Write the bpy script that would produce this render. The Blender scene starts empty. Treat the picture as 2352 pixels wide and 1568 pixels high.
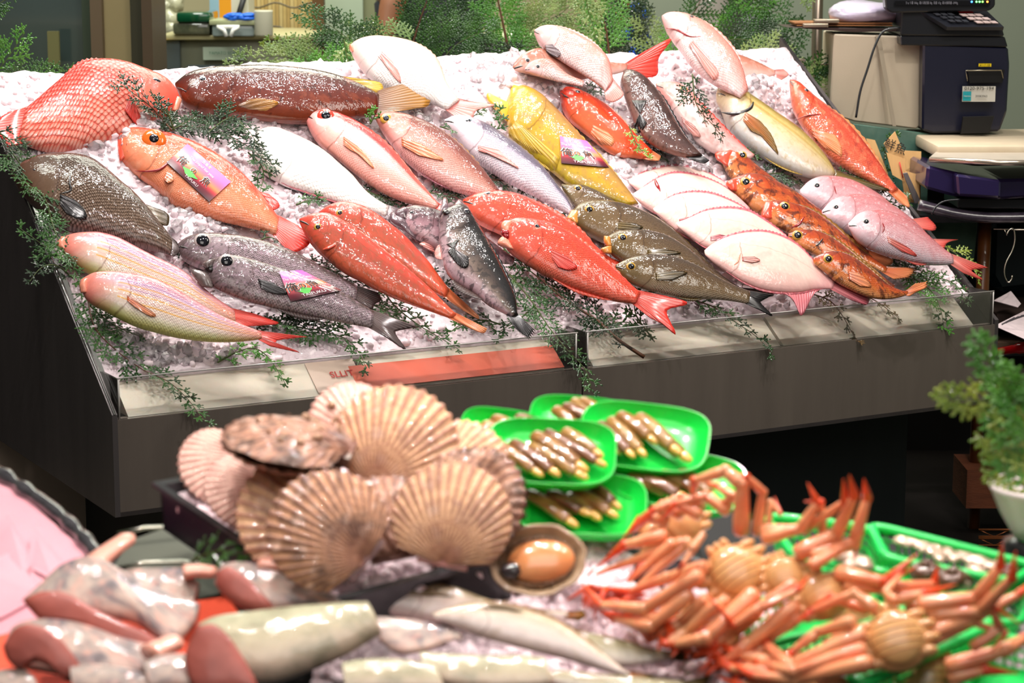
import bpy, bmesh, math, random
import numpy as np
from mathutils import Vector, Matrix, Quaternion
random.seed(7); rng = np.random.default_rng(7)
C = bpy.context.scene.collection
# ------------------------------------------------------------------ camera, world, exposure
FPX, PITCH, CX, CY = 5200.0, math.radians(10.4), 1176.0, 784.0
cam_d = bpy.data.cameras.new('camera'); cam = bpy.data.objects.new('camera', cam_d); C.objects.link(cam)
cam.location = (0, 0, 1.7); cam.rotation_euler = (math.pi/2-PITCH, 0, 0)
cam_d.sensor_width = 36; cam_d.lens = FPX/2352*36; cam_d.clip_start = .1; cam_d.clip_end = 60
cam_d.dof.use_dof = True; cam_d.dof.focus_distance = 5.45; cam_d.dof.aperture_fstop = 6.0
sc = bpy.context.scene; sc.camera = cam
sc.view_settings.view_transform = 'Standard'; sc.view_settings.look = 'None'
sc.view_settings.gamma = 1; sc.view_settings.exposure = 0.0; sc.view_settings.use_curve_mapping = False
sc.cycles.max_bounces = 6; sc.cycles.transparent_max_bounces = 8; sc.cycles.transmission_bounces = 4
sc.cycles.glossy_bounces = 3; sc.cycles.diffuse_bounces = 2; sc.cycles.caustics_reflective = False; sc.cycles.caustics_refractive = False
sc.cycles.use_denoising = True; sc.cycles.use_adaptive_sampling = True; sc.cycles.adaptive_threshold = .02
w = bpy.data.worlds.new('world'); sc.world = w; w.use_nodes = True
w.node_tree.nodes['Background'].inputs[0].default_value = (.80, .74, .68, 1)
w.node_tree.nodes['Background'].inputs[1].default_value = 0.24
def lamp(kind, loc, target, power, color, size=.03, spot=70, name='lamp', blend=.6, size_y=None):
    d = bpy.data.lights.new(name, kind); o = bpy.data.objects.new(name, d); C.objects.link(o)
    o.location = loc; d.energy = power; d.color = color
    o.rotation_euler = (Vector(target)-Vector(loc)).to_track_quat('-Z', 'Y').to_euler()
    if kind == 'AREA':
        d.size = size
        if size_y: d.shape = 'RECTANGLE'; d.size_y = size_y
    else: d.shadow_soft_size = size
    if kind == 'SPOT': d.spot_size = math.radians(spot); d.spot_blend = blend
    return o
# ------------------------------------------------------------------ frame of the place: the counter stands at an angle to the camera
V = Vector
RR, FF, UU = V((1,0,0)), V((0,math.cos(PITCH),-math.sin(PITCH))), V((0,math.sin(PITCH),math.cos(PITCH)))
CAM = V((0,0,1.7))
def ray(x, y): return FF + RR*((x-CX)/FPX) - UU*((y-CY)/FPX)
def at(x, y, D): return CAM + ray(x, y)*D
def onz(x, y, z):
    r = ray(x, y); return CAM + r*((z-CAM.z)/r.z)
C0 = V((-.845, 4.74, .6584)); CU = V((math.cos(math.radians(29.11)), math.sin(math.radians(29.11)), 0)); CV = V((-CU.y, CU.x, 0)); CL = 2.436
TH = math.radians(35.5); CW = CV*math.cos(TH)+V((0,0,1))*math.sin(TH); CN = CU.cross(CW).normalized()   # the tilted ice bed
def onbed(x, y, h=0.0):
    r = ray(x, y); P0 = C0+CN*h
    return CAM + r*((P0-CAM).dot(CN)/r.dot(CN))
def onplane(x, y, P0, n):
    r = ray(x, y); return CAM + r*((P0-CAM).dot(n)/r.dot(n))
def bedxyz(u, w_, h=0): return C0+CU*u+CW*w_+CN*h
def bedc(P): d = P-C0; return d.dot(CU), d.dot(CW), d.dot(CN)
def cnt(u, v, z): p = C0+CU*u+CV*v; return V((p.x, p.y, z))
LAMP = (1, .93, .90)
for i, (u_, w_) in enumerate([(.15,.25),(.15,.75),(.6,.45),(.65,.95),(1.05,.25),(1.1,.75),(1.5,.5),(1.55,1.05),(1.95,.3),(2.0,.8),(2.35,.5),(2.3,1.15)]):   # track lamps right above the fish
    p = bedxyz(u_, w_); lamp('SPOT', (p.x, p.y+.22, p.z+1.9), p, 30, LAMP, .03, 66, 'bed_spot')
for u_ in (.1,.8,1.5,2.3):   # fill spots added on the customer side, out of view
    p = bedxyz(u_, .55); lamp('SPOT', (p.x+.3, p.y-1.3, 2.95), p, 44, LAMP, .03, 62, 'front_fill')
for x, y in [(-.85,2.5),(-.35,2.45),(.1,2.75),(.5,2.6),(.95,2.7),(-.1,3.1),(.45,3.2)]:
    lamp('SPOT', (x, y+.12, 2.45), (x, y-.02, .85), 40, (1,.90,.85), .025, 80, 'table_spot')
lamp('AREA', (-1.3, 5.5, 3.4), (-1.3, 7.4, 1.5), 32, (.97,1,.9), .8, name='cabinet_fill')  # added fill, unseen, to brighten the cabinet fronts
lamp('AREA', (.2, .6, 3.6), (.2, 5, .6), 42, (1,.94,.88), 2.2, name='hall_fill')  # soft fill added from the camera side, for the hall's other lamps
lamp('AREA', (-.6, 8.2, 3.6), (-.4, 8.4, 0), 130, (.98,1,.86), 2.4, name='kitchen_light')
lamp('AREA', (1.7, 4.7, 2.9), (1.5, 6.6, .9), 26, (1,.95,.85), 1.0, name='scale_fill')  # unseen fill added to lift the dark area around the scales
# ------------------------------------------------------------------ helpers
def srgb(c):
    if isinstance(c, str):
        c = c.lstrip('#'); c = [int(c[i:i+2], 16)/255 for i in (0,2,4)]
    elif max(c) > 1.01: c = [k/255 for k in c]
    return tuple([(k/12.92 if k <= .04045 else ((k+.055)/1.055)**2.4) for k in c[:3]]+[1])
def newmat(name):
    m = bpy.data.materials.new(name); m.use_nodes = True
    nt = m.node_tree; return m, nt, nt.nodes['Principled BSDF']
class G:
    """small node graph writer"""
    def __init__(s, nt): s.nt = nt
    def n(s, t, **k):
        x = s.nt.nodes.new(t)
        for a, b in k.items(): setattr(x, a, b)
        return x
    def l(s, a, b): s.nt.links.new(a, b)
    def put(s, sock, v):
        if hasattr(v, 'is_linked') or isinstance(v, bpy.types.NodeSocket): s.l(v, sock)
        elif isinstance(v, (int, float)) and sock.type in ('RGBA',): sock.default_value = (v,v,v,1)
        else: sock.default_value = v
    def math(s, op, a, b=0, c=None, clamp=False):
        x = s.n('ShaderNodeMath', operation=op); x.use_clamp = clamp
        s.put(x.inputs[0], a); s.put(x.inputs[1], b)
        if c is not None: s.put(x.inputs[2], c)
        return x.outputs[0]
    def mix(s, f, a, b, mode='MIX'):
        x = s.n('ShaderNodeMix', data_type='RGBA', blend_type=mode)
        s.put(x.inputs[0], f); s.put(x.inputs[6], a); s.put(x.inputs[7], b); return x.outputs[2]
    def ramp(s, f, stops, interp='LINEAR'):
        x = s.n('ShaderNodeValToRGB'); x.color_ramp.interpolation = interp; e = x.color_ramp.elements
        while len(e) < len(stops): e.new(.5)
        for i, (p, c) in enumerate(stops):
            e[i].position = p; e[i].color = c if len(c) == 4 else (*c, 1)
        s.l(f, x.inputs[0]); return x.outputs[0]
    def noise(s, vec, scale, detail=3, rough=.55, dist=0):
        x = s.n('ShaderNodeTexNoise'); s.l(vec, x.inputs['Vector'])
        x.inputs['Scale'].default_value = scale; x.inputs['Detail'].default_value = detail; x.inputs['Roughness'].default_value = rough; x.inputs['Distortion'].default_value = dist
        return x.outputs['Fac']
    def vor(s, vec, scale, rnd=1, feature='F1'):
        x = s.n('ShaderNodeTexVoronoi', feature=feature); s.l(vec, x.inputs['Vector'])
        x.inputs['Scale'].default_value = scale; x.inputs['Randomness'].default_value = rnd; return x
    def obj(s): return s.n('ShaderNodeTexCoord').outputs['Object']
    def bump(s, h, strength=.3, dist=.002, normal=None):
        x = s.n('ShaderNodeBump'); x.inputs['Strength'].default_value = strength; x.inputs['Distance'].default_value = dist
        s.l(h, x.inputs['Height'])
        if normal is not None: s.l(normal, x.inputs['Normal'])
        return x.outputs[0]
W0 = (1,1,1,1); K0 = (0,0,0,1)
def mat(name, col, rough=.5, metal=0, noise=0, nscale=30, col2=None, bump=0, bscale=80, coat=0, trans=0, ior=1.45, sss=0, emit=0, spec=.5, coatr=.06, stretch=None, bdist=.002):
    if name in bpy.data.materials: return bpy.data.materials[name]
    m, nt, b = newmat(name); g = G(nt); c = srgb(col)
    b.inputs['Base Color'].default_value = c; b.inputs['Roughness'].default_value = rough; b.inputs['Metallic'].default_value = metal
    b.inputs['Coat Weight'].default_value = coat; b.inputs['Coat Roughness'].default_value = coatr
    b.inputs['Transmission Weight'].default_value = trans; b.inputs['IOR'].default_value = ior
    b.inputs['Specular IOR Level'].default_value = spec
    if sss: b.inputs['Subsurface Weight'].default_value = sss; b.inputs['Subsurface Radius'].default_value = (.012,.006,.004); b.inputs['Subsurface Scale'].default_value = 1
    if emit: b.inputs['Emission Color'].default_value = c; b.inputs['Emission Strength'].default_value = emit
    vec = None
    if noise or bump:
        vec = g.obj()
        if stretch:
            mp = g.n('ShaderNodeMapping'); g.l(vec, mp.inputs[0]); mp.inputs['Scale'].default_value = stretch; vec = mp.outputs[0]
    if noise:
        c2 = srgb(col2) if col2 else tuple([k*.5 for k in c[:3]]+[1])
        f = g.noise(vec, nscale, 5)
        f = g.ramp(f, [(.5-.28*(1-noise/2), K0), (.5+.28, W0)])
        g.l(g.mix(g.math('MULTIPLY', f, noise), c, c2), b.inputs['Base Color'])
    if bump: g.l(g.bump(g.noise(vec, bscale, 4), bump, bdist), b.inputs['Normal'])
    return m
def tag(o, label=None, cat=None, group=None, kind=None):
    if label: o['label'] = label
    if cat: o['category'] = cat
    if group: o['group'] = group
    if kind: o['kind'] = kind
    return o
def empty(name, loc, label=None, cat=None, group=None, kind=None, M=None):
    o = bpy.data.objects.new(name, None); C.objects.link(o); o.empty_display_size = .05
    if M is not None: o.matrix_world = M
    o.location = loc; LOC[o.name] = M if M is not None else Matrix.Translation(loc)
    if M is not None: LOC[o.name] = Matrix.Translation(V(loc)) @ M.to_3x3().to_4x4()
    return tag(o, label, cat, group, kind)
LOC = {}
def mesh(name, vs, fs, material, parent=None, smooth=True, uvs=None, label=None, cat=None, group=None, kind=None, mats=None, fm=None, auto=None, recalc=True):
    """vs are world coordinates; stored local to the parent thing (or to their own centre)"""
    vs = [V(v) for v in vs]
    if parent is not None:
        Mi = LOC[parent.name].inverted(); org = None
        lv = [Mi @ v for v in vs]; LOCM = LOC[parent.name]
    else:
        org = V((0,0,0))
        for v in vs: org += v
        org = org/len(vs); org.z = min(v.z for v in vs)
        lv = [v-org for v in vs]; LOCM = Matrix.Translation(org)
    me = bpy.data.meshes.new(name); me.from_pydata([tuple(v) for v in lv], [], fs); me.update()
    if recalc:
        bm = bmesh.new(); bm.from_mesh(me); bmesh.ops.recalc_face_normals(bm, faces=bm.faces); bm.to_mesh(me); bm.free()
    if smooth: me.polygons.foreach_set('use_smooth', [True]*len(me.polygons))
    if auto: 
        me.set_sharp_from_angle(angle=math.radians(auto))
    if uvs:
        for un, ua in uvs.items():
            lay = me.uv_layers.new(name=un); flat = []
            for f in me.polygons:
                for li in f.loop_indices:
                    a = ua[me.loops[li].vertex_index]; flat += [a[0], a[1]]
            lay.data.foreach_set('uv', flat)
    for mm in (mats or [material]): me.materials.append(mm)
    if fm is not None: me.polygons.foreach_set('material_index', fm)
    o = bpy.data.objects.new(name, me); C.objects.link(o)
    if parent is not None: o.parent = parent
    else: o.location = org
    LOC[o.name] = LOCM
    return tag(o, label, cat, group, kind)
class MB:
    def __init__(s): s.v = []; s.f = []; s.m = []
    def add(s, vs, fs, mi=0):
        k = len(s.v); s.v += [V(v) for v in vs]; s.f += [tuple(i+k for i in f) for f in fs]; s.m += [mi]*len(fs); return s
    def box(s, c, X, Y, Z, mi=0, bev=0):
        c = V(c); X = V(X)/2; Y = V(Y)/2; Z = V(Z)/2
        bm = bmesh.new(); vv = [bm.verts.new((a,b,d)) for a in (-1,1) for b in (-1,1) for d in (-1,1)]
        for f in [(0,1,3,2),(4,6,7,5),(0,4,5,1),(2,3,7,6),(0,2,6,4),(1,5,7,3)]: bm.faces.new([vv[i] for i in f])
        if bev:
            L = (X.length, Y.length, Z.length)
            for v in bm.verts: v.co = V((v.co.x*L[0], v.co.y*L[1], v.co.z*L[2]))
            bmesh.ops.bevel(bm, geom=list(bm.edges), offset=bev, segments=2, affect='EDGES', profile=.5)
            for v in bm.verts: v.co = V((v.co.x/L[0], v.co.y/L[1], v.co.z/L[2]))
        bm.verts.index_update()
        s.add([c+X*v.co.x+Y*v.co.y+Z*v.co.z for v in bm.verts], [[v.index for v in f.verts] for f in bm.faces], mi); bm.free(); return s
    def prism(s, pts, d, mi=0):
        """pts closed outline, extruded by vector d"""
        n = len(pts); d = V(d); s.add(list(pts)+[V(p)+d for p in pts], [tuple(range(n))[::-1], tuple(range(n,2*n))]+[(i,(i+1)%n,n+(i+1)%n,n+i) for i in range(n)], mi); return s
    def tube(s, pts, r, n=8, mi=0, caps=True, flat=1.0, up=None):
        pts = [V(p) for p in pts]; k = len(pts); rs = r if hasattr(r, '__len__') else [r]*k
        T = [(pts[min(i+1,k-1)]-pts[max(i-1,0)]).normalized() for i in range(k)]
        a = up or (V((0,0,1)) if abs(T[0].z) < .9 else V((1,0,0)))
        vs = []; 
        for i in range(k):
            b = T[i].cross(a).normalized(); a2 = b.cross(T[i]).normalized(); a = a2
            for j in range(n):
                t = 2*math.pi*j/n; vs.append(pts[i]+(b*math.cos(t)+a2*math.sin(t)*flat)*rs[i])
        fs = [(i*n+j, i*n+(j+1)%n, (i+1)*n+(j+1)%n, (i+1)*n+j) for i in range(k-1) for j in range(n)]
        if caps: fs += [tuple(range(n))[::-1], tuple(range((k-1)*n, k*n))]
        s.add(vs, fs, mi); return s
    def lathe(s, c, prof, n=24, axis=None, mi=0, X=None):
        """prof list of (r, h) along axis"""
        A = V(axis or (0,0,1)).normalized(); Xv = V(X) if X else (V((1,0,0)) if abs(A.x) < .9 else V((0,1,0))); Xv = (Xv-A*Xv.dot(A)).normalized(); Y = A.cross(Xv)
        vs = [V(c)+A*h+(Xv*math.cos(2*math.pi*j/n)+Y*math.sin(2*math.pi*j/n))*r for r, h in prof for j in range(n)]
        k = len(prof); fs = [(i*n+j, i*n+(j+1)%n, (i+1)*n+(j+1)%n, (i+1)*n+j) for i in range(k-1) for j in range(n)]
        if prof[0][0] > 1e-6: fs.append(tuple(range(n))[::-1])
        if prof[-1][0] > 1e-6: fs.append(tuple(range((k-1)*n, k*n)))
        s.add(vs, fs, mi); return s
    def ell(s, c, X, Y, Z, n=14, m=8, mi=0, noise=0):
        c, X, Y, Z = V(c), V(X), V(Y), V(Z); vs = [c-Z]
        for i in range(1, m):
            ph = math.pi*i/m
            for j in range(n):
                t = 2*math.pi*j/n; q = 1+(random.uniform(-noise, noise) if noise else 0)
                vs.append(c+(X*math.cos(t)*math.sin(ph)+Y*math.sin(t)*math.sin(ph)-Z*math.cos(ph))*q)
        vs.append(c+Z); L = len(vs)-1
        fs = [(0, 1+(j+1)%n, 1+j) for j in range(n)]+[(1+i*n+j, 1+i*n+(j+1)%n, 1+(i+1)*n+(j+1)%n, 1+(i+1)*n+j) for i in range(m-2) for j in range(n)]+[(L, 1+(m-2)*n+j, 1+(m-2)*n+(j+1)%n) for j in range(n)]
        s.add(vs, fs, mi); return s
    def build(s, name, material, parent=None, smooth=True, **k):
        if isinstance(material, (list, tuple)): return mesh(name, s.v, s.f, None, parent, smooth, mats=list(material), fm=s.m, **k)
        return mesh(name, s.v, s.f, material, parent, smooth, **k)
def catmull(pts, n, loop=False):
    """resample vectors by arc length after a catmull-rom pass"""
    P = [np.array(p, float) for p in pts]; out = []
    m = len(P)
    for i in range(m-1):
        p0 = P[max(i-1,0)]; p1 = P[i]; p2 = P[i+1]; p3 = P[min(i+2,m-1)]
        if i == 0: p0 = 2*p1-p2
        if i == m-2: p3 = 2*p2-p1
        for k in range(12):
            t = k/12; out.append(.5*((2*p1)+(-p0+p2)*t+(2*p0-5*p1+4*p2-p3)*t*t+(-p0+3*p1-3*p2+p3)*t**3))
    out.append(P[-1]); out = np.array(out)
    d = np.concatenate([[0], np.cumsum(np.linalg.norm(np.diff(out, axis=0), axis=1))])
    tt = np.linspace(0, d[-1], n); return np.stack([np.interp(tt, d, out[:,k]) for k in range(out.shape[1])], 1)
def lin(pts, n):
    P = np.array([list(p) for p in pts], float); d = np.concatenate([[0], np.cumsum(np.linalg.norm(np.diff(P, axis=0), axis=1))])
    tt = np.linspace(0, d[-1], n); return np.stack([np.interp(tt, d, P[:,k]) for k in range(P.shape[1])], 1)
# ------------------------------------------------------------------ fish skin
def skin(name, stops, scale=0, sdark=.35, spots=None, spots2=None, head=None, rough=.3, coat=.8, stripes=None, wob=.05, sbump=.5, tail=None, belly_spec=None, sss=.10, sline=None, crease=.6, gpos=.265, latline=.35, gam=1.14):
    """stops: colours from the back (0) to the belly (1)"""
    if name in bpy.data.materials: return bpy.data.materials[name]
    m, nt, b = newmat(name); g = G(nt)
    uv = g.n('ShaderNodeUVMap', uv_map='uv').outputs[0]; sp = g.n('ShaderNodeSeparateXYZ'); g.l(uv, sp.inputs[0]); u, v = sp.outputs[0], sp.outputs[1]
    mt = g.n('ShaderNodeUVMap', uv_map='metric').outputs[0]
    nz = g.noise(mt, 25, 3)
    vv = g.math('ADD', v, g.math('MULTIPLY', g.math('SUBTRACT', nz, .5), wob*2))
    col = g.ramp(vv, [(p, srgb(c)) for p, c in stops])
    if stripes:
        for (v0, wd, c, amt) in stripes:
            f = g.math('SUBTRACT', 1, g.math('DIVIDE', g.math('ABSOLUTE', g.math('SUBTRACT', v, v0)), wd), clamp=True)
            if True: f = g.math('MULTIPLY', g.math('MULTIPLY', f, amt), g.math('GREATER_THAN', u, .2))
            col = g.mix(f, col, srgb(c))
    if head:
        he, hc, amt = head
        f = g.math('MULTIPLY', g.math('SUBTRACT', 1, g.math('DIVIDE', g.math('ADD', u, g.math('MULTIPLY', g.math('SUBTRACT', nz, .5), .08)), he), clamp=True), 1.6*amt, clamp=True)
        col = g.mix(f, col, srgb(hc))
    if tail:
        ts, tc, amt = tail
        f = g.math('MULTIPLY', g.math('DIVIDE', g.math('SUBTRACT', u, ts), 1-ts, clamp=True), amt); col = g.mix(f, col, srgb(tc))
    for q in (spots, spots2):
        if q:
            sc_, c, lo, hi, amt = q
            f = g.ramp(g.noise(mt, sc_*1.7, 4, .6, .4), [(lo, K0), (hi, W0)]); col = g.mix(g.math('MULTIPLY', f, amt), col, srgb(c))
    fine = g.noise(mt, 420, 3); med = g.noise(mt, 70, 4, .6)
    col = g.mix(g.math('MULTIPLY', g.math('SUBTRACT', med, .35, clamp=True), .5), col, g.mix(1, col, (.45,.4,.4,1), 'MULTIPLY'))
    h = g.math('ADD', g.math('MULTIPLY', fine, .15), g.math('MULTIPLY', med, .6))
    if scale:
        mp = g.n('ShaderNodeMapping'); g.l(mt, mp.inputs[0]); mp.inputs['Rotation'].default_value = (0,0,math.radians(45)); mp.inputs['Scale'].default_value = (1/scale,)*3
        vo = g.vor(mp.outputs[0], 1, .22); d = vo.outputs['Distance']
        mask = g.math('MULTIPLY', g.math('SUBTRACT', u, .24), 14, clamp=True)
        e = g.math('MULTIPLY', g.ramp(d, [(.38, K0), (.62, W0)]), mask)
        lt = g.math('MULTIPLY', g.ramp(d, [(.0, W0), (.42, K0)]), mask)
        if sline: col = g.mix(g.math('MULTIPLY', e, sdark), col, srgb(sline))
        else: col = g.mix(g.math('MULTIPLY', e, sdark), col, g.mix(1, col, (.3,.25,.25,1), 'MULTIPLY'))
        col = g.mix(g.math('MULTIPLY', lt, sdark*.45), col, (1,.93,.9,1))
        h = g.math('ADD', h, g.math('MULTIPLY', g.math('SUBTRACT', 1, e), sbump*3))
    v2 = g.math('POWER', g.math('ABSOLUTE', g.math('SUBTRACT', g.math('MULTIPLY', v, 2), 1)), 2)
    if crease:
        uw = g.math('ADD', u, g.math('MULTIPLY', g.math('SUBTRACT', nz, .5), .05))
        for (ga, wd, am, lo) in ((gpos, .007, crease, .12), (gpos*.66, .006, crease*.3, .35)):
            dd = g.math('ABSOLUTE', g.math('SUBTRACT', uw, g.math('SUBTRACT', ga, g.math('MULTIPLY', v2, .07))))
            ln = g.math('MULTIPLY', g.math('SUBTRACT', 1, g.math('DIVIDE', dd, wd), clamp=True), g.math('GREATER_THAN', v, lo))
            col = g.mix(g.math('MULTIPLY', ln, am), col, g.mix(1, col, (.30,.18,.16,1), 'MULTIPLY'))
    if latline:
        dl = g.math('ABSOLUTE', g.math('SUBTRACT', vv, g.math('ADD', .26, g.math('MULTIPLY', u, .2))))
        ln = g.math('MULTIPLY', g.math('SUBTRACT', 1, g.math('DIVIDE', dl, .012), clamp=True), g.math('GREATER_THAN', u, gpos)); col = g.mix(g.math('MULTIPLY', ln, latline), col, g.mix(1, col, (.45,.35,.32,1), 'MULTIPLY'))
    gm = g.n('ShaderNodeGamma'); gm.inputs[1].default_value = gam; g.l(col, gm.inputs[0]); hs_ = g.n('ShaderNodeHueSaturation'); hs_.inputs['Saturation'].default_value = 1.0; g.l(gm.outputs[0], hs_.inputs['Color']); col = hs_.outputs[0]
    g.l(col, b.inputs['Base Color'])
    b.inputs['Roughness'].default_value = rough; b.inputs['Coat Weight'].default_value = coat; b.inputs['Coat Roughness'].default_value = .05
    b.inputs['Specular IOR Level'].default_value = .18; b.inputs['Roughness'].default_value = rough+.2
    if sss: b.inputs['Subsurface Weight'].default_value = sss; b.inputs['Subsurface Radius'].default_value = (.01,.005,.004); b.inputs['Subsurface Scale'].default_value = 1
    nb = g.bump(h, .55, .0014); g.l(nb, b.inputs['Normal'])
    wet = g.bump(g.math('ADD', g.noise(mt, 55, 2, .5), g.math('MULTIPLY', g.noise(mt, 170, 1), .25)), .75, .0028); g.l(wet, b.inputs['Coat Normal'])
    return m
def finmat(name, col, col2=None, alpha=.0):
    if name in bpy.data.materials: return bpy.data.materials[name]
    m, nt, b = newmat(name); g = G(nt)
    uv = g.n('ShaderNodeUVMap', uv_map='uv').outputs[0]; sp = g.n('ShaderNodeSeparateXYZ'); g.l(uv, sp.inputs[0])
    wv = g.math('ABSOLUTE', g.math('SINE', g.math('MULTIPLY', sp.outputs[1], 3.14159*15)))
    c = g.mix(sp.outputs[0], srgb(col), srgb(col2 or col))
    c = g.mix(g.math('MULTIPLY', g.math('SUBTRACT', 1, wv), .4), c, g.mix(1, c, (.35,.3,.3,1), 'MULTIPLY'))
    g.l(c, b.inputs['Base Color']); b.inputs['Roughness'].default_value = .3; b.inputs['Coat Weight'].default_value = .35; b.inputs['Coat Roughness'].default_value = .15
    b.inputs['Subsurface Weight'].default_value = .1; b.inputs['Subsurface Radius'].default_value = (.006,.003,.002); b.inputs['Subsurface Scale'].default_value = 1
    g.l(g.bump(wv, .8, .0012), b.inputs['Normal']); return m
PUP = mat('eye_pupil', (14,14,24), .06, coat=1); 
EYEW = {k: mat('eye_'+k, c, .15, coat=1) for k, c in dict(white=(196,184,182), gold=(196,150,60), red=(215,70,55), orange=(235,110,35), dull=(150,160,170), dark=(60,50,55), pinkish=(225,150,150)).items()}
CR = dict(S=(0,0,1), A=(0,100,2.904), B=(600,60,2.904), C=(1100,20,2.904), D=(1552,0,2.904), E=(0,450,2.904), F=(700,420,2.904), G=(1250,360,2.904), H=(1800,360,2.904), I=(1300,1050,2.2357), J=(350,880,2.6133), K=(1000,880,3.0157), L=(0,1050,2.6133), M=(700,1250,2.352))
def S(cr, p): o = CR[cr]; return (o[0]+p[0]/o[2], o[1]+p[1]/o[2])
FISH = []
def auto_mouths():
    for f in FISH:
        if any(c.name.split('.')[0] in ('jaw','lips','mouth','mouth_line','upper_jaw','upper_lip','lower_lip') for c in f.o.children) or f.o.name.startswith('salmon') or 'flatfish' in f.o.get('label',''): continue
        P = []
        for q in range(7):
            u_ = .005+.075*q/6; r = min(f.rows, key=lambda r: abs(r[4]-u_)); c, e, a, b, _ = r; al = math.acos(1-2*(.56+.10*q/6)); P.append(c+e*math.cos(al)+f.nn*(b*math.sin(al)**.86*1.0))
        MB().tube(P, [.0004+.0022*min(1, f.L/.35)*math.sin(math.pi*(.25+.7*i/6)) for i in range(7)], 6, flat=.5, up=f.nn).build('mouth_line', m_dark, f.o)
class Fish:
    """a fish body lofted through its back and belly outline, lying on its side on a plane"""
    def __init__(s, cr, label, skinm, st, h=.03, tilt=8, k=.5, cat='fish', group=None, name='fish', plane=None, n=52, m=28, thing=None, capm=None, part='body', gill=.27, headflat=0, ridge=0):
        s.cr = cr; st = [(S(cr, (a,b)), S(cr, (c,d))) for a,b,c,d in st]
        T = catmull([p[0] for p in st], 200) ; B = catmull([p[1] for p in st], 200)
        # keep the pairs of stations together: interpolate on station index
        ni = len(st); tt = np.linspace(0, ni-1, 12*(ni-1)+1)
        T = s._cm([p[0] for p in st]); B = s._cm([p[1] for p in st])
        mid = (T+B)/2; d = np.concatenate([[0], np.cumsum(np.linalg.norm(np.diff(mid, axis=0), axis=1))]); 
        q = (1-np.cos(np.linspace(0, math.pi/2, n)*1.0))*0 + np.linspace(0,1,n)**1.15*d[-1]
        T = np.stack([np.interp(q, d, T[:,i]) for i in (0,1)], 1); B = np.stack([np.interp(q, d, B[:,i]) for i in (0,1)], 1)
        cen = mid[len(mid)//2]
        if plane: P0, nn = plane
        else:
            P0 = onbed(cen[0], cen[1], h); a0 = onbed(*mid[0], h); a1 = onbed(*mid[-1], h); ax = (a1-a0).normalized()
            dors = onbed(*T[n//2], h)-onbed(*B[n//2], h); ang = math.radians(tilt)*(1 if ax.cross(dors).dot(CN) > 0 else -1)
            nn = Quaternion(ax, -0.0)@CN; nn = Matrix.Rotation(ang, 3, ax) @ CN
            if nn.dot(ray(*cen)) > 0: nn = -nn
        s.P0, s.nn = P0, nn
        T3 = [onplane(x, y, P0, nn) for x, y in T]; B3 = [onplane(x, y, P0, nn) for x, y in B]
        cosa = abs(nn.dot(ray(*cen).normalized()))
        amax = max((a-b).length/2 for a, b in zip(T3, B3)); L = sum(((T3[i+1]+B3[i+1])-(T3[i]+B3[i])).length/2 for i in range(n-1))
        s.k = k; s.rows = []; vs = []; uvA = []; uvB = []; run = 0; prev = None
        corr = cosa/math.sqrt(cosa**2+(k*.9)**2*(1-cosa**2)); corr = 1-(1-corr)*.8
        for i in range(n):
            c = (T3[i]+B3[i])/2; e = (T3[i]-B3[i])/2*corr; a = e.length
            if prev is not None: run += (c-prev).length
            prev = c; u = run/L
            b = k*amax*(a/amax)**.75
            if capm is None: b *= min(1, .45+2.2*math.sqrt(max(u, 0)))*(1-.25*u)
            s.rows.append((c, e, a, b, u))
            for j in range(m):
                t = 2*math.pi*j/m; ct, st_ = math.cos(t), math.sin(t); vf = (1-ct)/2
                zz = b*math.copysign(abs(st_)**.86, st_)
                if gill and capm is None:
                    ug = gill-.07*((vf-.5)*2)**2; gg = 1/(1+math.exp((u-ug)*220)); zz *= 1+.10*gg*min(1, u/.1)
                    ug2 = ug*.66; zz *= 1+.035/(1+math.exp((u-ug2)*200))*min(1, u/.1)
                    zz *= 1-.10*math.exp(-((vf-.55)/.05)**2)*max(0, 1-u/.16)   # mouth line
                vs.append(c+e*ct+nn*zz); uvA.append((u, vf)); uvB.append((run, a*(1-ct)*1.1))
        fs = [(i*m+j, i*m+(j+1)%m, (i+1)*m+(j+1)%m, (i+1)*m+j) for i in range(n-1) for j in range(m)]
        fm = [0]*len(fs)
        if capm is None:
            c0 = s.rows[0][0]+(s.rows[0][0]-s.rows[1][0]).normalized()*s.rows[0][3]*.5; vs.append(c0); uvA.append((0,.5)); uvB.append((0,0)); kx = len(vs)-1
            fs += [(kx, (j+1)%m, j) for j in range(m)]; fs.append(tuple(range((n-1)*m, n*m))); fm += [0]*(m+1)
        else:
            for ring in (0, n-1):
                base = ring*m; c = s.rows[ring][0]; vs.append(c); uvA.append((.5,.5)); uvB.append((0,0)); kx = len(vs)-1
                r2 = []
                for j in range(m): 
                    pnt = c+(vs[base+j]-c)*.72; vs.append(pnt); uvA.append((.5,.5)); uvB.append((0,0)); r2.append(len(vs)-1)
                for j in range(m):
                    j2 = (j+1)%m; fs.append((base+j, base+j2, r2[j2], r2[j])); fs.append((r2[j], r2[j2], kx)); fm += [1, 1]
        s.T3, s.B3, s.n = T3, B3, n
        if thing is None:
            base = s.rows[n//2][0]-nn*s.rows[n//2][3]
            s.o = empty(name, base, label, cat, group)
        else: s.o = thing
        s.body = mesh(part, vs, fs, None, s.o, True, {'uv': uvA, 'metric': uvB}, mats=[skinm]+([capm] if capm else []), fm=fm)
        s.L = L; s.amax = amax
        FISH.append(s)
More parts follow.
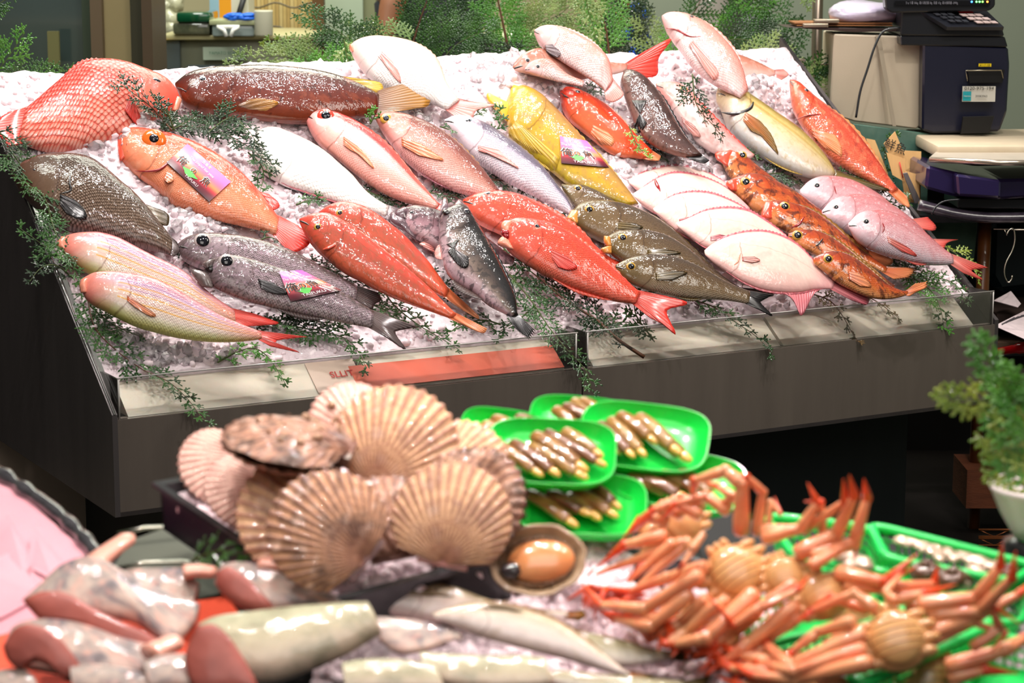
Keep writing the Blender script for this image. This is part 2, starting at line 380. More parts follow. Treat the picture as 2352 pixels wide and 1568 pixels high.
    @staticmethod
    def _cm(P):
        P = [np.array(p, float) for p in P]; m = len(P); out = []
        for i in range(m-1):
            p1, p2 = P[i], P[i+1]; p0 = P[i-1] if i else 2*p1-p2; p3 = P[i+2] if i < m-2 else 2*p2-p1
            for k in range(12):
                t = k/12; out.append(.5*((2*p1)+(-p0+p2)*t+(2*p0-5*p1+4*p2-p3)*t*t+(-p0+3*p1-3*p2+p3)*t**3))
        out.append(P[-1]); return np.array(out)
    def surf(s, x, y, lift=0.0):
        """point of the skin seen at a photo position"""
        hgt = 0
        for _ in range(4):
            P = onplane(x, y, s.P0+s.nn*hgt, s.nn); best = min(s.rows, key=lambda r: (P-s.nn*hgt-r[0]).length)
            c, e, a, b, u = best; q = (P-s.nn*hgt-c).dot(e)/max(a*a, 1e-9); hgt = b*math.sqrt(max(0, 1-min(1, q*q)))
        return onplane(x, y, s.P0+s.nn*(hgt+lift), s.nn)
    def eye(s, x, y, r, kind='white', pr=.6, flat=1.0, lift=0):
        X, Y = S(s.cr, (x,y)); rr = r/CR[s.cr][2]
        P = s.surf(X, Y); D = (P-CAM).dot(FF); R = rr/FPX*D
        vd = -(P-CAM).normalized(); nn = (s.nn*.75+vd*.5).normalized()
        A = (s.rows[3][0]-s.rows[0][0]).normalized(); A = (A-nn*A.dot(nn)).normalized(); B = nn.cross(A)
        P = P+vd*R*.16; e = MB().ell(P-nn*R*.1, A*R, B*R*flat, nn*R*.42, 20, 12).build('eye', EYEW[kind] if kind in EYEW else kind, s.o)
        MB().ell(P+nn*R*.16, A*R*pr, B*R*pr*flat, nn*R*.25, 16, 10).build('pupil', PUP, e)
        return s
    def _grid(s, name, base, outer, material, lift=0.0016, nu=9, nv=24, onbody=True, plane_lift=0, jag=0, thick=.0008, dome=0, label=None, parent=None):
        """fin between two lines given in photo positions"""
        bs = lin([S(s.cr, p) for p in base], nv); ou = catmull([S(s.cr, p) for p in outer], nv) if jag == 0 else lin([S(s.cr, p) for p in outer], nv)
        vs = []; uv = []
        for i in range(nu):
            t = i/(nu-1)
            for j in range(nv):
                x, y = bs[j]*(1-t)+ou[j]*t
                if jag and i == nu-1: 
                    k_ = jag*(j%2); x, y = ou[j]*(1-k_)+bs[j]*k_
                if onbody: P = s.surf(x, y, lift+.0015*t)
                else: P = onplane(x, y, s.P0+s.nn*(plane_lift+.003*math.sin(t*3)), s.nn)
                if dome: P = P+s.nn*dome*math.sin(math.pi*min(1,t*1.0))*math.sin(math.pi*(j+.5)/nv)
                rg = .0007*(1 if j % 2 else -1); vs.append(P+s.nn*rg); uv.append((t, j/(nv-1)))
        n0 = len(vs); vs += [v-s.nn*thick*(2 if not dome else 1) for v in vs]; uv += uv
        fs = []
        for i in range(nu-1):
            for j in range(nv-1):
                a = i*nv+j; fs.append((a, a+1, a+nv+1, a+nv)); fs.append((n0+a, n0+a+nv, n0+a+nv+1, n0+a+1))
        for j in range(nv-1):
            fs.append((j, n0+j, n0+j+1, j+1)); a = (nu-1)*nv+j; fs.append((a, a+1, n0+a+1, n0+a))
        for i in range(nu-1):
            a = i*nv; fs.append((a, a+nv, n0+a+nv, n0+a)); a += nv-1; fs.append((a, n0+a, n0+a+nv, a+nv))
        return mesh(name, vs, fs, material, parent or s.o, True, {'uv': uv, 'metric': uv}, label=label)
    def tail(s, outer, material, base=None, jag=0, lift=0):
        if base is None:
            o = CR[s.cr]; T, B = s.T3[-2], s.B3[-2]
            def px(P): d = P-CAM; z = d.dot(FF); return ((CX+FPX*d.dot(RR)/z-o[0])*o[2], (CY-FPX*d.dot(UU)/z-o[1])*o[2])
            base = [px(T), px(B)]
        s._grid('tail_fin', base, outer, material, onbody=False, nv=28, nu=10, jag=jag, plane_lift=lift); return s
    def fin(s, name, base, outer, material, onbody=True, **k): s._grid(name, base, outer, material, onbody=onbody, **k); return s
    def edge(s, name, t0, t1, hgt, material, side=1, back=.3, n=26, prof=None):
        """dorsal (side 1) or anal (side -1) fin rising from the outline"""
        vs = []; uv = []; r0, r1 = int(t0*(s.n-1)), int(t1*(s.n-1)); ax = (s.rows[r1][0]-s.rows[r0][0]).normalized()
        for j in range(n):
            q = r0+(r1-r0)*j/(n-1); i = min(int(q), s.n-2); f = q-i; 
            c = s.rows[i][0].lerp(s.rows[i+1][0], f); e = s.rows[i][1].lerp(s.rows[i+1][1], f); d = e.normalized()*side; b0 = c+e*side*.93
            hh = hgt*math.sin(math.pi*(.08+.9*j/(n-1)))**.6*(1 if j % 2 else .82)
            for i2, t in enumerate((0, .5, 1)):
                vs.append(b0+(d+ax*back).normalized()*hh*t+s.nn*(.0006*(1 if j % 2 else -1)+.002*t)); uv.append((t, j/(n-1)))
        n0 = len(vs); vs += [v-s.nn*.0016 for v in vs]; uv += uv; fs = []
        for j in range(n-1):
            for i in range(2):
                a = j*3+i; fs += [(a, a+1, a+4, a+3), (n0+a, n0+a+3, n0+a+4, n0+a+1)]
            a = j*3+2; fs.append((a, n0+a, n0+a+3, a+3))
        mesh(name, vs, fs, material, s.o, True, {'uv': uv, 'metric': uv}); return s
    def slash(s, pts, r, material, name='gill_slit', label=None):
        P = [s.surf(*p, lift=0) for p in catmull([S(s.cr, q) for q in pts], 14)]
        n = len(P); MB().tube(P, [r*math.sin(math.pi*(.1+.85*i/(n-1))) for i in range(n)], 6, flat=.6, up=s.nn).build(name, material, s.o, label=label); return s
# ------------------------------------------------------------------ the counter: brushed steel body, tilted bed of ice, clear acrylic guard
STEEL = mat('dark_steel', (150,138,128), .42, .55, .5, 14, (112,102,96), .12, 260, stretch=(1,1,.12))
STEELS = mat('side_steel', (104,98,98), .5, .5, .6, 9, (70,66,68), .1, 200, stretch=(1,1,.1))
def clearmat(name, col=(1,1,1,1), gl=1.0, body=0, bodycol=(200,190,180), rough=.05, fr=1.45, bump=0):
    m, nt, b = newmat(name); g = G(nt); tr = g.n('ShaderNodeBsdfTransparent'); tr.inputs[0].default_value = col; gs = g.n('ShaderNodeBsdfGlossy'); gs.inputs['Roughness'].default_value = rough
    f = g.n('ShaderNodeFresnel'); f.inputs[0].default_value = fr; mx = g.n('ShaderNodeMixShader'); g.l(g.math('MULTIPLY', f.outputs[0], gl, clamp=True), mx.inputs[0]); 
    b.inputs['Base Color'].default_value = srgb(bodycol); b.inputs['Roughness'].default_value = .2
    m2 = g.n('ShaderNodeMixShader'); m2.inputs[0].default_value = body; g.l(tr.outputs[0], m2.inputs[1]); g.l(b.outputs[0], m2.inputs[2]); g.l(m2.outputs[0], mx.inputs[1]); g.l(gs.outputs[0], mx.inputs[2])
    if bump:
        nb = g.bump(g.noise(g.obj(), 60, 3), bump, .01); g.l(nb, gs.inputs['Normal']); g.l(nb, f.inputs['Normal'])
    g.l(mx.outputs[0], [n for n in nt.nodes if n.type == 'OUTPUT_MATERIAL'][0].inputs['Surface']); return m
ACR = clearmat('clear_acrylic', (.97,.97,.96,1), 1.0, .06)
def wall(name, pts, d, m_, **k): mb = MB(); mb.prism(pts, d); return mb.build(name, m_, smooth=False, **k)
ctr = empty('display_counter', cnt(CL/2, .5, 0), 'low dark steel fish counter with tilted ice bed and clear guard along its front', 'counter')
SPLIT = 1.16
fz, fb = .6584, .445
for a, b in ((0, SPLIT-.002), (SPLIT+.002, CL)):
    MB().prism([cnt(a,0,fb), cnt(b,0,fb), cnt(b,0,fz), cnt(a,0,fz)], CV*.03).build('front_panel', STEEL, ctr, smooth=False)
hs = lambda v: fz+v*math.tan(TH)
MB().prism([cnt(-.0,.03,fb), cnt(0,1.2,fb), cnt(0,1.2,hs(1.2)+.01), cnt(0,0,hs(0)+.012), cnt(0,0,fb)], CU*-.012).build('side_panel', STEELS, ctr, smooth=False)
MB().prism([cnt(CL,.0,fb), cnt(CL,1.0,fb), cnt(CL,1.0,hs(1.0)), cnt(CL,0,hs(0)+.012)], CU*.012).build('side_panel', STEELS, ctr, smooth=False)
MB().prism([cnt(.25,.25,0), cnt(CL-.08,.25,0), cnt(CL-.08,.25,fb), cnt(.25,.25,fb)], CV*.9).build('base_cabinet', mat('base_dark', (30,36,38), .6, 0, .6, 6, (44,52,54), stretch=(1,1,.1)), ctr, smooth=False)
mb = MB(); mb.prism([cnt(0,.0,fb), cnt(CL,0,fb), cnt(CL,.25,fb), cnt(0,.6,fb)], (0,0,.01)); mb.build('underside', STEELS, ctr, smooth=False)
# acrylic guard: two lengths standing on the front lip, with returns at the ends
for a, b in ((.004, SPLIT-.012), (SPLIT+.012, CL-.004)):
    MB().box((cnt(a,.006,fz+.045)+cnt(b,.006,fz+.045))/2, CU*(b-a), CV*.005, V((0,0,.088))).build('acrylic_guard', ACR, ctr, smooth=False)
for a in (.006, SPLIT-.016, SPLIT+.016, CL-.006):
    mb = MB(); mb.prism([cnt(a-.0025,.008,fz), cnt(a-.0025,.12,hs(.12)), cnt(a-.0025,.10,fz+.088), cnt(a-.0025,.008,fz+.088)], CU*.005); mb.build('acrylic_return', ACR, ctr, smooth=False)
mb = MB()   # bright ground edges of the acrylic
for a, b in ((.004, SPLIT-.012), (SPLIT+.012, CL-.004)): mb.tube([cnt(a,.004,fz+.09), cnt(b,.004,fz+.09)], .0016, 6)
for a in (.006, SPLIT-.016, SPLIT+.016, CL-.006): mb.tube([cnt(a,.004,fz), cnt(a,.004,fz+.088)], .0022, 6)
mb.build('guard_edge', mat('acrylic_edge', (205,200,195), .15, coat=1), ctr)
MB().tube([cnt(-.006,0,hs(0)+.012), cnt(-.006,1.2,hs(1.2)+.012)], .003, 6).build('steel_rim', mat('bright_steel', (200,200,200), .25, 1), ctr)
# white foam board behind the guard, and the red notice behind the left length
foam = mat('foam_board', (242,232,214), .6, 0, .35, 12, (214,202,182), .25, 120, sss=.2)
for a, b, nm in ((.03, .60, 'pale foam board lying behind the guard below the striped fish'), (.62, 1.12, 'pale foam board behind the guard where the red notice hangs'), (SPLIT+.04, 1.75, 'pale foam board behind the guard beneath the red and brown fish'), (1.76, CL-.06, 'pale foam board behind the guard beneath the flatfish')):
    MB().prism([cnt(a,.016,fz+.001), cnt(a,.10,fz+.062), cnt(a,.14,fz+.062), cnt(a,.14,fz+.001)], CU*(b-a)).build('foam_board', foam, label=nm, cat='board', smooth=False)
nt_ = empty('notice_sheet', cnt(.85,.014,fz+.01), 'faded red notice sheet pressed behind the clear guard', 'sign')
def slope(u0, u1, s0, s1, off):   # a patch on the sloping face of the foam board
    q = lambda u_, t: cnt(u_, .016+.084*t, fz+.001+.061*t)+V((0,0,off))
    return [q(u0,s0), q(u1,s0), q(u1,s1), q(u0,s1)]
MB().prism(slope(.58,1.12,.02,.72,.004), (0,0,.0012)).build('sheet', mat('notice_red', (236,104,78), .5, 0, .4, 8, (226,140,112)), nt_, smooth=False)
MB().prism(slope(.48,.60,.05,.95,.003), (0,0,.0012)).build('pale_end', mat('notice_pale', (228,204,186), .5), nt_, smooth=False)
def font_text(name, txt, size, org, X, Y, material, parent=None, depth=.0004, align='CENTER', width=None, **k):
    cu = bpy.data.curves.new(name+'_c', 'FONT'); cu.body = txt; cu.size = size; cu.align_x = align; cu.align_y = 'CENTER'; cu.extrude = depth; cu.resolution_u = 3
    t = bpy.data.objects.new(name+'_t', cu); C.objects.link(t); bpy.context.view_layer.update()
    dg = bpy.context.evaluated_depsgraph_get(); me = bpy.data.meshes.new_from_object(t.evaluated_get(dg)); bpy.data.objects.remove(t)
    X = V(X).normalized(); Y = V(Y).normalized(); Z = X.cross(Y)
    vs = [v.co.copy() for v in me.vertices]
    if not vs: return None
    if width:
        w_ = max(v.x for v in vs)-min(v.x for v in vs); f = width/max(w_, 1e-6)
        for v in vs: v.x *= f
    o = mesh(name, [V(org)+X*v.x+Y*v.y+Z*v.z for v in vs], [tuple(f.vertices) for f in me.polygons], material, parent, False, recalc=False, **k)
    return o
RED = mat('print_red', (205,52,48), .5)
font_text('lettering', 'SLLIT', .026, cnt(.555,.016+.04,fz+.030+.008), CU, (CV*.084+V((0,0,.061))), RED, nt_)
# ------------------------------------------------------------------ ice
def icemat(name, col, tr, rough=.12, bumps=.4, sss=.3):
    m, nt, b = newmat(name); g = G(nt); ob = g.obj(); b.inputs['Base Color'].default_value = srgb(col)
    b.inputs['Roughness'].default_value = rough; b.inputs['Transmission Weight'].default_value = tr; b.inputs['IOR'].default_value = 1.31
    b.inputs['Subsurface Weight'].default_value = sss; b.inputs['Subsurface Radius'].default_value = (.015,.013,.014); b.inputs['Subsurface Scale'].default_value = 1
    b.inputs['Coat Weight'].default_value = .5; b.inputs['Coat Roughness'].default_value = .05
    vo = g.vor(ob, 75, 1, 'F1'); h = g.math('ADD', vo.outputs['Distance'], g.math('MULTIPLY', g.noise(ob, 160, 4), .8))
    g.l(g.bump(h, bumps, .006), b.inputs['Normal']); return m
ICE = icemat('ice_bed_mat', (252,232,238), 0, .25, .3, .3)
ICEC = clearmat('ice_chunk_mat', (1,.99,.995,1), 1.5, .34, (250,240,244), .08, 1.33, .5)
ICEF = icemat('ice_frost_mat', (255,236,242), 0, .2, .12, 0)
MOUNDS = [(250,345,.16,.045),(330,330,.08,.05),(120,350,.1,.03),(560,250,.12,.03),(650,260,.1,.03),(430,500,.1,.03),(480,560,.08,.02),(1130,210,.14,.06),(1230,200,.12,.06),(1330,220,.08,.03),(950,280,.08,.02),
          (690,480,.06,.02),(1400,380,.08,.03),(1500,380,.08,.035),(1600,390,.08,.035),(1700,240,.08,.06),(1740,220,.08,.06),(1760,390,.05,.02),(330,790,.05,.0),(450,790,.08,.01),(1900,640,.08,.01),(1560,330,.07,.03),(2050,300,.06,.01),(760,230,.07,.03)]
MO = [(bedc(onbed(x, y, .02))[:2], r, a) for x, y, r, a in MOUNDS]
from mathutils import noise as mn
def icey(u, w_):
    h = .008+.012*mn.noise(V((u*9, w_*9, 1)))+.006*mn.noise(V((u*30, w_*30, 4)))
    for (mu, mw), r, a in MO: h += a*math.exp(-((u-mu)**2+(w_-mw)**2)/(r*r)*1.4)
    if w_ < .2: h -= .012*(1-w_/.2)
    return h
BW, NU_, NW_ = 1.17, 300, 180
vs = []; fs = []
for j in range(NW_):
    w_ = .118+(BW-.118)*j/(NW_-1)
    for i in range(NU_):
        u_ = .012+(CL-.024)*i/(NU_-1); hh = icey(u_, w_)+.004*mn.noise(V((u_*80, w_*80, 9))); vs.append(bedxyz(u_, w_, hh))
for j in range(NW_-1):
    for i in range(NU_-1): a = j*NU_+i; fs.append((a, a+1, a+NU_+1, a+NU_))
nb = len(vs)  # closed below
for (i, j) in ((0,0),(NU_-1,0),(NU_-1,NW_-1),(0,NW_-1)): vs.append(vs[j*NU_+i]-CN*.05)
fs += [(nb, nb+3, nb+2, nb+1), tuple([nb, nb+1]+list(range(NU_-1,-1,-1)))]
mesh('ice_bed', vs, fs, ICE, label='sloping bed of crushed ice filling the steel counter', cat='ice', kind='stuff', recalc=False)
def blob(c, r, sub=1):
    bm = bmesh.new(); bmesh.ops.create_icosphere(bm, subdivisions=sub, radius=1); R_ = Quaternion(V((random.gauss(0,1), random.gauss(0,1), random.gauss(0,1))).normalized(), random.random()*6)
    f = V((random.uniform(.6,1.2), random.uniform(.6,1.2), random.uniform(.4,.9)))
    vs = []
    for v in bm.verts:
        p = v.co*random.uniform(.75, 1.2); p = V((p.x*f.x, p.y*f.y, p.z*f.z))*r; vs.append(c+R_@p)
    fs = [tuple(v.index for v in f_.verts) for f_ in bm.faces]; bm.free(); return vs, fs
def chunks(name, n, rmin, rmax, material, region, hfun, label, lift=.3):
    mb = MB()
    for _ in range(n):
        u_, w_ = region(); r = rmin+(rmax-rmin)*random.random()**2.2
        v_, f_ = blob(bedxyz(u_, w_, hfun(u_, w_)+r*lift*random.uniform(-1, .6)), r); mb.add(v_, f_)
    return mb.build(name, material, smooth=(name=='frosted_ice'), label=label, cat='ice', kind='stuff', recalc=True)
anyw = lambda: (random.uniform(.02, CL-.02), random.uniform(.13, 1.16))
chunks('frosted_ice', 6500, .006, .018, ICEF, anyw, icey, 'fine frosted ice pieces strewn over the ice bed between the fish', .5)
def near():
    m_ = random.choice(MO); return (min(CL-.02, max(.02, random.gauss(m_[0][0], m_[1]*.8))), min(1.155, max(.14, random.gauss(m_[0][1], m_[1]*.7))))
chunks('clear_ice', 1300, .008, .022, ICEC, near, lambda u, w_: icey(u, w_)+.004, 'clear glassy ice lumps heaped beside the fish', .5)
# ------------------------------------------------------------------ the fish on the ice
s_red = skin('skin_red_scaly', [(0,(214,62,52)),(.3,(232,96,80)),(.6,(240,128,106)),(1,(244,160,140))], scale=.0135, sdark=.75, head=(.3,(232,100,82),.9), sline=(205,58,48), coat=.6, sbump=.9)
s_grp = skin('skin_grouper', [(0,(66,26,16)),(.4,(112,46,26)),(.8,(132,62,36)),(1,(150,84,56))], spots=(11,(158,92,64),.56,.64,.6), spots2=(26,(60,22,14),.56,.66,.5), coat=1, rough=.25, gam=1.35)
s_white = skin('skin_white_bream', [(0,(230,160,140)),(.08,(238,206,190)),(.22,(238,226,220)),(1,(240,230,228))], scale=.006, sdark=.12, head=(.28,(236,196,188),.6), spots=(16,(235,205,198),.55,.75,.5))
s_pink = skin('skin_pink_bream', [(0,(206,130,116)),(.2,(222,160,148)),(.5,(236,190,186)),(1,(244,222,222))], scale=.006, sdark=.25, head=(.3,(228,178,178),.6), spots=(14,(212,120,110),.5,.7,.45))
s_brn = skin('skin_brown_head', [(0,(150,88,66)),(.4,(200,140,122)),(1,(232,196,190))], spots=(22,(225,190,180),.5,.65,.5))
s_yel = skin('skin_yellow', [(0,(150,116,70)),(.25,(186,144,66)),(.55,(206,160,40)),(.8,(190,158,36)),(1,(196,172,52))], head=(.26,(222,168,40),.7), spots=(20,(164,128,84),.48,.66,.6), spots2=(48,(120,96,48),.56,.7,.4), coat=1)
s_org = skin('skin_orange', [(0,(214,58,26)),(.4,(234,82,34)),(.8,(238,96,48)),(1,(236,130,90))], head=(.3,(222,60,40),.6), spots=(60,(246,150,80),.6,.68,.4), coat=1)
s_dkb = skin('skin_dark_brown', [(0,(66,40,36)),(.4,(92,60,54)),(.75,(112,80,74)),(1,(160,128,120))], spots=(20,(132,96,84),.5,.68,.6), spots2=(40,(44,28,28),.55,.66,.5), coat=1, gam=1.35)
s_til = skin('skin_tilefish', [(0,(222,90,84)),(.15,(232,140,134)),(.45,(240,186,182)),(1,(246,218,214))], spots=(18,(232,130,122),.5,.7,.6), head=(.22,(232,130,118),.5))
s_ylt = skin('skin_yellowtail', [(0,(92,84,46)),(.12,(150,128,60)),(.25,(206,184,122)),(.5,(226,204,170)),(.8,(222,212,204)),(1,(196,196,196))], spots=(26,(176,146,70),.52,.7,.4), stripes=[(.3,.05,(176,142,40),.6)], head=(.2,(212,186,140),.5), tail=(.5,(170,150,110),.5))
s_scp = skin('skin_scorpion', [(0,(196,58,34)),(.4,(222,84,50)),(1,(232,120,84))], spots=(24,(238,146,104),.5,.68,.7), spots2=(16,(160,42,32),.56,.68,.6), scale=.005, sdark=.3, coat=1)
s_alf = skin('skin_alfonsino', [(0,(218,62,32)),(.16,(226,76,44)),(.35,(238,132,92)),(.6,(242,160,120)),(1,(240,150,112))], scale=.0044, sdark=.3, sline=(224,96,64), head=(.26,(238,126,92),.6), spots=(12,(246,190,160),.5,.7,.5), sbump=.7)
s_wht = skin('skin_white_flat', [(0,(232,222,206)),(.3,(244,238,232)),(1,(250,244,240))], scale=.0085, sdark=.16, sline=(205,190,175), tail=(.8,(210,190,188),.7))
s_lng = skin('skin_red_back', [(0,(196,36,36)),(.25,(218,56,52)),(.31,(240,180,176)),(.45,(248,226,224)),(.7,(242,190,180)),(1,(240,170,160))], scale=.0050, sdark=.22, sline=(232,120,110), head=(.22,(236,150,146),.6), wob=.015, tail=(.5,(236,150,130),.5))
s_bpk = skin('skin_rosy_brown', [(0,(104,50,42)),(.27,(140,74,62)),(.42,(200,142,128)),(.7,(234,184,174)),(1,(236,176,172))], scale=.0050, sdark=.32, sline=(150,80,70), head=(.22,(196,126,112),.7), sbump=.7)
s_slv = skin('skin_silver_blue', [(0,(84,72,88)),(.3,(112,102,122)),(.42,(200,190,206)),(.6,(232,220,230)),(1,(222,204,212))], scale=.0052, sdark=.38, sline=(104,96,118), head=(.26,(228,206,214),.8), wob=.02, sbump=.8)
s_dbr = skin('skin_dark_bream', [(0,(84,64,48)),(.3,(104,80,60)),(.6,(124,98,74)),(.85,(140,116,98)),(1,(150,130,124))], scale=.0068, sdark=.6, sline=(56,42,34), head=(.2,(116,84,66),.7), coat=.8, sbump=.9, gam=1.35)
s_str = skin('skin_striped', [(0,(206,104,104)),(.12,(226,150,156)),(.3,(228,196,214)),(.55,(240,212,196)),(.8,(244,228,214)),(.93,(232,228,170)),(1,(222,214,120))], scale=.0055, sdark=.14, sline=(196,130,132), head=(.2,(238,150,136),.9), wob=.008,
    stripes=[(.2,.016,(176,100,140),.9),(.28,.016,(160,116,180),.9),(.36,.018,(246,176,60),1),(.44,.014,(176,130,190),.8),(.52,.02,(248,180,56),1),(.61,.014,(226,160,170),.6),(.68,.022,(248,186,70),1)], tail=(.72,(238,140,120),.7))
s_big = skin('skin_bigeye', [(0,(84,62,56)),(.18,(112,92,90)),(.4,(176,158,164)),(.7,(158,142,146)),(1,(186,172,172))], scale=.0052, sdark=.35, spots=(44,(206,180,196),.5,.66,.5), spots2=(70,(70,60,62),.52,.64,.6), head=(.2,(120,104,106),.6), coat=.9, gam=1.35)
s_gur = skin('skin_gurnard', [(0,(196,56,38)),(.3,(196,74,48)),(.45,(178,76,50)),(.75,(196,92,62)),(1,(216,110,80))], spots=(40,(150,92,62),.5,.66,.7), head=(.2,(206,76,62),.6), coat=1, tail=(.75,(236,112,72),.7), spots2=(16,(226,92,70),.56,.7,.4))
s_rok = skin('skin_dark_rock', [(0,(16,13,17)),(.3,(30,24,28)),(.42,(84,70,64)),(.65,(140,124,114)),(1,(206,180,188))], spots=(34,(26,21,26),.5,.62,.6), head=(.3,(78,54,64),.7), coat=1, wob=.12, gam=1.35)
s_rok2 = skin('skin_purple_rock', [(0,(84,54,64)),(.4,(122,92,98)),(.7,(186,152,160)),(1,(214,186,190))], spots=(30,(60,44,52),.5,.62,.7), coat=1, gam=1.35)
s_vred = skin('skin_vivid_red', [(0,(214,52,36)),(.35,(228,78,48)),(.7,(236,96,74)),(1,(238,122,100))], scale=.0048, sdark=.15, spots=(90,(246,170,130),.62,.68,.5), coat=1, spots2=(18,(228,92,50),.5,.7,.5))
s_isa = skin('skin_olive', [(0,(64,46,28)),(.25,(104,80,48)),(.5,(128,104,70)),(.75,(150,128,98)),(1,(182,166,146))], scale=.0040, sdark=.4, sline=(64,48,34), head=(.26,(124,104,60),.75), coat=1, gam=1.35)
s_flt = skin('skin_flatfish', [(0,(224,168,160)),(.06,(238,206,196)),(.3,(240,214,202)),(.7,(240,212,200)),(1,(232,184,180))], spots=(9,(232,178,170),.5,.7,.5), tail=(.78,(232,158,168),.8), coat=.7, rough=.22)
s_ork = skin('skin_orange_rock', [(0,(150,66,26)),(.3,(190,88,34)),(.6,(220,122,52)),(1,(240,182,132))], spots=(17,(104,46,22),.5,.6,.8), spots2=(30,(236,150,72),.55,.66,.5), scale=.0042, sdark=.2, coat=1, wob=.15, gam=1.35)
s_brm = skin('skin_small_bream', [(0,(196,110,114)),(.25,(216,146,150)),(.5,(232,180,186)),(.8,(226,200,208)),(1,(206,196,206))], scale=.0040, sdark=.4, sline=(196,116,124), head=(.24,(240,206,214),.8), spots=(14,(208,120,126),.5,.66,.4), coat=.9, spots2=(60,(246,226,230),.56,.66,.5))
f_red, f_org, f_pnk = finmat('fin_red', (222,58,44), (236,92,66)), finmat('fin_orange', (230,110,60), (238,150,100)), finmat('fin_pink', (226,130,124), (232,160,150))
f_drk, f_yel, f_brn = finmat('fin_dark', (26,18,21), (14,11,13)), finmat('fin_yellow', (196,150,30), (206,170,60)), finmat('fin_brown', (104,58,30), (170,116,34))
f_mau, f_gry, f_olv, f_flt = finmat('fin_mauve', (176,84,96), (140,66,84)), finmat('fin_grey', (150,130,134), (110,94,98)), finmat('fin_olive', (112,88,24), (60,46,18)), finmat('fin_flat', (228,130,136), (196,98,112))
f_fr = finmat('fin_front_red', (238,86,72), (232,60,50)); f_amb = finmat('fin_amber', (190,104,50), (120,92,36)); f_bbr = finmat('fin_bream', (234,140,130), (226,84,76)); f_gb = finmat('fin_grey_brown', (96,74,70), (66,50,50))
m_blood, m_dark = mat('blood', (150,22,26), .2, coat=.8), mat('gill_dark', (26,18,18), .3, coat=.8)
m_jy, m_jo, m_jd, m_jp, m_jr = mat('jaw_yellow', (222,172,44), .3, 0, .3, 60, (190,130,30), .3, 150, coat=1), mat('jaw_orange', (214,140,62), .3, coat=1, bump=.3), mat('jaw_dark', (70,52,58), .3, coat=1, noise=.6, nscale=60, col2=(150,120,130), bump=.4), mat('lip_pink', (242,150,124), .3, coat=.7, sss=.2), mat('jaw_red', (226,84,60), .3, coat=1, bump=.3)
m_jg = mat('jaw_grey', (92,76,72), .3, coat=1, noise=.5, nscale=70, col2=(150,140,140), bump=.3)
J = dict(onbody=False, thick=.006, dome=.007, nu=8, nv=12)
def jaw(f, base, outer, m_, name='jaw', lift=.004, **k): q = dict(J); q.update(k); return f.fin(name, base, outer, m_, plane_lift=lift, **q)
# top row
f = Fish('A', 'huge red fish with big pale-edged scales, snout touching the brown grouper', s_red, [(1203,372,1203,402),(1165,300,1180,445),(1080,228,1110,500),(960,175,1010,560),(840,128,900,610),(700,103,760,660),(560,118,610,700),(440,200,480,725),(330,290,350,730),(240,370,240,705),(170,430,120,650)], .075, 10, .42)
f.tail([(60,455),(-5,500),(-30,580),(20,640),(50,690)], f_fr).eye(1040,252,42,'dark',.75,.6).edge('dorsal_fin',.45,.8,.02,f_fr); f.fin('pectoral_fin', [(900,400),(880,330)], [(960,520),(930,560),(830,440)], f_fr)
jaw(f, [(1150,350),(1150,440)], [(1195,350),(1212,375),(1200,420),(1185,450)], m_jp, 'lips', .012)
f = Fish('S', 'large mottled chocolate brown grouper lying along the back of the ice', s_grp, [(402,190,404,201),(426,172,420,236),(465,160,455,258),(520,153,510,268),(600,150,590,276),(680,155,670,285),(750,166,740,285),(800,182,795,278),(840,200,840,268),(868,216,865,262)], .07, 12, .5)
f.tail([(935,190),(965,190),(986,215),(984,242),(950,250)], f_brn).eye(466,184,11,'dull',.6).fin('dorsal_fin', [(770,172),(848,204)], [(835,182),(872,189),(880,205),(862,214)], f_yel, onbody=False).edge('dorsal_spines',.35,.75,.012,f_brn)
f.slash([(408,200),(440,216),(470,236)], .004, m_dark, 'mouth_line'); f.fin('pectoral_fin', [(545,240),(550,262)], [(575,228),(600,226),(640,236),(600,260)], f_brn)
f = Fish('B', 'big white sea bream with orange cheek and curled tail at the back', s_white, [(590,128,592,152),(640,95,620,215),(740,72,680,300),(860,74,750,370),(980,96,850,430),(1080,135,960,470),(1160,200,1050,500),(1205,280,1120,515),(1235,370,1170,530),(1280,440,1205,548),(1325,495,1240,560)], .085, 14, .42)
f.tail([(1400,505),(1560,525),(1440,560),(1400,620),(1300,610)], f_pnk).eye(755,82,20,'pinkish',.7,.6).fin('pectoral_fin', [(800,165),(765,190)], [(870,230),(915,300),(932,378),(880,330),(840,260)], f_pnk).edge('dorsal_fin',.3,.85,.012,f_pnk); jaw(f, [(610,125),(620,165)], [(592,118),(588,140),(600,165)], m_jp, 'lips', .008)
fr = Fish('C', 'brown-headed bream peering out behind the ice, red tail raised', s_brn, [(225,385,240,412),(262,328,300,430),(320,283,380,450),(400,262,450,470),(500,298,540,485),(600,330,620,490),(700,335,690,475),(800,345,790,455),(900,357,900,440),(990,366,980,418)], .10, 25, .4)
fr.tail([(1100,285),(1285,198),(1200,330),(1190,440),(1100,460)], f_fr).eye(325,345,20,'white',.62)
f = Fish('C', 'small pale pink bream head poking from the ice below the brown one', s_pink, [(305,398,310,418),(340,358,380,445),(400,335,440,460),(470,338,500,480),(540,395,545,490),(600,440,600,500),(700,480,690,520)], .125, 25, .4); f.eye(393,385,17,'white',.62)
f = Fish('C', 'pink bream propped head-up with its belly to the front', s_pink, [(370,140,370,168),(420,118,400,235),(500,113,460,290),(600,143,540,345),(700,190,620,395),(790,250,700,445),(860,320,775,495),(885,400,820,530),(897,480,840,555)], .15, 22, .42)
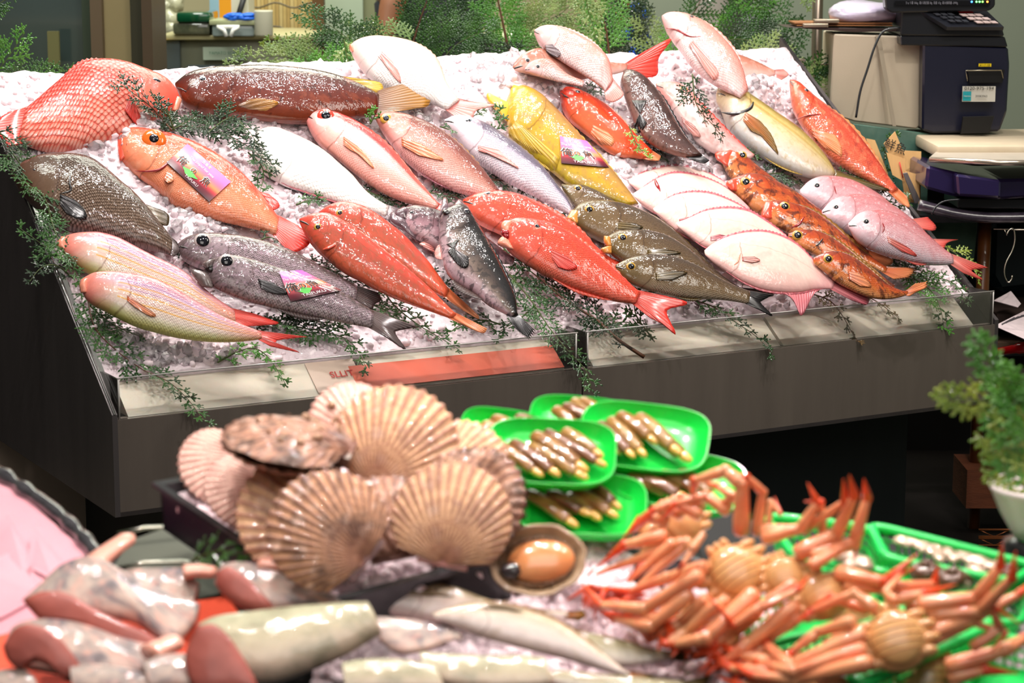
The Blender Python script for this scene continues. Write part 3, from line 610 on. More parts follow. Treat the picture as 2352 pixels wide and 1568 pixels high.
f.tail([(940,520),(965,575),(900,620),(845,605)], f_pnk).fin('pectoral_fin', [(440,240),(452,290)], [(490,235),(545,292),(525,325),(480,310)], f_gry).edge('dorsal_fin',.25,.8,.012,f_pnk)
f = Fish('C', 'pinkish silver bream whose tail end shows behind the tallest pink bream', s_brn, [(1640,300,1640,335),(1700,300,1700,430),(1760,315,1760,470),(1850,350,1850,470),(1920,385,1920,460),(1975,410,1970,445)], .06, 15, .4); f.tail([(2030,400),(2065,440),(2020,475)], f_pnk)
f = Fish('C', 'largest pink sea bream standing tallest at the back among green sprigs', s_pink, [(1220,46,1222,76),(1262,29,1245,140),(1350,30,1290,215),(1440,55,1345,290),(1540,110,1400,370),(1640,200,1470,440),(1720,300,1550,500),(1765,400,1640,550),(1785,480,1700,575),(1800,540,1740,595)], .13, 20, .42)
f.eye(1420,54,17,'dark',.7,.6).slash([(1250,130),(1320,140),(1400,180),(1480,185)], .004, m_blood, 'mouth_line').edge('dorsal_fin',.3,.9,.014,f_pnk); f.fin('pectoral_fin', [(1430,210),(1400,240)], [(1540,330),(1600,430),(1560,470),(1470,350)], f_pnk)
# second row
f = Fish('C', 'yellow-brown fish with wide open yellow mouth and a printed card on its flank', s_yel, [(222,548,172,650),(285,517,182,735),(370,548,190,820),(450,600,245,900),(530,678,315,965),(615,768,395,1030),(710,875,480,1085),(800,965,570,1160),(885,1062,670,1215),(955,1150,780,1255),(1015,1230,885,1285),(1065,1300,990,1315)], .055, 12, .42)
f.eye(365,577,18,'dull',.7); jaw(f, [(300,528),(230,640)], [(238,506),(215,522),(200,600),(190,640)], m_jy, lift=.01); jaw(f, [(230,640),(185,745)], [(62,556),(52,575),(62,610),(110,660)], m_jy, lift=.01)
f.fin('pectoral_fin', [(250,745),(200,800)], [(540,985),(500,1080),(430,1050),(330,985),(200,850)], f_yel).edge('dorsal_fin',.35,.9,.01,f_yel)
YEL = f
f = Fish('C', 'glossy bright orange grouper half sunk in ice behind the yellow fish', s_org, [(538,532,540,568),(590,527,560,670),(670,543,610,750),(770,590,690,820),(870,655,770,885),(960,740,850,950),(1040,830,930,985),(1110,900,1030,995),(1160,950,1110,1000)], .06, 12, .48)
f.eye(658,562,22,'dark',.6).tail([(1215,980),(1200,1010),(1140,1010)], f_org).fin('pectoral_fin', [(760,770),(745,830)], [(860,820),(905,880),(860,930),(800,900)], f_org).slash([(545,560),(590,590),(640,610)], .003, m_dark, 'mouth_line').edge('dorsal_fin',.3,.9,.01,f_org)
f = Fish('C', 'dark brown rockfish standing head-up between the orange and pink fish', s_dkb, [(985,403,962,422),(1040,418,938,490),(1110,455,955,560),(1180,520,980,640),(1240,600,1010,730),(1290,690,1050,810),(1340,780,1110,880),(1390,860,1200,935),(1440,920,1300,970),(1495,980,1400,992)], .095, 12, .5)
f.fin('pectoral_fin', [(1020,610),(1120,610)], [(1120,760),(1085,815),(1060,825),(1030,780)], f_drk).tail([(1540,1010),(1500,1030),(1430,1010)], f_drk).eye(1000,450,14,'dark',.6).edge('dorsal_fin',.3,.9,.012,f_drk)
f = Fish('C', 'slender pink tilefish with blunt forehead beside the dark brown rockfish', s_til, [(1180,498,1185,532),(1240,491,1230,600),(1320,498,1280,670),(1400,540,1330,740),(1480,625,1390,820),(1570,725,1460,900),(1660,820,1560,960),(1740,895,1660,990),(1800,945,1750,1000),(1840,975,1810,1000)], .065, 12, .45)
f.eye(1365,540,27,'gold',.6).edge('dorsal_fin',.3,.95,.012,f_fr).fin('pectoral_fin', [(1350,720),(1365,760)], [(1440,780),(1480,850),(1430,850)], f_pnk)
f = Fish('D', 'silvery gold yellowtail with a cut gill and long orange side fin', s_ylt, [(280,585,272,680),(330,566,318,755),(425,585,345,842),(520,645,390,912),(620,712,470,978),(720,780,560,1042),(820,850,660,1102),(910,930,770,1150),(980,1010,880,1183),(1035,1090,980,1190),(1065,1150,1045,1182)], .07, 12, .46)
f.eye(375,612,33,'dull',.5).fin('pectoral_fin', [(465,745),(450,800)], [(560,800),(640,900),(687,1035),(610,930),(500,870)], f_amb).slash([(518,680),(500,720),(440,750),(370,758),(300,748)], .007, m_dark, 'gill_slit').tail([(1200,1185),(1430,1265),(1300,1262),(1130,1215)], f_olv).edge('anal_fin',.55,.85,.012,f_yel,-1)
f = Fish('D', 'long orange-red scorpionfish with dark blotches along the right end of the ice', s_scp, [(762,528,758,560),(830,563,775,700),(920,638,820,810),(1020,712,880,900),(1130,800,960,1000),(1220,895,1050,1080),(1300,1000,1160,1145),(1370,1100,1270,1200),(1430,1190,1370,1250),(1485,1262,1440,1292)], .075, 12, .5)
f.eye(868,606,18,'dark',.6).tail([(1545,1310),(1560,1380),(1490,1350)], f_org).fin('pectoral_fin', [(905,850),(925,930)], [(1070,900),(1110,1000),(1090,1060),(1000,1020)], f_org).edge('dorsal_fin',.3,.9,.018,f_org).slash([(800,800),(880,770),(980,760)], .003, m_blood, 'gill_slit')
# third row
f = Fish('A', 'orange-red alfonsino with a huge orange eye and a printed card on its side', s_alf, [(808,572,786,628),(865,557,800,770),(960,565,880,855),(1080,588,1000,945),(1200,620,1100,1025),(1320,668,1170,1090),(1440,730,1290,1125),(1550,805,1410,1170),(1640,885,1540,1200),(1720,975,1660,1228),(1790,1070,1760,1252),(1860,1160,1840,1282)], .055, 10, .4)
f.eye(1026,642,84,'orange',.44).tail([(1980,1205),(2055,1275),(2060,1340),(1960,1390),(1890,1350)], f_fr).fin('dorsal_fin', [(1730,985),(1820,1100)], [(1790,1000),(1850,1050),(1862,1090),(1800,1120)], f_fr, onbody=False).edge('dorsal_spines',.35,.7,.014,f_red)
jaw(f, [(850,560),(860,740)], [(808,565),(790,600),(784,680),(800,780)], m_jr, 'jaw', .012); f.fin('pectoral_fin', [(1110,850),(1090,900)], [(1150,870),(1160,910),(1120,930)], f_org).slash([(890,560),(850,640),(850,730)], .003, m_blood, 'mouth_line').slash([(1170,740),(1080,830),(1000,850),(900,850)], .0035, m_blood, 'gill_slit')
ALF = f
f = Fish('B', 'wide white fish with its head hidden under a dark sprig', s_wht, [(-60,790,-60,850),(-20,700,0,960),(80,675,60,1010),(200,715,170,1070),(320,770,290,1110),(430,840,410,1150),(520,920,530,1185),(600,990,630,1215),(680,1085,720,1235),(760,1150,790,1255),(850,1200,830,1272)], .04, 8, .36, gill=0)
f.tail([(930,1215),(900,1300),(850,1300)], f_gry).edge('dorsal_fin',.2,.9,.01,f_gry).edge('anal_fin',.2,.9,.012,f_flt,-1)
f = Fish('B', 'white-sided fish with a crimson back stripe and large red eye', s_lng, [(290,580,293,618),(350,562,325,695),(450,570,385,785),(560,600,470,855),(680,660,570,940),(780,730,670,1020),(870,815,780,1095),(950,910,890,1150),(1030,1010,990,1185),(1110,1100,1080,1205),(1190,1190,1160,1222)], .06, 12, .45)
f.eye(430,600,58,'red',.58).tail([(1260,1230),(1240,1270),(1200,1250)], f_red).fin('pectoral_fin', [(548,735),(550,790)], [(630,790),(700,860),(755,952),(660,860),(590,820)], f_org).edge('dorsal_fin',.3,.95,.01,f_red)
f = Fish('B', 'rosy brown snapper with a gold-ringed eye beside the crimson-backed fish', s_bpk, [(757,595,762,620),(840,580,800,690),(960,590,860,780),(1080,628,940,880),(1200,690,1040,970),(1310,770,1140,1035),(1400,860,1230,1080),(1480,950,1330,1115),(1545,1035,1440,1138),(1595,1105,1520,1150)], .06, 12, .45)
f.eye(832,617,40,'gold',.56).fin('pectoral_fin', [(935,740),(940,795)], [(1060,780),(1150,840),(1215,895),(1050,860)], f_org).tail([(1640,1130),(1620,1180),(1560,1170)], f_pnk).edge('dorsal_fin',.3,.9,.01,f_brn).edge('anal_fin',.5,.8,.012,f_mau,-1)
f = Fish('B', 'silver-blue mullet-like fish with even dark scales ending at the olive fish', s_slv, [(1222,622,1228,652),(1300,598,1285,725),(1400,613,1350,820),(1500,650,1430,900),(1600,710,1530,970),(1700,780,1630,1035),(1800,860,1740,1095),(1890,950,1850,1150),(1970,1050,1940,1200),(2030,1130,2010,1235),(2075,1215,2060,1262)], .06, 12, .45)
f.eye(1380,636,30,'dull',.6).fin('pectoral_fin', [(1445,795),(1450,830)], [(1580,820),(1660,890),(1720,950),(1580,870)], f_pnk).tail([(2110,1260),(2080,1290),(2050,1280)], f_gry).edge('dorsal_fin',.35,.9,.008,f_gry)
f = Fish('A', 'dark bronze scaly bream lying by the left edge of the ice', s_dbr, [(72,850,75,880),(150,795,130,980),(260,753,230,1085),(380,738,340,1175),(500,738,450,1238),(610,765,570,1268),(710,835,690,1298),(800,915,800,1325),(890,990,900,1352),(980,1090,1000,1375),(1060,1190,1080,1392),(1150,1300,1140,1410)], .055, 10, .42)
f.eye(235,850,22,'dark',.6).fin('pectoral_fin', [(400,1000),(400,1070)], [(500,1040),(560,1100),(578,1165),(520,1165),(440,1130)], f_drk).fin('dorsal_fin', [(960,1065),(1025,1180)], [(1095,1115),(1128,1150),(1122,1208),(1080,1210)], f_olv, onbody=False).tail([(1180,1320),(1200,1380),(1160,1420)], f_gb).slash([(470,870),(465,930),(470,980),(400,1000)], .003, m_dark, 'gill_slit')
# fourth row
f = Fish('E', 'pink and yellow striped threadfin bream, the one lying behind its twin', s_str, [(400,288,390,335),(465,260,442,415),(560,247,520,475),(670,246,640,540),(780,275,760,590),(890,330,880,630),(1000,388,1000,670),(1110,440,1120,710),(1220,500,1240,750),(1330,590,1360,790),(1440,680,1470,820),(1560,760,1570,850)], .05, 12, .45)
f.tail([(1700,785),(1860,845),(1760,860),(1650,868)], f_fr).eye(577,258,24,'gold',.6,.6); jaw(f, [(450,275),(445,350)], [(412,266),(395,285),(380,300),(382,335),(410,350)], m_jp, 'lips', .01, dome=.005)
f = Fish('E', 'pink and yellow striped threadfin bream nearest the front corner', s_str, [(540,556,532,608),(620,516,590,705),(720,506,700,765),(830,512,810,825),(940,530,920,875),(1050,560,1040,910),(1150,610,1160,940),(1250,668,1280,960),(1350,728,1400,972),(1450,785,1510,974),(1560,835,1610,970),(1660,875,1690,962),(1740,905,1745,952)], .085, 16, .45)
f.tail([(2050,938),(1860,960),(1850,985),(2000,1042),(1800,1000)], f_fr).eye(712,529,24,'gold',.62,.6); jaw(f, [(590,545),(585,640)], [(552,552),(535,580),(530,600),(540,640)], m_jp, 'lips', .01, dome=.005); f.fin('pectoral_fin', [(845,660),(850,700)], [(940,720),(1040,790),(1000,800),(900,740)], f_org)
f = Fish('E', 'dusky silver big-eyed fish lying behind its open-mouthed neighbour', s_big, [(1182,320,1185,352),(1240,278,1230,430),(1340,252,1320,475),(1450,250,1440,520),(1580,262,1570,560),(1720,288,1710,600),(1860,335,1850,640),(2000,400,1990,670),(2140,470,2130,690),(2270,540,2260,700),(2380,600,2370,702)], .05, 12, .45)
f.tail([(2520,640),(2545,690),(2500,720),(2480,752),(2400,730)], f_gb).eye(1352,302,60,'white',.74).edge('dorsal_fin',.4,.9,.01,f_gb)
f = Fish('E', 'dusky silver big-eyed fish with gaping mouth and a printed card on it', s_big, [(1400,438,1350,520),(1475,403,1410,600),(1570,398,1510,650),(1690,425,1640,700),(1820,465,1780,735),(1950,510,1920,770),(2080,560,2060,800),(2200,605,2190,825),(2310,660,2310,850),(2410,720,2420,870),(2490,765,2480,882)], .085, 16, .45)
f.tail([(2795,873),(2660,895),(2640,920),(2708,1025),(2560,930)], f_gb).eye(1512,437,56,'white',.72).fin('pectoral_fin', [(1720,550),(1740,610)], [(1820,575),(1920,648),(1840,650),(1780,635)], f_drk)
jaw(f, [(1420,520),(1420,610)], [(1290,485),(1275,500),(1300,540),(1350,600)], m_jg, lift=.006); jaw(f, [(1440,415),(1400,500)], [(1372,432),(1350,450),(1360,462)], m_jg, lift=.012, name='upper_jaw'); f.slash([(1370,450),(1400,480),(1415,510)], .012, m_dark, 'mouth'); f.edge('anal_fin',.5,.75,.02,f_gb,-1)
BIG = f
f = Fish('F', 'brick red gurnard with bony head, the one lying behind its twin', s_gur, [(95,193,112,216),(150,155,180,280),(250,128,260,340),(360,145,350,400),(460,195,440,460),(560,265,530,520),(660,345,620,580),(750,440,720,640),(830,530,810,700),(900,625,880,740),(960,705,940,762)], .055, 12, .45)
f.tail([(1160,880),(1158,905),(1080,862),(1020,825)], f_org).eye(235,202,27,'gold',.6)
f = Fish('F', 'brick red gurnard with bony head, lying in front of its twin', s_gur, [(-35,238,-32,272),(40,212,10,360),(130,204,80,450),(230,238,170,530),(340,305,270,605),(450,390,380,660),(560,475,490,720),(670,560,600,770),(780,650,710,812),(870,735,810,847),(950,815,910,882),(1010,875,980,907)], .09, 16, .45)
f.tail([(1218,970),(1192,1000),(1120,975),(1050,945)], f_org).eye(88,295,28,'gold',.6).edge('dorsal_fin',.2,.8,.008,f_red).slash([(120,445),(165,430),(200,410),(210,380)], .005, m_jr, 'gill_edge')
f = Fish('F', 'purplish rockfish with open mouth lying behind the upright black rockfish', s_rok2, [(640,165,650,300),(720,152,700,345),(800,160,760,378),(900,185,870,440),(1030,250,1000,480),(1160,330,1130,510),(1260,400,1240,530),(1340,460,1330,540),(1400,500,1390,540)], .05, 10, .42)
f.eye(715,200,16,'dark',.6); jaw(f, [(700,175),(700,240)], [(660,155),(600,190),(620,235)], m_jd, lift=.01, name='upper_jaw'); jaw(f, [(700,230),(740,370)], [(590,190),(568,205),(575,250),(640,300)], m_jd, lift=.006)
f.fin('pectoral_fin', [(860,420),(870,465)], [(800,385),(765,405),(790,425)], f_pnk, onbody=False)
f = Fish('F', 'black and white rockfish lying mouth-up with gaping jaws', s_rok, [(1030,140,930,175),(1090,165,888,240),(1150,250,882,350),(1205,340,893,450),(1260,430,915,560),(1310,525,970,640),(1355,620,1050,695),(1395,710,1130,740),(1420,800,1220,810),(1420,860,1320,862),(1425,880,1370,892)], .095, 8, .5)
jaw(f, [(900,220),(960,200)], [(912,130),(925,98),(945,98),(962,150)], m_jd, lift=.012); jaw(f, [(970,200),(1085,200)], [(990,150),(1020,112),(1040,112),(1075,150)], m_jd, lift=.012, name='upper_jaw')
f.tail([(1540,985),(1500,1045),(1450,1010),(1395,960)], f_drk, jag=.25).eye(1078,196,30,'dark',.7).fin('pectoral_fin', [(945,408),(1030,378)], [(1092,490),(1092,548),(1060,564),(1010,530),(955,460)], f_drk).edge('dorsal_fin',.35,.9,.012,f_drk).edge('anal_fin',.6,.85,.03,f_gb,-1).slash([(920,180),(950,200),(980,190)], .01, m_dark, 'mouth').edge('pelvic_fin',.3,.42,.03,f_pnk,-1)
f = Fish('F', 'vivid red rock cod lying behind the open-mouthed red one', s_vred, [(1055,110,1062,142),(1130,78,1110,225),(1230,57,1190,285),(1350,60,1300,340),(1460,88,1400,400),(1570,142,1500,450),(1670,200,1600,490),(1770,265,1710,520),(1860,340,1820,540),(1950,430,1930,560),(2040,500,2030,572),(2110,530,2100,590)], .055, 12, .45)
f.eye(1222,77,22,'dull',.6).edge('dorsal_fin',.4,.85,.016,f_red)
f = Fish('F', 'vivid red rock cod with pouting open mouth and forked tail over the guard', s_vred, [(1325,262,1318,392),(1400,238,1370,460),(1520,245,1470,535),(1640,270,1580,605),(1750,320,1690,660),(1850,395,1800,710),(1950,475,1910,745),(2040,555,2010,775),(2120,630,2100,795),(2190,690,2170,802),(2240,732,2200,812)], .095, 16, .45)
f.tail([(2390,748),(2560,800),(2430,840),(2417,878),(2480,1012),(2400,950),(2290,890)], f_fr).eye(1550,294,26,'red',.68).fin('pectoral_fin', [(1640,440),(1650,500)], [(1750,490),(1820,560),(1760,580),(1690,560)], f_fr).edge('dorsal_fin',.45,.95,.014,f_red).edge('anal_fin',.45,.85,.018,f_red,-1)
jaw(f, [(1400,250),(1370,330)], [(1340,248),(1318,262),(1312,290),(1330,330)], m_jp, lift=.014, name='upper_lip', dome=.005); jaw(f, [(1350,340),(1400,440)], [(1310,360),(1290,385),(1292,405),(1340,425)], m_jp, lift=.012, name='lower_lip', dome=.005); f.slash([(1325,300),(1345,345),(1335,380)], .012, m_blood, 'mouth')
# olive grunts
gi = 'olive brown grunts shingled in a row'
f = Fish('G', 'olive brown grunt deepest in its row, only head and shoulder showing', s_isa, [(112,183,120,212),(170,188,150,260),(250,188,200,325),(340,218,290,380),(430,270,400,425),(520,330,500,480),(620,400,600,530)], .045, 10, .42, group=gi); f.eye(225,212,28,'gold',.64)
f = Fish('G', 'largest olive brown grunt with orange lips above two smaller ones', s_isa, [(160,383,152,415),(240,313,225,478),(340,294,320,535),(460,297,440,590),(580,328,570,630),(700,380,690,665),(800,440,800,695),(890,515,900,725),(980,600,1000,765),(1070,690,1090,805),(1170,780,1190,855),(1270,850,1280,892),(1340,885,1340,912)], .06, 12, .42, group=gi)
f.eye(302,353,33,'gold',.66).edge('dorsal_fin',.3,.9,.01,f_olv); jaw(f, [(245,360),(225,440)], [(185,352),(158,395),(152,412),(190,430)], m_jo, 'lips', .012, dome=.004); f.fin('pectoral_fin', [(480,430),(480,480)], [(600,440),(660,470),(600,490)], f_olv).tail([(1500,885),(1530,925),(1440,935)], f_gb)
f = Fish('G', 'olive brown grunt with open orange mouth between the large and lowest ones', s_isa, [(415,535,400,605),(480,500,460,660),(600,487,570,725),(720,495,700,765),(830,530,820,795),(930,590,920,825),(1020,660,1020,855),(1110,740,1110,885),(1200,810,1200,912),(1290,870,1290,922)], .085, 14, .42, group=gi)
f.eye(524,541,33,'gold',.66).edge('dorsal_fin',.3,.9,.008,f_olv).fin('pectoral_fin', [(690,618),(690,652)], [(800,612),(915,640),(800,655)], f_olv); jaw(f, [(440,530),(450,590)], [(400,525),(400,560),(420,590)], m_jo, lift=.012, dome=.004, name='upper_lip'); jaw(f, [(450,590),(450,640)], [(410,600),(380,612),(400,635)], m_jo, lift=.012, dome=.004, name='lower_lip')
f = Fish('G', 'lowest olive brown grunt with its dark forked tail over the guard', s_isa, [(476,720,478,747),(550,683,535,825),(650,656,640,875),(760,652,750,908),(870,667,870,935),(980,704,980,948),(1080,755,1090,950),(1180,812,1190,955),(1280,862,1280,967),(1370,895,1360,982)], .11, 16, .42, group=gi)
f.eye(579,732,33,'gold',.66).edge('dorsal_fin',.3,.9,.008,f_olv).fin('pectoral_fin', [(740,772),(748,818)], [(850,760),(958,770),(860,818)], f_olv).tail([(1530,918),(1450,962),(1450,980),(1526,1062),(1430,1015)], f_drk).edge('anal_fin',.5,.7,.014,f_olv,-1)
# flatfish
gf = 'pale flatfish shingled belly side up'
def flat(label, st, h, tilt):
    q = Fish('G', label, s_flt, st, h, tilt, .24, group=gf, gill=.2); q.edge('dorsal_fin',.12,.93,.016,f_flt,1,.15,60); q.edge('anal_fin',.2,.93,.014,f_flt,-1,.15,60); return q
flat('faint pale flatfish furthest back in its row, half under ice', [(560,150,570,180),(650,110,660,250),(760,75,770,300),(870,62,880,320),(980,75,1000,330),(1090,110,1100,330),(1190,160,1190,320),(1280,220,1270,330)], .03, 6)
flat('pale flatfish with a dark red cut behind its head', [(595,243,600,270),(670,195,680,340),(760,140,780,400),(860,110,880,440),(980,118,1000,470),(1100,152,1110,490),(1200,200,1210,480),(1290,265,1290,460),(1370,340,1360,430)], .045, 8).slash([(740,150),(752,185),(775,232)], .006, m_blood, 'cut', 'dark red cut')
flat('pale flatfish below the one with the red cut', [(725,345,735,365),(800,290,800,430),(880,253,880,500),(1000,237,1000,560),(1120,250,1120,590),(1230,290,1240,600),(1330,340,1340,590),(1430,410,1440,570),(1500,460,1500,540)], .065, 9).fin('pectoral_fin', [(900,415),(905,450)], [(960,400),(1000,405),(960,440)], f_flt)
flat('pale flatfish directly behind the frontmost whole one', [(880,440,890,465),(960,410,950,520),(1080,360,1060,600),(1230,345,1200,640),(1360,365,1340,660),(1460,420,1450,670),(1550,480,1540,660),(1640,550,1630,660),(1700,600,1690,650)], .085, 10).fin('pectoral_fin', [(1110,530),(1110,560)], [(1170,515),(1215,530),(1170,550)], f_flt)
f = flat('whole pale flatfish in front of its row, pink tail over the guard', [(1068,623,1075,657),(1130,574,1140,717),(1230,530,1230,778),(1350,503,1330,840),(1480,503,1450,888),(1600,540,1580,908),(1700,600,1700,908),(1790,690,1800,887),(1870,780,1880,882),(1940,820,1920,882)], .11, 12)
f.tail([(2090,848),(2160,905),(2172,930),(2150,985),(2050,955)], f_flt).fin('pectoral_fin', [(1322,665),(1322,692)], [(1400,663),(1442,690),(1390,705)], f_pnk).fin('anal_flap', [(1560,900),(1850,880)], [(1660,925),(1700,1040),(1725,1052),(1770,970),(1790,915)], f_flt, onbody=False)
f.slash([(1215,620),(1210,680),(1175,700)], .003, m_jp, 'gill_edge').slash([(1310,640),(1290,700),(1240,740)], .003, m_jp, 'gill_edge')
# orange rockfish
go = 'mottled orange rockfish shingled in a row'
f = Fish('C', 'mottled orange rockfish topmost in its row, mouth pointing up', s_ork, [(1655,915,1590,965),(1720,935,1625,1035),(1790,985,1660,1110),(1870,1055,1730,1160),(1950,1115,1810,1200),(2020,1170,1900,1230),(2100,1240,2000,1270)], .05, 10, .45, group=go)
f.eye(1757,977,32,'gold',.66); jaw(f, [(1740,945),(1660,1050)], [(1668,905),(1640,935),(1576,962),(1590,1000)], m_jr, 'jaw', .012)
f = Fish('C', 'mottled orange rockfish second from the top of its row', s_ork, [(1655,1148,1660,1192),(1730,1118,1740,1260),(1810,1098,1820,1335),(1920,1120,1920,1395),(2020,1170,2020,1432),(2120,1225,2120,1462),(2220,1300,2220,1482),(2320,1370,2320,1495),(2420,1440,2420,1515),(2520,1530,2500,1582),(2600,1620,2580,1662)], .06, 12, .42, group=go)
f.eye(1780,1157,38,'gold',.66).tail([(2765,1668),(2752,1702),(2680,1722)], f_org); jaw(f, [(1730,1130),(1720,1210)], [(1662,1145),(1650,1165),(1680,1200)], m_jr, 'jaw', .012)
f = Fish('G', 'mottled orange rockfish in the middle of its row with raised jaw', s_ork, [(1475,310,1452,392),(1550,293,1520,455),(1640,306,1620,505),(1740,335,1720,545),(1840,390,1830,582),(1930,460,1920,622),(2020,540,2010,662),(2110,615,2100,702),(2200,680,2180,732),(2290,742,2270,778)], .085, 14, .42, group=go)
f.eye(1604,333,38,'gold',.66).tail([(2400,738),(2492,740),(2480,782),(2440,812),(2340,822)], f_org, jag=.3).edge('dorsal_fin',.3,.9,.014,f_amb); jaw(f, [(1540,300),(1530,410)], [(1480,295),(1462,330),(1450,390),(1480,410)], m_jr, 'jaw', .01); f.slash([(1735,400),(1690,455),(1600,480)], .004, m_blood, 'gill_slit')
f = Fish('G', 'mottled orange rockfish second from the bottom of its row', s_ork, [(1628,512,1632,548),(1710,488,1720,612),(1820,494,1830,665),(1920,540,1920,725),(2010,605,2010,772),(2100,680,2100,802),(2190,750,2180,832),(2280,815,2260,862),(2340,860,2320,890)], .105, 16, .42, group=go)
f.eye(1690,524,38,'gold',.66).edge('dorsal_fin',.3,.9,.012,f_amb).fin('pectoral_fin', [(1850,610),(1850,640)], [(1920,615),(1990,650),(1930,665)], f_org).slash([(1860,545),(1830,580),(1790,610)], .003, m_dark, 'gill_slit')
f = Fish('G', 'lowest mottled orange rockfish tucked behind the flatfish tail', s_ork, [(1792,674,1800,712),(1870,639,1870,765),(1960,631,1950,835),(2050,662,2040,885),(2140,725,2130,925),(2230,800,2220,948),(2310,860,2310,948),(2380,890,2390,932),(2425,895,2425,917)], .13, 18, .42, group=go)
f.eye(1895,682,34,'gold',.66).tail([(2480,840),(2562,825),(2572,865),(2480,905),(2440,930)], f_org, jag=.3).fin('pectoral_fin', [(2030,762),(2035,815)], [(2090,770),(2150,820),(2183,865),(2110,862)], f_org).edge('dorsal_fin',.3,.85,.012,f_amb)
# small bream
gb_ = 'small pink sea bream shingled at the right end'
m_slit = mat('slit_red', (150,40,44), .2, coat=.8)
f = Fish('H', 'small pink sea bream uppermost of the three with plain white face', s_brm, [(108,218,115,252),(165,163,155,298),(240,133,230,350),(340,129,320,395),(440,151,430,425),(540,195,530,455),(640,255,630,475),(720,320,720,482),(800,380,790,482),(860,430,840,482)], .06, 12, .45, group=gb_)
f.eye(222,194,26,'white',.66).tail([(960,400),(1015,460),(1000,490),(900,482)], f_bbr).slash([(335,185),(340,215),(352,250)], .0028, m_slit).slash([(112,242),(150,258),(190,262)], .003, m_jp, 'mouth_line')
f = Fish('H', 'small pink sea bream in the middle of the three', s_brm, [(255,358,260,388),(310,298,300,435),(390,262,380,485),(490,250,480,535),(600,264,590,565),(700,310,690,595),(800,375,790,615),(890,450,880,625),(960,520,950,622),(1010,560,990,622)], .095, 14, .45, group=gb_)
f.eye(350,339,24,'white',.66).tail([(1165,550),(1090,575),(1060,640),(1020,640)], f_bbr).slash([(460,325),(470,350),(468,385)], .0028, m_slit).edge('dorsal_fin',.35,.9,.008,f_bbr)
f = Fish('H', 'lowest small pink sea bream with its forked red tail past the guard', s_brm, [(430,443,438,482),(495,380,490,555),(580,357,570,610),(680,359,670,655),(780,394,770,685),(880,455,870,710),(970,530,960,722),(1050,600,1050,724),(1120,650,1130,717)], .13, 18, .45, group=gb_)
f.eye(550,434,26,'white',.66).tail([(1365,738),(1265,752),(1258,765),(1332,822),(1200,775)], f_bbr).slash([(660,440),(668,475),(658,510)], .003, m_slit).fin('pectoral_fin', [(690,528),(700,572)], [(770,570),(840,610),(890,662),(790,630)], f_bbr).edge('dorsal_fin',.3,.9,.008,f_bbr).edge('anal_fin',.6,.8,.012,f_bbr,-1)
auto_mouths()
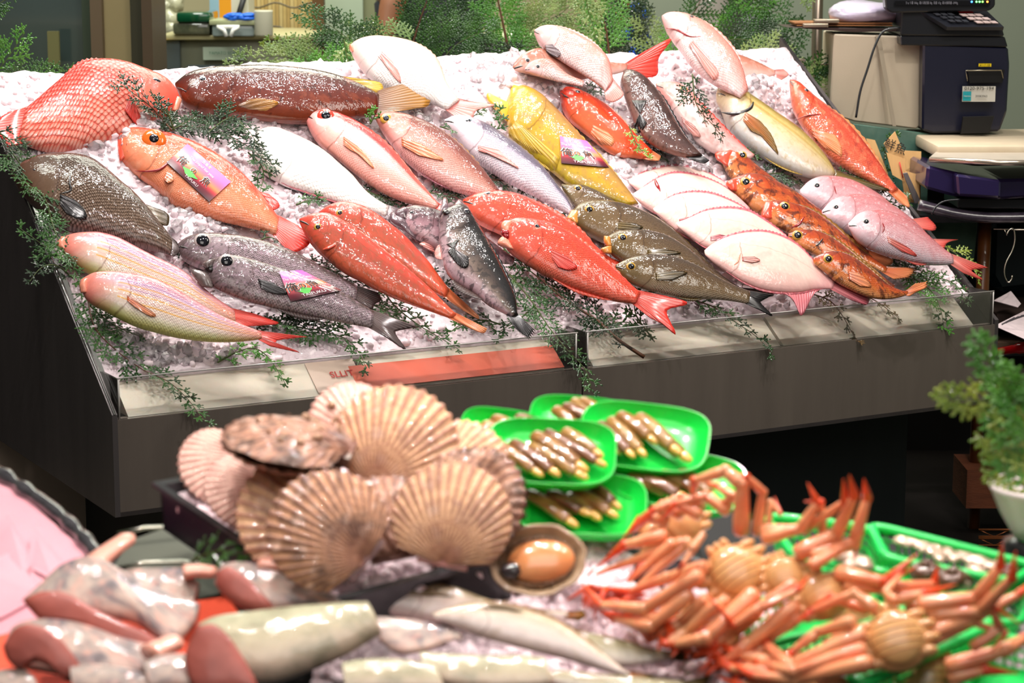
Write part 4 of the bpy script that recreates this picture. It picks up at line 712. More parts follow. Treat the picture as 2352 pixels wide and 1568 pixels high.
# small printed cards lying on three of the fish
def card(f, quad, label, flip=False):
    """quad: the four corners (top-left, top-right, bottom-right, bottom-left as printed) on the fish"""
    Q = [S(f.cr, q) for q in quad]; n1, n2 = 15, 9; vs = []; uv = []
    for j in range(n2):
        for i in range(n1):
            a, b = i/(n1-1), j/(n2-1)
            x = (Q[0][0]*(1-a)+Q[1][0]*a)*(1-b)+(Q[3][0]*(1-a)+Q[2][0]*a)*b; y = (Q[0][1]*(1-a)+Q[1][1]*a)*(1-b)+(Q[3][1]*(1-a)+Q[2][1]*a)*b
            vs.append(f.surf(x, y, .004)); uv.append((a, 1-b))
    n0 = len(vs); nn = f.nn; G_ = list(vs); vs += [v-nn*.0006 for v in vs]; uv += uv
    fs = [(j*n1+i, j*n1+i+1, (j+1)*n1+i+1, (j+1)*n1+i) for j in range(n2-1) for i in range(n1-1)]; fs += [tuple(n0+k for k in q[::-1]) for q in fs]
    o = empty('printed_card', G_[n1*n2//2], label, 'label')
    m_ = bpy.data.materials.get('card_print')
    if not m_:
        m_, nt, b = newmat('card_print'); g = G(nt); u_ = g.n('ShaderNodeUVMap', uv_map='uv').outputs[0]; sp = g.n('ShaderNodeSeparateXYZ'); g.l(u_, sp.inputs[0])
        c = g.ramp(sp.outputs[1], [(0,srgb((60,14,28))),(.2,srgb((120,26,46))),(.32,srgb((206,60,70))),(.45,srgb((246,150,96))),(.6,srgb((240,120,150))),(.85,srgb((222,120,208))),(1,srgb((190,110,200)))])
        g.l(c, b.inputs['Base Color']); b.inputs['Roughness'].default_value = .25; b.inputs['Coat Weight'].default_value = .6
    mesh('sheet', vs, fs, m_, o, True, {'uv': uv, 'metric': uv}, recalc=False)
    def on(a, b, lift=.0012):
        x = (Q[0][0]*(1-a)+Q[1][0]*a)*b+(Q[3][0]*(1-a)+Q[2][0]*a)*(1-b); y = (Q[0][1]*(1-a)+Q[1][1]*a)*b+(Q[3][1]*(1-a)+Q[2][1]*a)*(1-b)
        return f.surf(x, y, .004+lift)
    Wd, Hd = (on(1,.5)-on(0,.5)).length, (on(.5,1)-on(.5,0)).length
    def txt(t, a, b, size, m, nm='lettering', lift=.0012, width=None):
        cu = bpy.data.curves.new('t', 'FONT'); cu.body = t; cu.size = 1; cu.align_x = 'CENTER'; cu.align_y = 'CENTER'; cu.resolution_u = 3; cu.offset = 0
        t_ = bpy.data.objects.new('t', cu); C.objects.link(t_); dg = bpy.context.evaluated_depsgraph_get(); me = bpy.data.meshes.new_from_object(t_.evaluated_get(dg)); bpy.data.objects.remove(t_)
        if not len(me.vertices): return
        v2 = [on(a+v.co.x*size/Wd, b+v.co.y*size/Hd, lift) for v in me.vertices]
        mesh(nm, v2, [tuple(q.vertices) for q in me.polygons], m, o, False, recalc=False)
    wh, bk, gn, cr_ = mat('ink_white', (240,232,236), .4), mat('ink_black', (16,10,12), .4), mat('ink_green', (90,200,80), .4), mat('ink_cream', (244,214,150), .4)
    blob_ = [on(.40+.16*math.cos(t)*(1+.25*math.sin(3*t)), .27+.10*math.sin(t)*(1+.3*math.cos(4*t)), .0008) for t in [k*math.pi/12 for k in range(24)]]
    mesh('green_map', blob_, [tuple(range(24))], gn, o, False, recalc=False)
    txt('俺', .16, .42, Hd*.38, wh, lift=.0010); txt('俺', .165, .42, Hd*.34, bk, lift=.0016); txt('の', .42, .42, Hd*.26, wh, lift=.001); txt('の', .425, .42, Hd*.22, bk, lift=.0016); txt('魚', .70, .42, Hd*.34, wh, lift=.001); txt('魚', .705, .42, Hd*.30, bk, lift=.0016)
    txt('The brand for you', .47, .72, Hd*.13, wh, 'slogan'); txt('五島産', .5, .88, Hd*.12, cr_, 'slogan'); txt('TAIFUKU', .52, .12, Hd*.13, wh, 'name')
card(ALF, [(1250,668),(1540,920),(1395,1055),(1112,792)], 'printed pink and maroon card on the orange alfonsino')
card(YEL, [(541,850),(720,880),(868,1058),(550,1030)], 'printed pink and maroon card on the yellow-brown fish')
card(BIG, [(1862,505),(2010,492),(2280,628),(1940,705)], 'printed pink and maroon card on the gaping dusky silver fish')
# ------------------------------------------------------------------ cypress sprigs
def leafmat(name, c1, c2, tip=None):
    m, nt, b = newmat(name); g = G(nt); ob = g.obj()
    c = g.mix(g.ramp(g.noise(ob, 18, 2), [(.35, K0), (.65, W0)]), srgb(c1), srgb(c2))
    g.l(c, b.inputs['Base Color']); b.inputs['Roughness'].default_value = .38; b.inputs['Coat Weight'].default_value = .3; b.inputs['Coat Roughness'].default_value = .15
    return m
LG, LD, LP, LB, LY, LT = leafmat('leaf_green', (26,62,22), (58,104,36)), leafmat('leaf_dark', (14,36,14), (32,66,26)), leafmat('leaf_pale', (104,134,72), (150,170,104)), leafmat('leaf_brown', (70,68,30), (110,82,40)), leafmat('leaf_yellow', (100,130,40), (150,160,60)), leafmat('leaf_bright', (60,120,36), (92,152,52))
WOOD = mat('twig_wood', (96,58,34), .6, 0, .5, 60, (60,36,22), .4, 200); WOODG = mat('twig_green', (70,84,36), .6)
def sprig(pts, label, m_=None, wid=.055, nrm=None, seed=0, dens=1.0, stem_r=.0022, wood=None, group=None, droop=.0, taper=.25, lw=.0033, cat='sprig', bare=0.0, bothlab=None, thing=None):
    rd = random.Random(seed*77+5); P = catmull(pts, 90); P = [V(p) for p in P]
    L = sum((P[i+1]-P[i]).length for i in range(89)); mb = MB(); m_ = m_ or LG; nrm = V(nrm or CN)
    vs, fs = [], []
    def seg(a, b, w_, n_):
        d = (b-a); s_ = d.cross(n_)
        if s_.length < 1e-9: return
        s_ = s_.normalized()*w_; k = len(vs); t = n_*w_*.55
        mid = a.lerp(b, .55)
        vs.extend([a+s_*.5, a-s_*.5, mid+s_*.75+t*.2, mid-s_*.75+t*.2, a.lerp(b,.5)+t, b]); fs.extend([(k,k+4,k+1),(k,k+2,k+4),(k+1,k+4,k+3),(k+2,k+5,k+4),(k+3,k+4,k+5),(k,k+1,k+3,k+5,k+2)])
    def frond(a, d, n_, ln, lev, bend):
        """flat spray: alternate side shoots along a slightly bent axis"""
        step = .0066 if lev == 2 else .0135
        k = max(2, int(ln/step)); pos = V(a); dd = V(d).normalized(); side = 1
        for i in range(k):
            t = i/k; nxt = pos+dd*(ln/k); seg(pos, nxt+dd*.0012, lw*(1.25-.5*t), n_)
            sd = n_.cross(dd).normalized()
            if lev < 3 and i > 0:
                for s_ in ((side,) if lev == 2 else (1, -1)):
                    sub = (sd*s_*.78+dd*.72+n_*rd.uniform(-.12,.12)).normalized()
                    l2 = (ln*.42*(1-t)**.8+.004) if lev == 1 else .0115*(1-.4*t)
                    if lev == 1: frond(pos, sub, n_, l2*rd.uniform(.75,1.15), 2, 0)
                    else: seg(pos, pos+sub*l2, lw*.95, n_)
                side = -side
            pos = nxt; dd = (dd+sd*bend*.05+V((0,0,-1))*droop*.04+n_*rd.uniform(-.03,.03)).normalized()
        seg(pos, pos+dd*.008, lw*.9, n_)
    n = int(L/.0145*dens); wid = wid*1.3; side = 1
    for i in range(n):
        t = bare+(1-bare)*(i+.5)/n; q = t*88; a = P[int(q)].lerp(P[int(q)+1], q-int(q)); tg = (P[min(int(q)+2,89)]-P[max(int(q)-1,0)]).normalized()
        nn = (nrm+V((rd.uniform(-.35,.35), rd.uniform(-.35,.35), rd.uniform(-.2,.2)))).normalized(); nn = (nn-tg*nn.dot(tg)).normalized(); sd = nn.cross(tg)
        ln = wid*min(1, (t-bare)*6+.35)*(1-t*(1-taper))*rd.uniform(.65,1.15)
        d = (sd*side*rd.uniform(.7,1)+tg*rd.uniform(.6,1)+nn*rd.uniform(-.15,.25)).normalized()
        frond(a, d, nn, ln, 1, -side*rd.uniform(0,.8)); side = -side
    base = P[0]
    if thing is None: o = empty('cypress_sprig', base, label, cat, group)
    else: o = thing
    mesh('foliage', vs, fs, m_, o, False, recalc=False)
    MB().tube(P[::3], [stem_r*(1-.75*i/29) for i in range(30)], 6).build('stem', wood or WOODG, o, recalc=False)
    return o
def BP(pts, h=.02): return [onbed(*(p[:2]), p[2] if len(p) > 2 else h) for p in pts]
def DP(pts, D): return [at(p[0], p[1], p[2] if len(p) > 2 else D) for p in pts]
SP = [  # path over the ice bed (photo positions, optional height), material, width, label, extra
 ([(196,650),(215,745),(262,800),(330,850),(385,875),(430,915),(465,960,.03),(492,985,.02)], LG, .06, 'long drooping cypress sprig curling over the front corner of the guard', dict(wood=WOOD)),
 ([(205,700),(245,735),(290,760),(330,775)], LG, .045, 'cypress sprig tucked under the belly of the frontmost striped fish', {}),
 ([(500,832),(545,808),(585,800),(620,825),(660,888)], LT, .035, 'small bright cypress sprig lying on the ice below the striped fish tail', {}),
 ([(600,735,.03),(680,750,.03),(760,765,.03),(810,790,.03),(845,850,.02)], LG, .06, 'bushy cypress sprig below the gaping dusky silver fish', {}),
 ([(560,740,.02),(620,742,.03),(680,735,.04)], LD, .035, 'dark cypress tip between the striped fish tail and the silver fish', {}),
 ([(640,700,.04),(720,735,.04),(800,745,.03)], LD, .05, 'dark cypress sprig pressed under the flank of the gaping silver fish', {}),
 ([(870,650,.03),(905,700,.03),(960,745,.02),(1010,775,.02),(1060,806,.02)], LG, .04, 'thin cypress sprig trailing from the forked silver tail to the guard', {}),
 ([(1150,745,.03),(1110,735,.03),(1060,745,.03),(1030,765,.02)], LG, .035, 'small cypress sprig under the gurnard tails', {}),
 ([(1230,700,.03),(1190,735,.03),(1150,760,.02),(1145,785,.02)], LG, .035, 'small cypress sprig beside the black rockfish tail', {}),
 ([(1170,630,.04),(1220,690,.04),(1260,750,.03),(1300,800,.03),(1345,850,.02),(1362,905,.0)], LG, .065, 'long cypress sprig hanging over the guard at the panel joint', {}),
 ([(1480,820,.02),(1420,780,.03),(1370,735,.04),(1300,690,.05),(1240,640,.06),(1190,600,.07)], LD, .075, 'dark cypress branch with cut brown stem under the vivid red fish', dict(wood=WOOD, stem_r=.005, bare=.12)),
 ([(1500,780,.02),(1460,720,.05),(1465,680,.07),(1500,660,.09)], LG, .05, 'cypress sprig crossing in front of the red forked tail', {}),
 ([(1380,750,.03),(1440,740,.03),(1500,770,.02)], LG, .045, 'cypress sprig lying beneath the red forked tail', {}),
 ([(1580,685,.03),(1640,705,.03),(1690,740,.03),(1740,775,.02),(1775,815,.0)], LG, .045, 'cypress sprig with browned tip hanging below the grunt tail', dict(wood=WOOD)),
 ([(1850,670,.03),(1905,690,.03),(1935,725,.02),(1955,760,.0),(1975,790,.0)], LB, .04, 'browning cypress sprig hanging below the flatfish tail', dict(wood=WOOD, dens=.8)),
 ([(1965,670,.03),(2010,690,.02),(2045,715,.01),(2070,735,.0)], LB, .03, 'short brown cypress twig beside the flatfish tail', dict(wood=WOOD, dens=.8)),
 ([(2050,600,.03),(2100,640,.03),(2140,670,.03),(2160,710,.02),(2170,762,.0)], LT, .065, 'bright cypress sprig hanging over the guard near the right corner', {}),
 ([(2040,610,.04),(2120,630,.04),(2190,650,.03),(2230,700,.01)], LG, .055, 'cypress sprig beneath the lowest small pink bream', {}),
 ([(2160,560,.04),(2205,590,.04),(2240,635,.03),(2250,650,.02)], LY, .045, 'yellowish cypress sprig behind the bream tails', {}),
 ([(2030,590,.05),(2070,600,.05),(2110,615,.05)], LD, .035, 'dark cypress tip between the orange rockfish tails and the bream', {}),
 ([(395,300,.09),(365,265,.10),(335,235,.12),(275,193,.15)], LD, .05, 'dark cypress sprig standing in front of the red scaly fish', dict(wood=WOOD, taper=.6)),
 ([(400,300,.08),(385,260,.11),(350,215,.14)], LD, .04, 'dark upright cypress tip in front of the red scaly fish', {}),
 ([(345,300,.06),(430,290,.06),(500,300,.07),(560,330,.08),(600,360,.08),(638,388,.06)], LD, .07, 'dark cypress branch lying over the ice above the alfonsino', dict(wood=WOOD, dens=1.3)),
 ([(470,310,.07),(530,270,.09),(570,300,.10),(600,345,.08)], LD, .055, 'dark cypress sprig on the head of the white fish', dict(dens=1.2)),
 ([(570,350,.07),(600,380,.07),(605,410,.05),(595,445,.05)], LG, .045, 'green cypress tip drooping beside the alfonsino back', {}),
 ([(380,305,.08),(420,285,.08),(455,262,.09)], LD, .03, 'dark cypress tip pointing at the brown grouper', {}),
 ([(680,470,.03),(710,460,.04),(740,455,.04)], LG, .035, 'little cypress sprig on the ice behind the gurnards', dict(dens=1.4)),
 ([(820,430,.03),(870,450,.03),(935,478,.03)], LD, .045, 'dark cypress sprig between the white fish and the crimson-backed fish', dict(dens=1.3)),
 ([(980,440,.03),(1030,450,.03),(1060,440,.03)], LD, .035, 'dark cypress sprig at the tail of the rosy brown snapper', dict(dens=1.2)),
 ([(1110,410,.03),(1180,420,.03),(1260,455,.03),(1320,500,.03)], LD, .04, 'dark cypress sprig beneath the silver-blue fish', dict(wood=WOOD, dens=1.2)),
 ([(850,285,.05),(860,265,.07),(855,250,.08)], LT, .03, 'tiny cypress tuft beside the gold-eyed snapper head', dict(dens=1.5)),
 ([(1130,310,.06),(1150,280,.08),(1142,240,.09)], LG, .03, 'upright cypress tip beside the gaping yellow fish', {}),
 ([(1060,290,.06),(1090,265,.07),(1110,250,.07)], LG, .03, 'cypress tip beside the curled white bream tail', {}),
 ([(1010,290,.06),(1040,300,.06),(1080,312,.06)], LG, .025, 'small cypress tip at the silver-blue fish head', {}),
 ([(1445,290,.10),(1462,330,.09),(1490,365,.08)], LY, .025, 'yellow green twig on the orange grouper tail', dict(dens=1.2)),
 ([(1470,310,.06),(1500,335,.06),(1530,370,.05)], LD, .035, 'dark cypress sprig between orange grouper and dark rockfish', {}),
 ([(1300,200,.06),(1350,205,.06),(1400,215,.05)], LD, .05, 'dark cypress sprig under the propped pink bream', dict(dens=1.2)),
 ([(1690,350,.05),(1730,350,.05),(1760,345,.05)], LG, .03, 'cypress tip between tilefish and yellowtail', {}),
 ([(1750,400,.03),(1800,400,.04),(1850,430,.03)], LD, .055, 'dark cypress sprig beneath the yellowtail', dict(dens=1.3)),
 ([(1920,400,.05),(1980,410,.06),(2010,420,.05),(2090,470,.04)], LG, .05, 'cypress sprig between yellowtail tail and the small bream', dict(dens=1.2)),
 ([(1990,450,.05),(2040,470,.05),(2090,450,.05)], LG, .045, 'cypress sprig at the tail of the scorpionfish', {}),
 ([(1590,170,.20),(1600,240,.16),(1640,290,.12),(1660,320,.10)], LD, .05, 'dark cypress sprig hanging between tilefish and yellowtail heads', dict(dens=1.1)),
 ([(20,340,.06),(70,410,.07),(110,470,.07),(120,540,.05)], LG, .065, 'thick cypress sprig over the head of the bronze bream', dict(dens=1.3)),
 ([(-10,300,.08),(20,320,.08),(60,360,.08)], LD, .045, 'dark cypress sprig under the red scaly fish tail', {}),
 ([(160,560,.05),(130,590,.05),(95,560,.05),(40,520,.06)], LG, .055, 'pale-tipped cypress sprig sticking out past the steel side', {}),
 ([(170,640,.03),(130,610,.04),(95,615,.05),(65,650,.05)], LD, .04, 'dark cypress sprig drooping down the steel side', {}),
 ([(110,480,.06),(130,540,.06),(160,600,.05),(185,650,.04)], LG, .05, 'cypress sprig along the steel side beside the striped fish heads', dict(dens=1.3)),
 ([(700,600,.04),(760,620,.03),(840,660,.03)], LD, .05, 'dark cypress sprig between silver fish and gurnards', dict(dens=1.2)),
 ([(830,690,.03),(880,710,.03),(920,730,.03)], LG, .045, 'cypress sprig under the gurnard bellies', dict(dens=1.2)),
 ([(960,600,.03),(1000,640,.03),(1050,690,.03)], LD, .045, 'dark cypress sprig between gurnards and black rockfish', dict(dens=1.2)),
 ([(1150,560,.04),(1180,600,.04),(1200,650,.03)], LG, .05, 'cypress sprig between black rockfish and vivid red fish', dict(dens=1.2)),
 ([(395,560,.03),(420,580,.03),(440,600,.03)], LD, .04, 'dark cypress sprig between bronze bream and striped fish', {}),
 ([(600,550,.05),(620,545,.05),(660,560,.04)], LD, .035, 'dark cypress sprig under the alfonsino tail', {}),
]
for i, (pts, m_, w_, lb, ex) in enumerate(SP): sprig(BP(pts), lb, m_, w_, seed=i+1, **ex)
BS = [  # standing behind the ice: path from the base up, distance, material, width, label
 ([(-60,330),(-10,250),(60,190),(160,172)], 5.9, LG, .10, 'big cypress bough reaching in over the red scaly fish tail', dict(dens=1.2)),
 ([(-60,300),(-30,200),(20,130),(60,70)], 5.95, LG, .10, 'cypress bough rising above the red scaly fish tail', {}),
 ([(-50,330),(0,280),(60,260),(110,240)], 5.9, LD, .08, 'dark cypress bough just behind the red scaly fish tail', dict(dens=1.2)),
 ([(-60,60),(-20,20),(30,-10)], 5.9, LG, .07, 'cypress tip hanging at the top corner above the steel cabinet', {}),
 ([(760,165),(700,140),(620,130),(520,150)], 6.6, LG, .09, 'cypress bough lying behind the brown grouper', dict(dens=1.2)),
 ([(740,160),(690,125),(650,100),(600,92)], 6.65, LY, .06, 'yellow green cypress tip behind the brown grouper', {}),
 ([(850,160),(800,150),(740,150),(660,160)], 6.55, LD, .08, 'dark cypress bough at the grouper back fin', dict(dens=1.2)),
 ([(860,180),(820,110),(760,60),(690,28)], 6.6, LG, .12, 'wide cypress bough fanning out beside the white bream head', dict(dens=1.1)),
 ([(790,90),(800,140),(830,190),(850,235)], 6.3, LP, .055, 'pale cypress tip hanging by the white bream mouth', {}),
 ([(960,100),(900,80),(850,90),(800,70)], 6.7, LG, .10, 'cypress bough above the white bream back', {}),
 ([(940,130),(960,60),(985,-10),(1000,-60)], 6.9, LG, .12, 'tall cypress bough with brown stem above the white bream', dict(wood=WOOD, stem_r=.004)),
 ([(1180,165),(1165,100),(1150,30),(1130,-60)], 6.9, LG, .14, 'tall cypress bough on a reddish brown stem at the back', dict(wood=WOOD, stem_r=.006)),
 ([(1000,160),(1040,110),(1090,80),(1140,70)], 6.8, LG, .12, 'cypress bough fanning low behind the ice heap', dict(dens=1.2)),
 ([(1060,165),(1100,150),(1150,140),(1200,120)], 6.8, LD, .10, 'dark cypress bough low behind the ice heap', dict(dens=1.2)),
 ([(1180,120),(1230,60),(1290,30),(1340,-20)], 6.95, LG, .13, 'cypress bough behind the propped pink bream', dict(dens=1.1)),
 ([(1000,60),(1060,30),(1100,0),(1160,-40)], 7.0, LG, .12, 'cypress bough across the top above the ice heap', {}),
 ([(1400,130),(1390,60),(1370,10),(1350,-40)], 6.9, LD, .13, 'dark cypress bough between the two upright pink breams', dict(wood=WOOD, stem_r=.004)),
 ([(1340,-40),(1350,20),(1365,70),(1370,100)], 6.7, LP, .07, 'pale yellowish cypress tip hanging at the top between the pink breams', dict(dens=1.2)),
 ([(1480,150),(1450,100),(1440,40),(1460,-40)], 7.0, LD, .13, 'dark cypress bough left of the tallest pink bream', dict(dens=1.2)),
 ([(1520,140),(1500,100),(1490,80),(1480,30)], 7.0, LG, .10, 'cypress bough touching the tallest pink bream mouth', {}),
 ([(1560,60),(1600,20),(1620,-40)], 7.1, LG, .09, 'cypress tip above the tallest pink bream', dict(wood=WOOD)),
 ([(1700,150),(1700,90),(1720,40),(1760,0)], 7.1, LG, .12, 'cypress bough rising right of the tallest pink bream', dict(dens=1.2)),
 ([(1660,60),(1720,20),(1790,30),(1820,50)], 7.1, LG, .11, 'cypress bough spreading toward the steel pole', dict(dens=1.1)),
 ([(1640,100),(1700,90),(1770,110),(1840,150)], 7.0, LD, .11, 'dark cypress bough below the steel pole', dict(dens=1.1)),
 ([(1700,130),(1760,120),(1800,150),(1850,160)], 6.95, LG, .09, 'cypress bough behind the red scorpionfish', {}),
 ([(1545,150),(1550,105),(1590,95),(1615,130),(1610,190)], 6.75, LT, .06, 'curled bright cypress sprig in front of the tallest pink bream', dict(dens=1.6)),
 ([(1600,190),(1560,180),(1530,160),(1510,190)], 6.7, LG, .06, 'cypress sprig drooping in front of the tallest pink bream belly', dict(dens=1.4)),
 ([(1600,130),(1590,170),(1580,200),(1570,240)], 6.6, LG, .05, 'cypress sprig hanging down to the pink tilefish', dict(dens=1.3)),
 ([(1840,240),(1850,190),(1880,150),(1975,155)], 6.75, LG, .07, 'cypress sprig reaching toward the cream scale casing', dict(dens=1.3, wood=WOOD)),
 ([(1845,210),(1880,170),(1920,180),(1910,230)], 6.75, LD, .06, 'curled dark cypress sprig above the scorpionfish', dict(dens=1.5)),
 ([(1850,170),(1810,170),(1790,200),(1820,250)], 6.7, LG, .055, 'cypress sprig hanging over the scorpionfish head', dict(dens=1.4)),
 ([(1640,190),(1660,120),(1690,60),(1700,0)], 7.15, LD, .12, 'dark cypress bough standing beside the dull steel pillar', dict(dens=1.2)),
 ([(1760,210),(1780,150),(1820,90),(1830,40)], 7.05, LG, .10, 'cypress bough rising just before the steel pole', {}),
 ([(1260,150),(1300,110),(1350,90),(1420,80)], 7.0, LG, .10, 'cypress bough behind the propped pink bream back', dict(dens=1.2)),
 ([(1900,-50),(1860,-10),(1850,20)], 7.0, LG, .04, 'cypress tip hanging at the top beside the steel pole', {}),
 ([(2040,455),(2030,380),(2040,330),(2060,300)], 6.55, LG, .035, 'thin cypress twig beside the wooden price plates', dict(wood=WOOD, dens=.8)),
]
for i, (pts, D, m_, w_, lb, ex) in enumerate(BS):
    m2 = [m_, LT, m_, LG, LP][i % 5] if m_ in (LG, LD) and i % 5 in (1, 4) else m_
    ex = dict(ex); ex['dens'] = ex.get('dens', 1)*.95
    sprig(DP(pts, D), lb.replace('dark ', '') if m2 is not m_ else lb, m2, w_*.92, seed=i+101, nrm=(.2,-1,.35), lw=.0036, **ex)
# ------------------------------------------------------------------ front table with shellfish, crabs and cut fish
TP0 = at(1176,1350,2.72); TN = V((0,-math.sin(math.radians(14)), math.cos(math.radians(14))))
TX, TY = V((1,0,0)), V((0,math.cos(math.radians(14)),math.sin(math.radians(14))))
def tb(x, y, h=0.0): return onplane(x, y, TP0+TN*h, TN)
def tc(x, y, h=0): return TP0+TX*x+TY*y+TN*h
PLX = mat('black_plastic', (22,22,26), .3, coat=.3); 
tbl = empty('sales_table', TP0-V((0,0,.6)), 'dark sloping stand carrying the trays of shellfish, crabs and cut fish', 'table')
MB().prism([tb(x,y,-.075) for x,y in [(-500,1120),(0,1130),(70,1160),(250,1300),(300,1250),(380,1215),(520,1120),(1100,1060),(1600,1080),(1700,1190),(2500,1290),(2500,1900),(-500,1900)]], TN*-.03).build('top', mat('table_dark', (14,14,15), .5), tbl, smooth=False)
for sx in (-.7, .9):
    for sy in (-.3,):
        p = tc(sx, sy, -.1); MB().box(V((p.x,p.y,p.z/2)), (.05,0,0), (0,.05,0), (0,0,p.z)).build('leg', STEELS, tbl, smooth=False)
MB().prism([tb(x,y,-.065) for x,y in [(255,1310),(300,1240),(380,1212),(560,1190),(600,1340),(250,1420)]], TN*-.008).build('steel_sheet', mat('sink_steel', (120,124,112), .3, .6), tbl, smooth=False)
for yy in (1212, 1292): MB().tube([tb(270,yy+14,-.05), tb(330,yy,-.045), tb(420,yy-2,-.05), tb(520,yy+16,-.05)], .003, 8).build('steel_rail', mat('rail_steel', (205,205,190), .2, 1), tbl)
ICEB = ICEF
def rtray(name, cen, X, Y, N, w_, d_, hgt, r, m_, label, cat='tray', rim=.012, flare=.85, group=None, mesh_rim=False, thing=None):
    """rounded rectangular dish with a rolled rim"""
    def ring(sx, sy, h, rr):
        out = []
        for k in range(40):
            t = 2*math.pi*k/40; cx_ = math.copysign(abs(math.cos(t))**(.55), math.cos(t)); cy_ = math.copysign(abs(math.sin(t))**(.55), math.sin(t))
            out.append(cen+X*cx_*sx/2+Y*cy_*sy/2+N*h)
        return out
    t_ = .0022
    prof = [(flare*.5,.0+t_),(flare*.93,t_),(flare,.004+t_),(.965,hgt-.003),(.985,hgt),(1,hgt),(1.0,hgt-.004),(.985,hgt-.006),(.975,hgt-.003),(.95,hgt*.7),(flare,.0),(flare*.5,0)]
    vs = []; 
    for f, h in prof: vs += ring(w_*f, d_*f, h, r)
    n = 40; fs = [(i*n+j, i*n+(j+1)%n, (i+1)*n+(j+1)%n, (i+1)*n+j) for i in range(len(prof)-1) for j in range(n)]; fs += [tuple(range(n)), tuple(range((len(prof)-1)*n, len(prof)*n))[::-1]]
    o = thing or empty(name, cen, label, cat, group)
    mesh('dish', vs, fs, m_, o, True, auto=50); return o
# black tray of scallops
bt = empty('black_tray', tb(760,1300,-.02), 'black plastic tray heaped with big scallops on ice', 'tray')
cs = [tb(368,1120,.045), tb(760,1385,.03), tb(1175,1275,.03), tb(900,1020,.03)]
mid_ = (cs[0]+cs[1]+cs[2]+cs[3])/4
for i in range(4):
    a, b = cs[i], cs[(i+1)%4]; ou = lambda p, k: mid_+(p-mid_)*k
    MB().prism([ou(a,1.0), ou(b,1.0), ou(b,1.0)-TN*.06, ou(a,1.0)-TN*.06], ((a+b)/2-mid_).normalized()*-.004).build('tray_wall', mat('tray_wall_plastic', (60,44,62) , .3, coat=.5) if i in (0,) else PLX, bt, smooth=False)
    mb = MB(); mb.prism([ou(a,1.045), ou(b,1.045), ou(b,.975), ou(a,.975)], TN*.006); mb.build('tray_rim', PLX, bt, smooth=False)
MB().prism([c-TN*.055 for c in cs], TN*.003).build('tray_floor', PLX, bt, smooth=False)
def lump_ice(name, pts, h, n, label, rmin=.006, rmax=.016):
    mb = MB(); c = sum((V(p) for p in pts), V((0,0,0)))/len(pts)
    mb.prism([c+(p-c)*.97 for p in pts], TN*h)
    for _ in range(n):
        a, b = random.random(), random.random(); p = (pts[0]*(1-a)+pts[1]*a)*(1-b)+(pts[3]*(1-a)+pts[2]*a)*b; p = c+(p-c)*.95
        v_, f_ = blob(p+TN*(h+random.uniform(-.3,.5)*rmin), random.uniform(rmin, rmax)); mb.add(v_, f_)
    return mb.build(name, ICEF, smooth=True, label=label, cat='ice', kind='stuff', recalc=True)
lump_ice('tray_ice', [cs[0]-TN*.045, cs[1]-TN*.045, cs[2]-TN*.045, cs[3]-TN*.045], .028, 500, 'crushed ice in the black tray under the scallops')
def shellmat(name, base, rib, dirt, amt):
    m, nt, b = newmat(name); g = G(nt); uv = g.n('ShaderNodeUVMap', uv_map='uv').outputs[0]; sp = g.n('ShaderNodeSeparateXYZ'); g.l(uv, sp.inputs[0]); u, v = sp.outputs[0], sp.outputs[1]; ob = g.obj()
    rb = g.math('ABSOLUTE', g.math('SINE', g.math('MULTIPLY', u, 3.14159*24)))
    c = g.mix(g.math('POWER', g.math('SUBTRACT', 1, rb), 1.5), srgb(base), srgb(rib))
    gr = g.ramp(g.math('FRACT', g.math('ADD', g.math('MULTIPLY', v, 5), g.math('MULTIPLY', g.noise(ob, 12, 2), .6))), [(0, W0), (.14, K0), (1, K0)])
    c = g.mix(g.math('MULTIPLY', gr, .45), c, srgb(rib))
    c = g.mix(g.math('MULTIPLY', g.ramp(g.noise(ob, 34, 5, .7), [(.45, K0), (.62, W0)]), amt), c, srgb(dirt))
    c = g.mix(g.math('MULTIPLY', g.ramp(g.noise(ob, 55, 4, .6), [(.56, K0), (.66, W0)]), amt*.6), c, srgb((244,206,186)))
    c = g.mix(g.math('MULTIPLY', g.ramp(v, [(.05, W0), (.45, K0)]), .5), c, srgb(rib))
    g.l(c, b.inputs['Base Color']); b.inputs['Roughness'].default_value = .5; b.inputs['Coat Weight'].default_value = .35
    g.l(g.bump(g.math('ADD', g.noise(ob, 90, 5, .7), g.math('MULTIPLY', g.noise(ob, 300, 2), .3)), .7, .004), b.inputs['Normal']); return m
SH1, SH2, SH3 = shellmat('shell_cream', (246,196,150), (158,84,70), (120,66,60), .55), shellmat('shell_brown', (214,158,118), (104,48,46), (70,42,30), .8), shellmat('shell_crusted', (190,140,112), (120,74,62), (70,48,34), .95)
SH4 = shellmat('shell_pink', (244,208,190), (200,130,120), (170,104,92), .45)
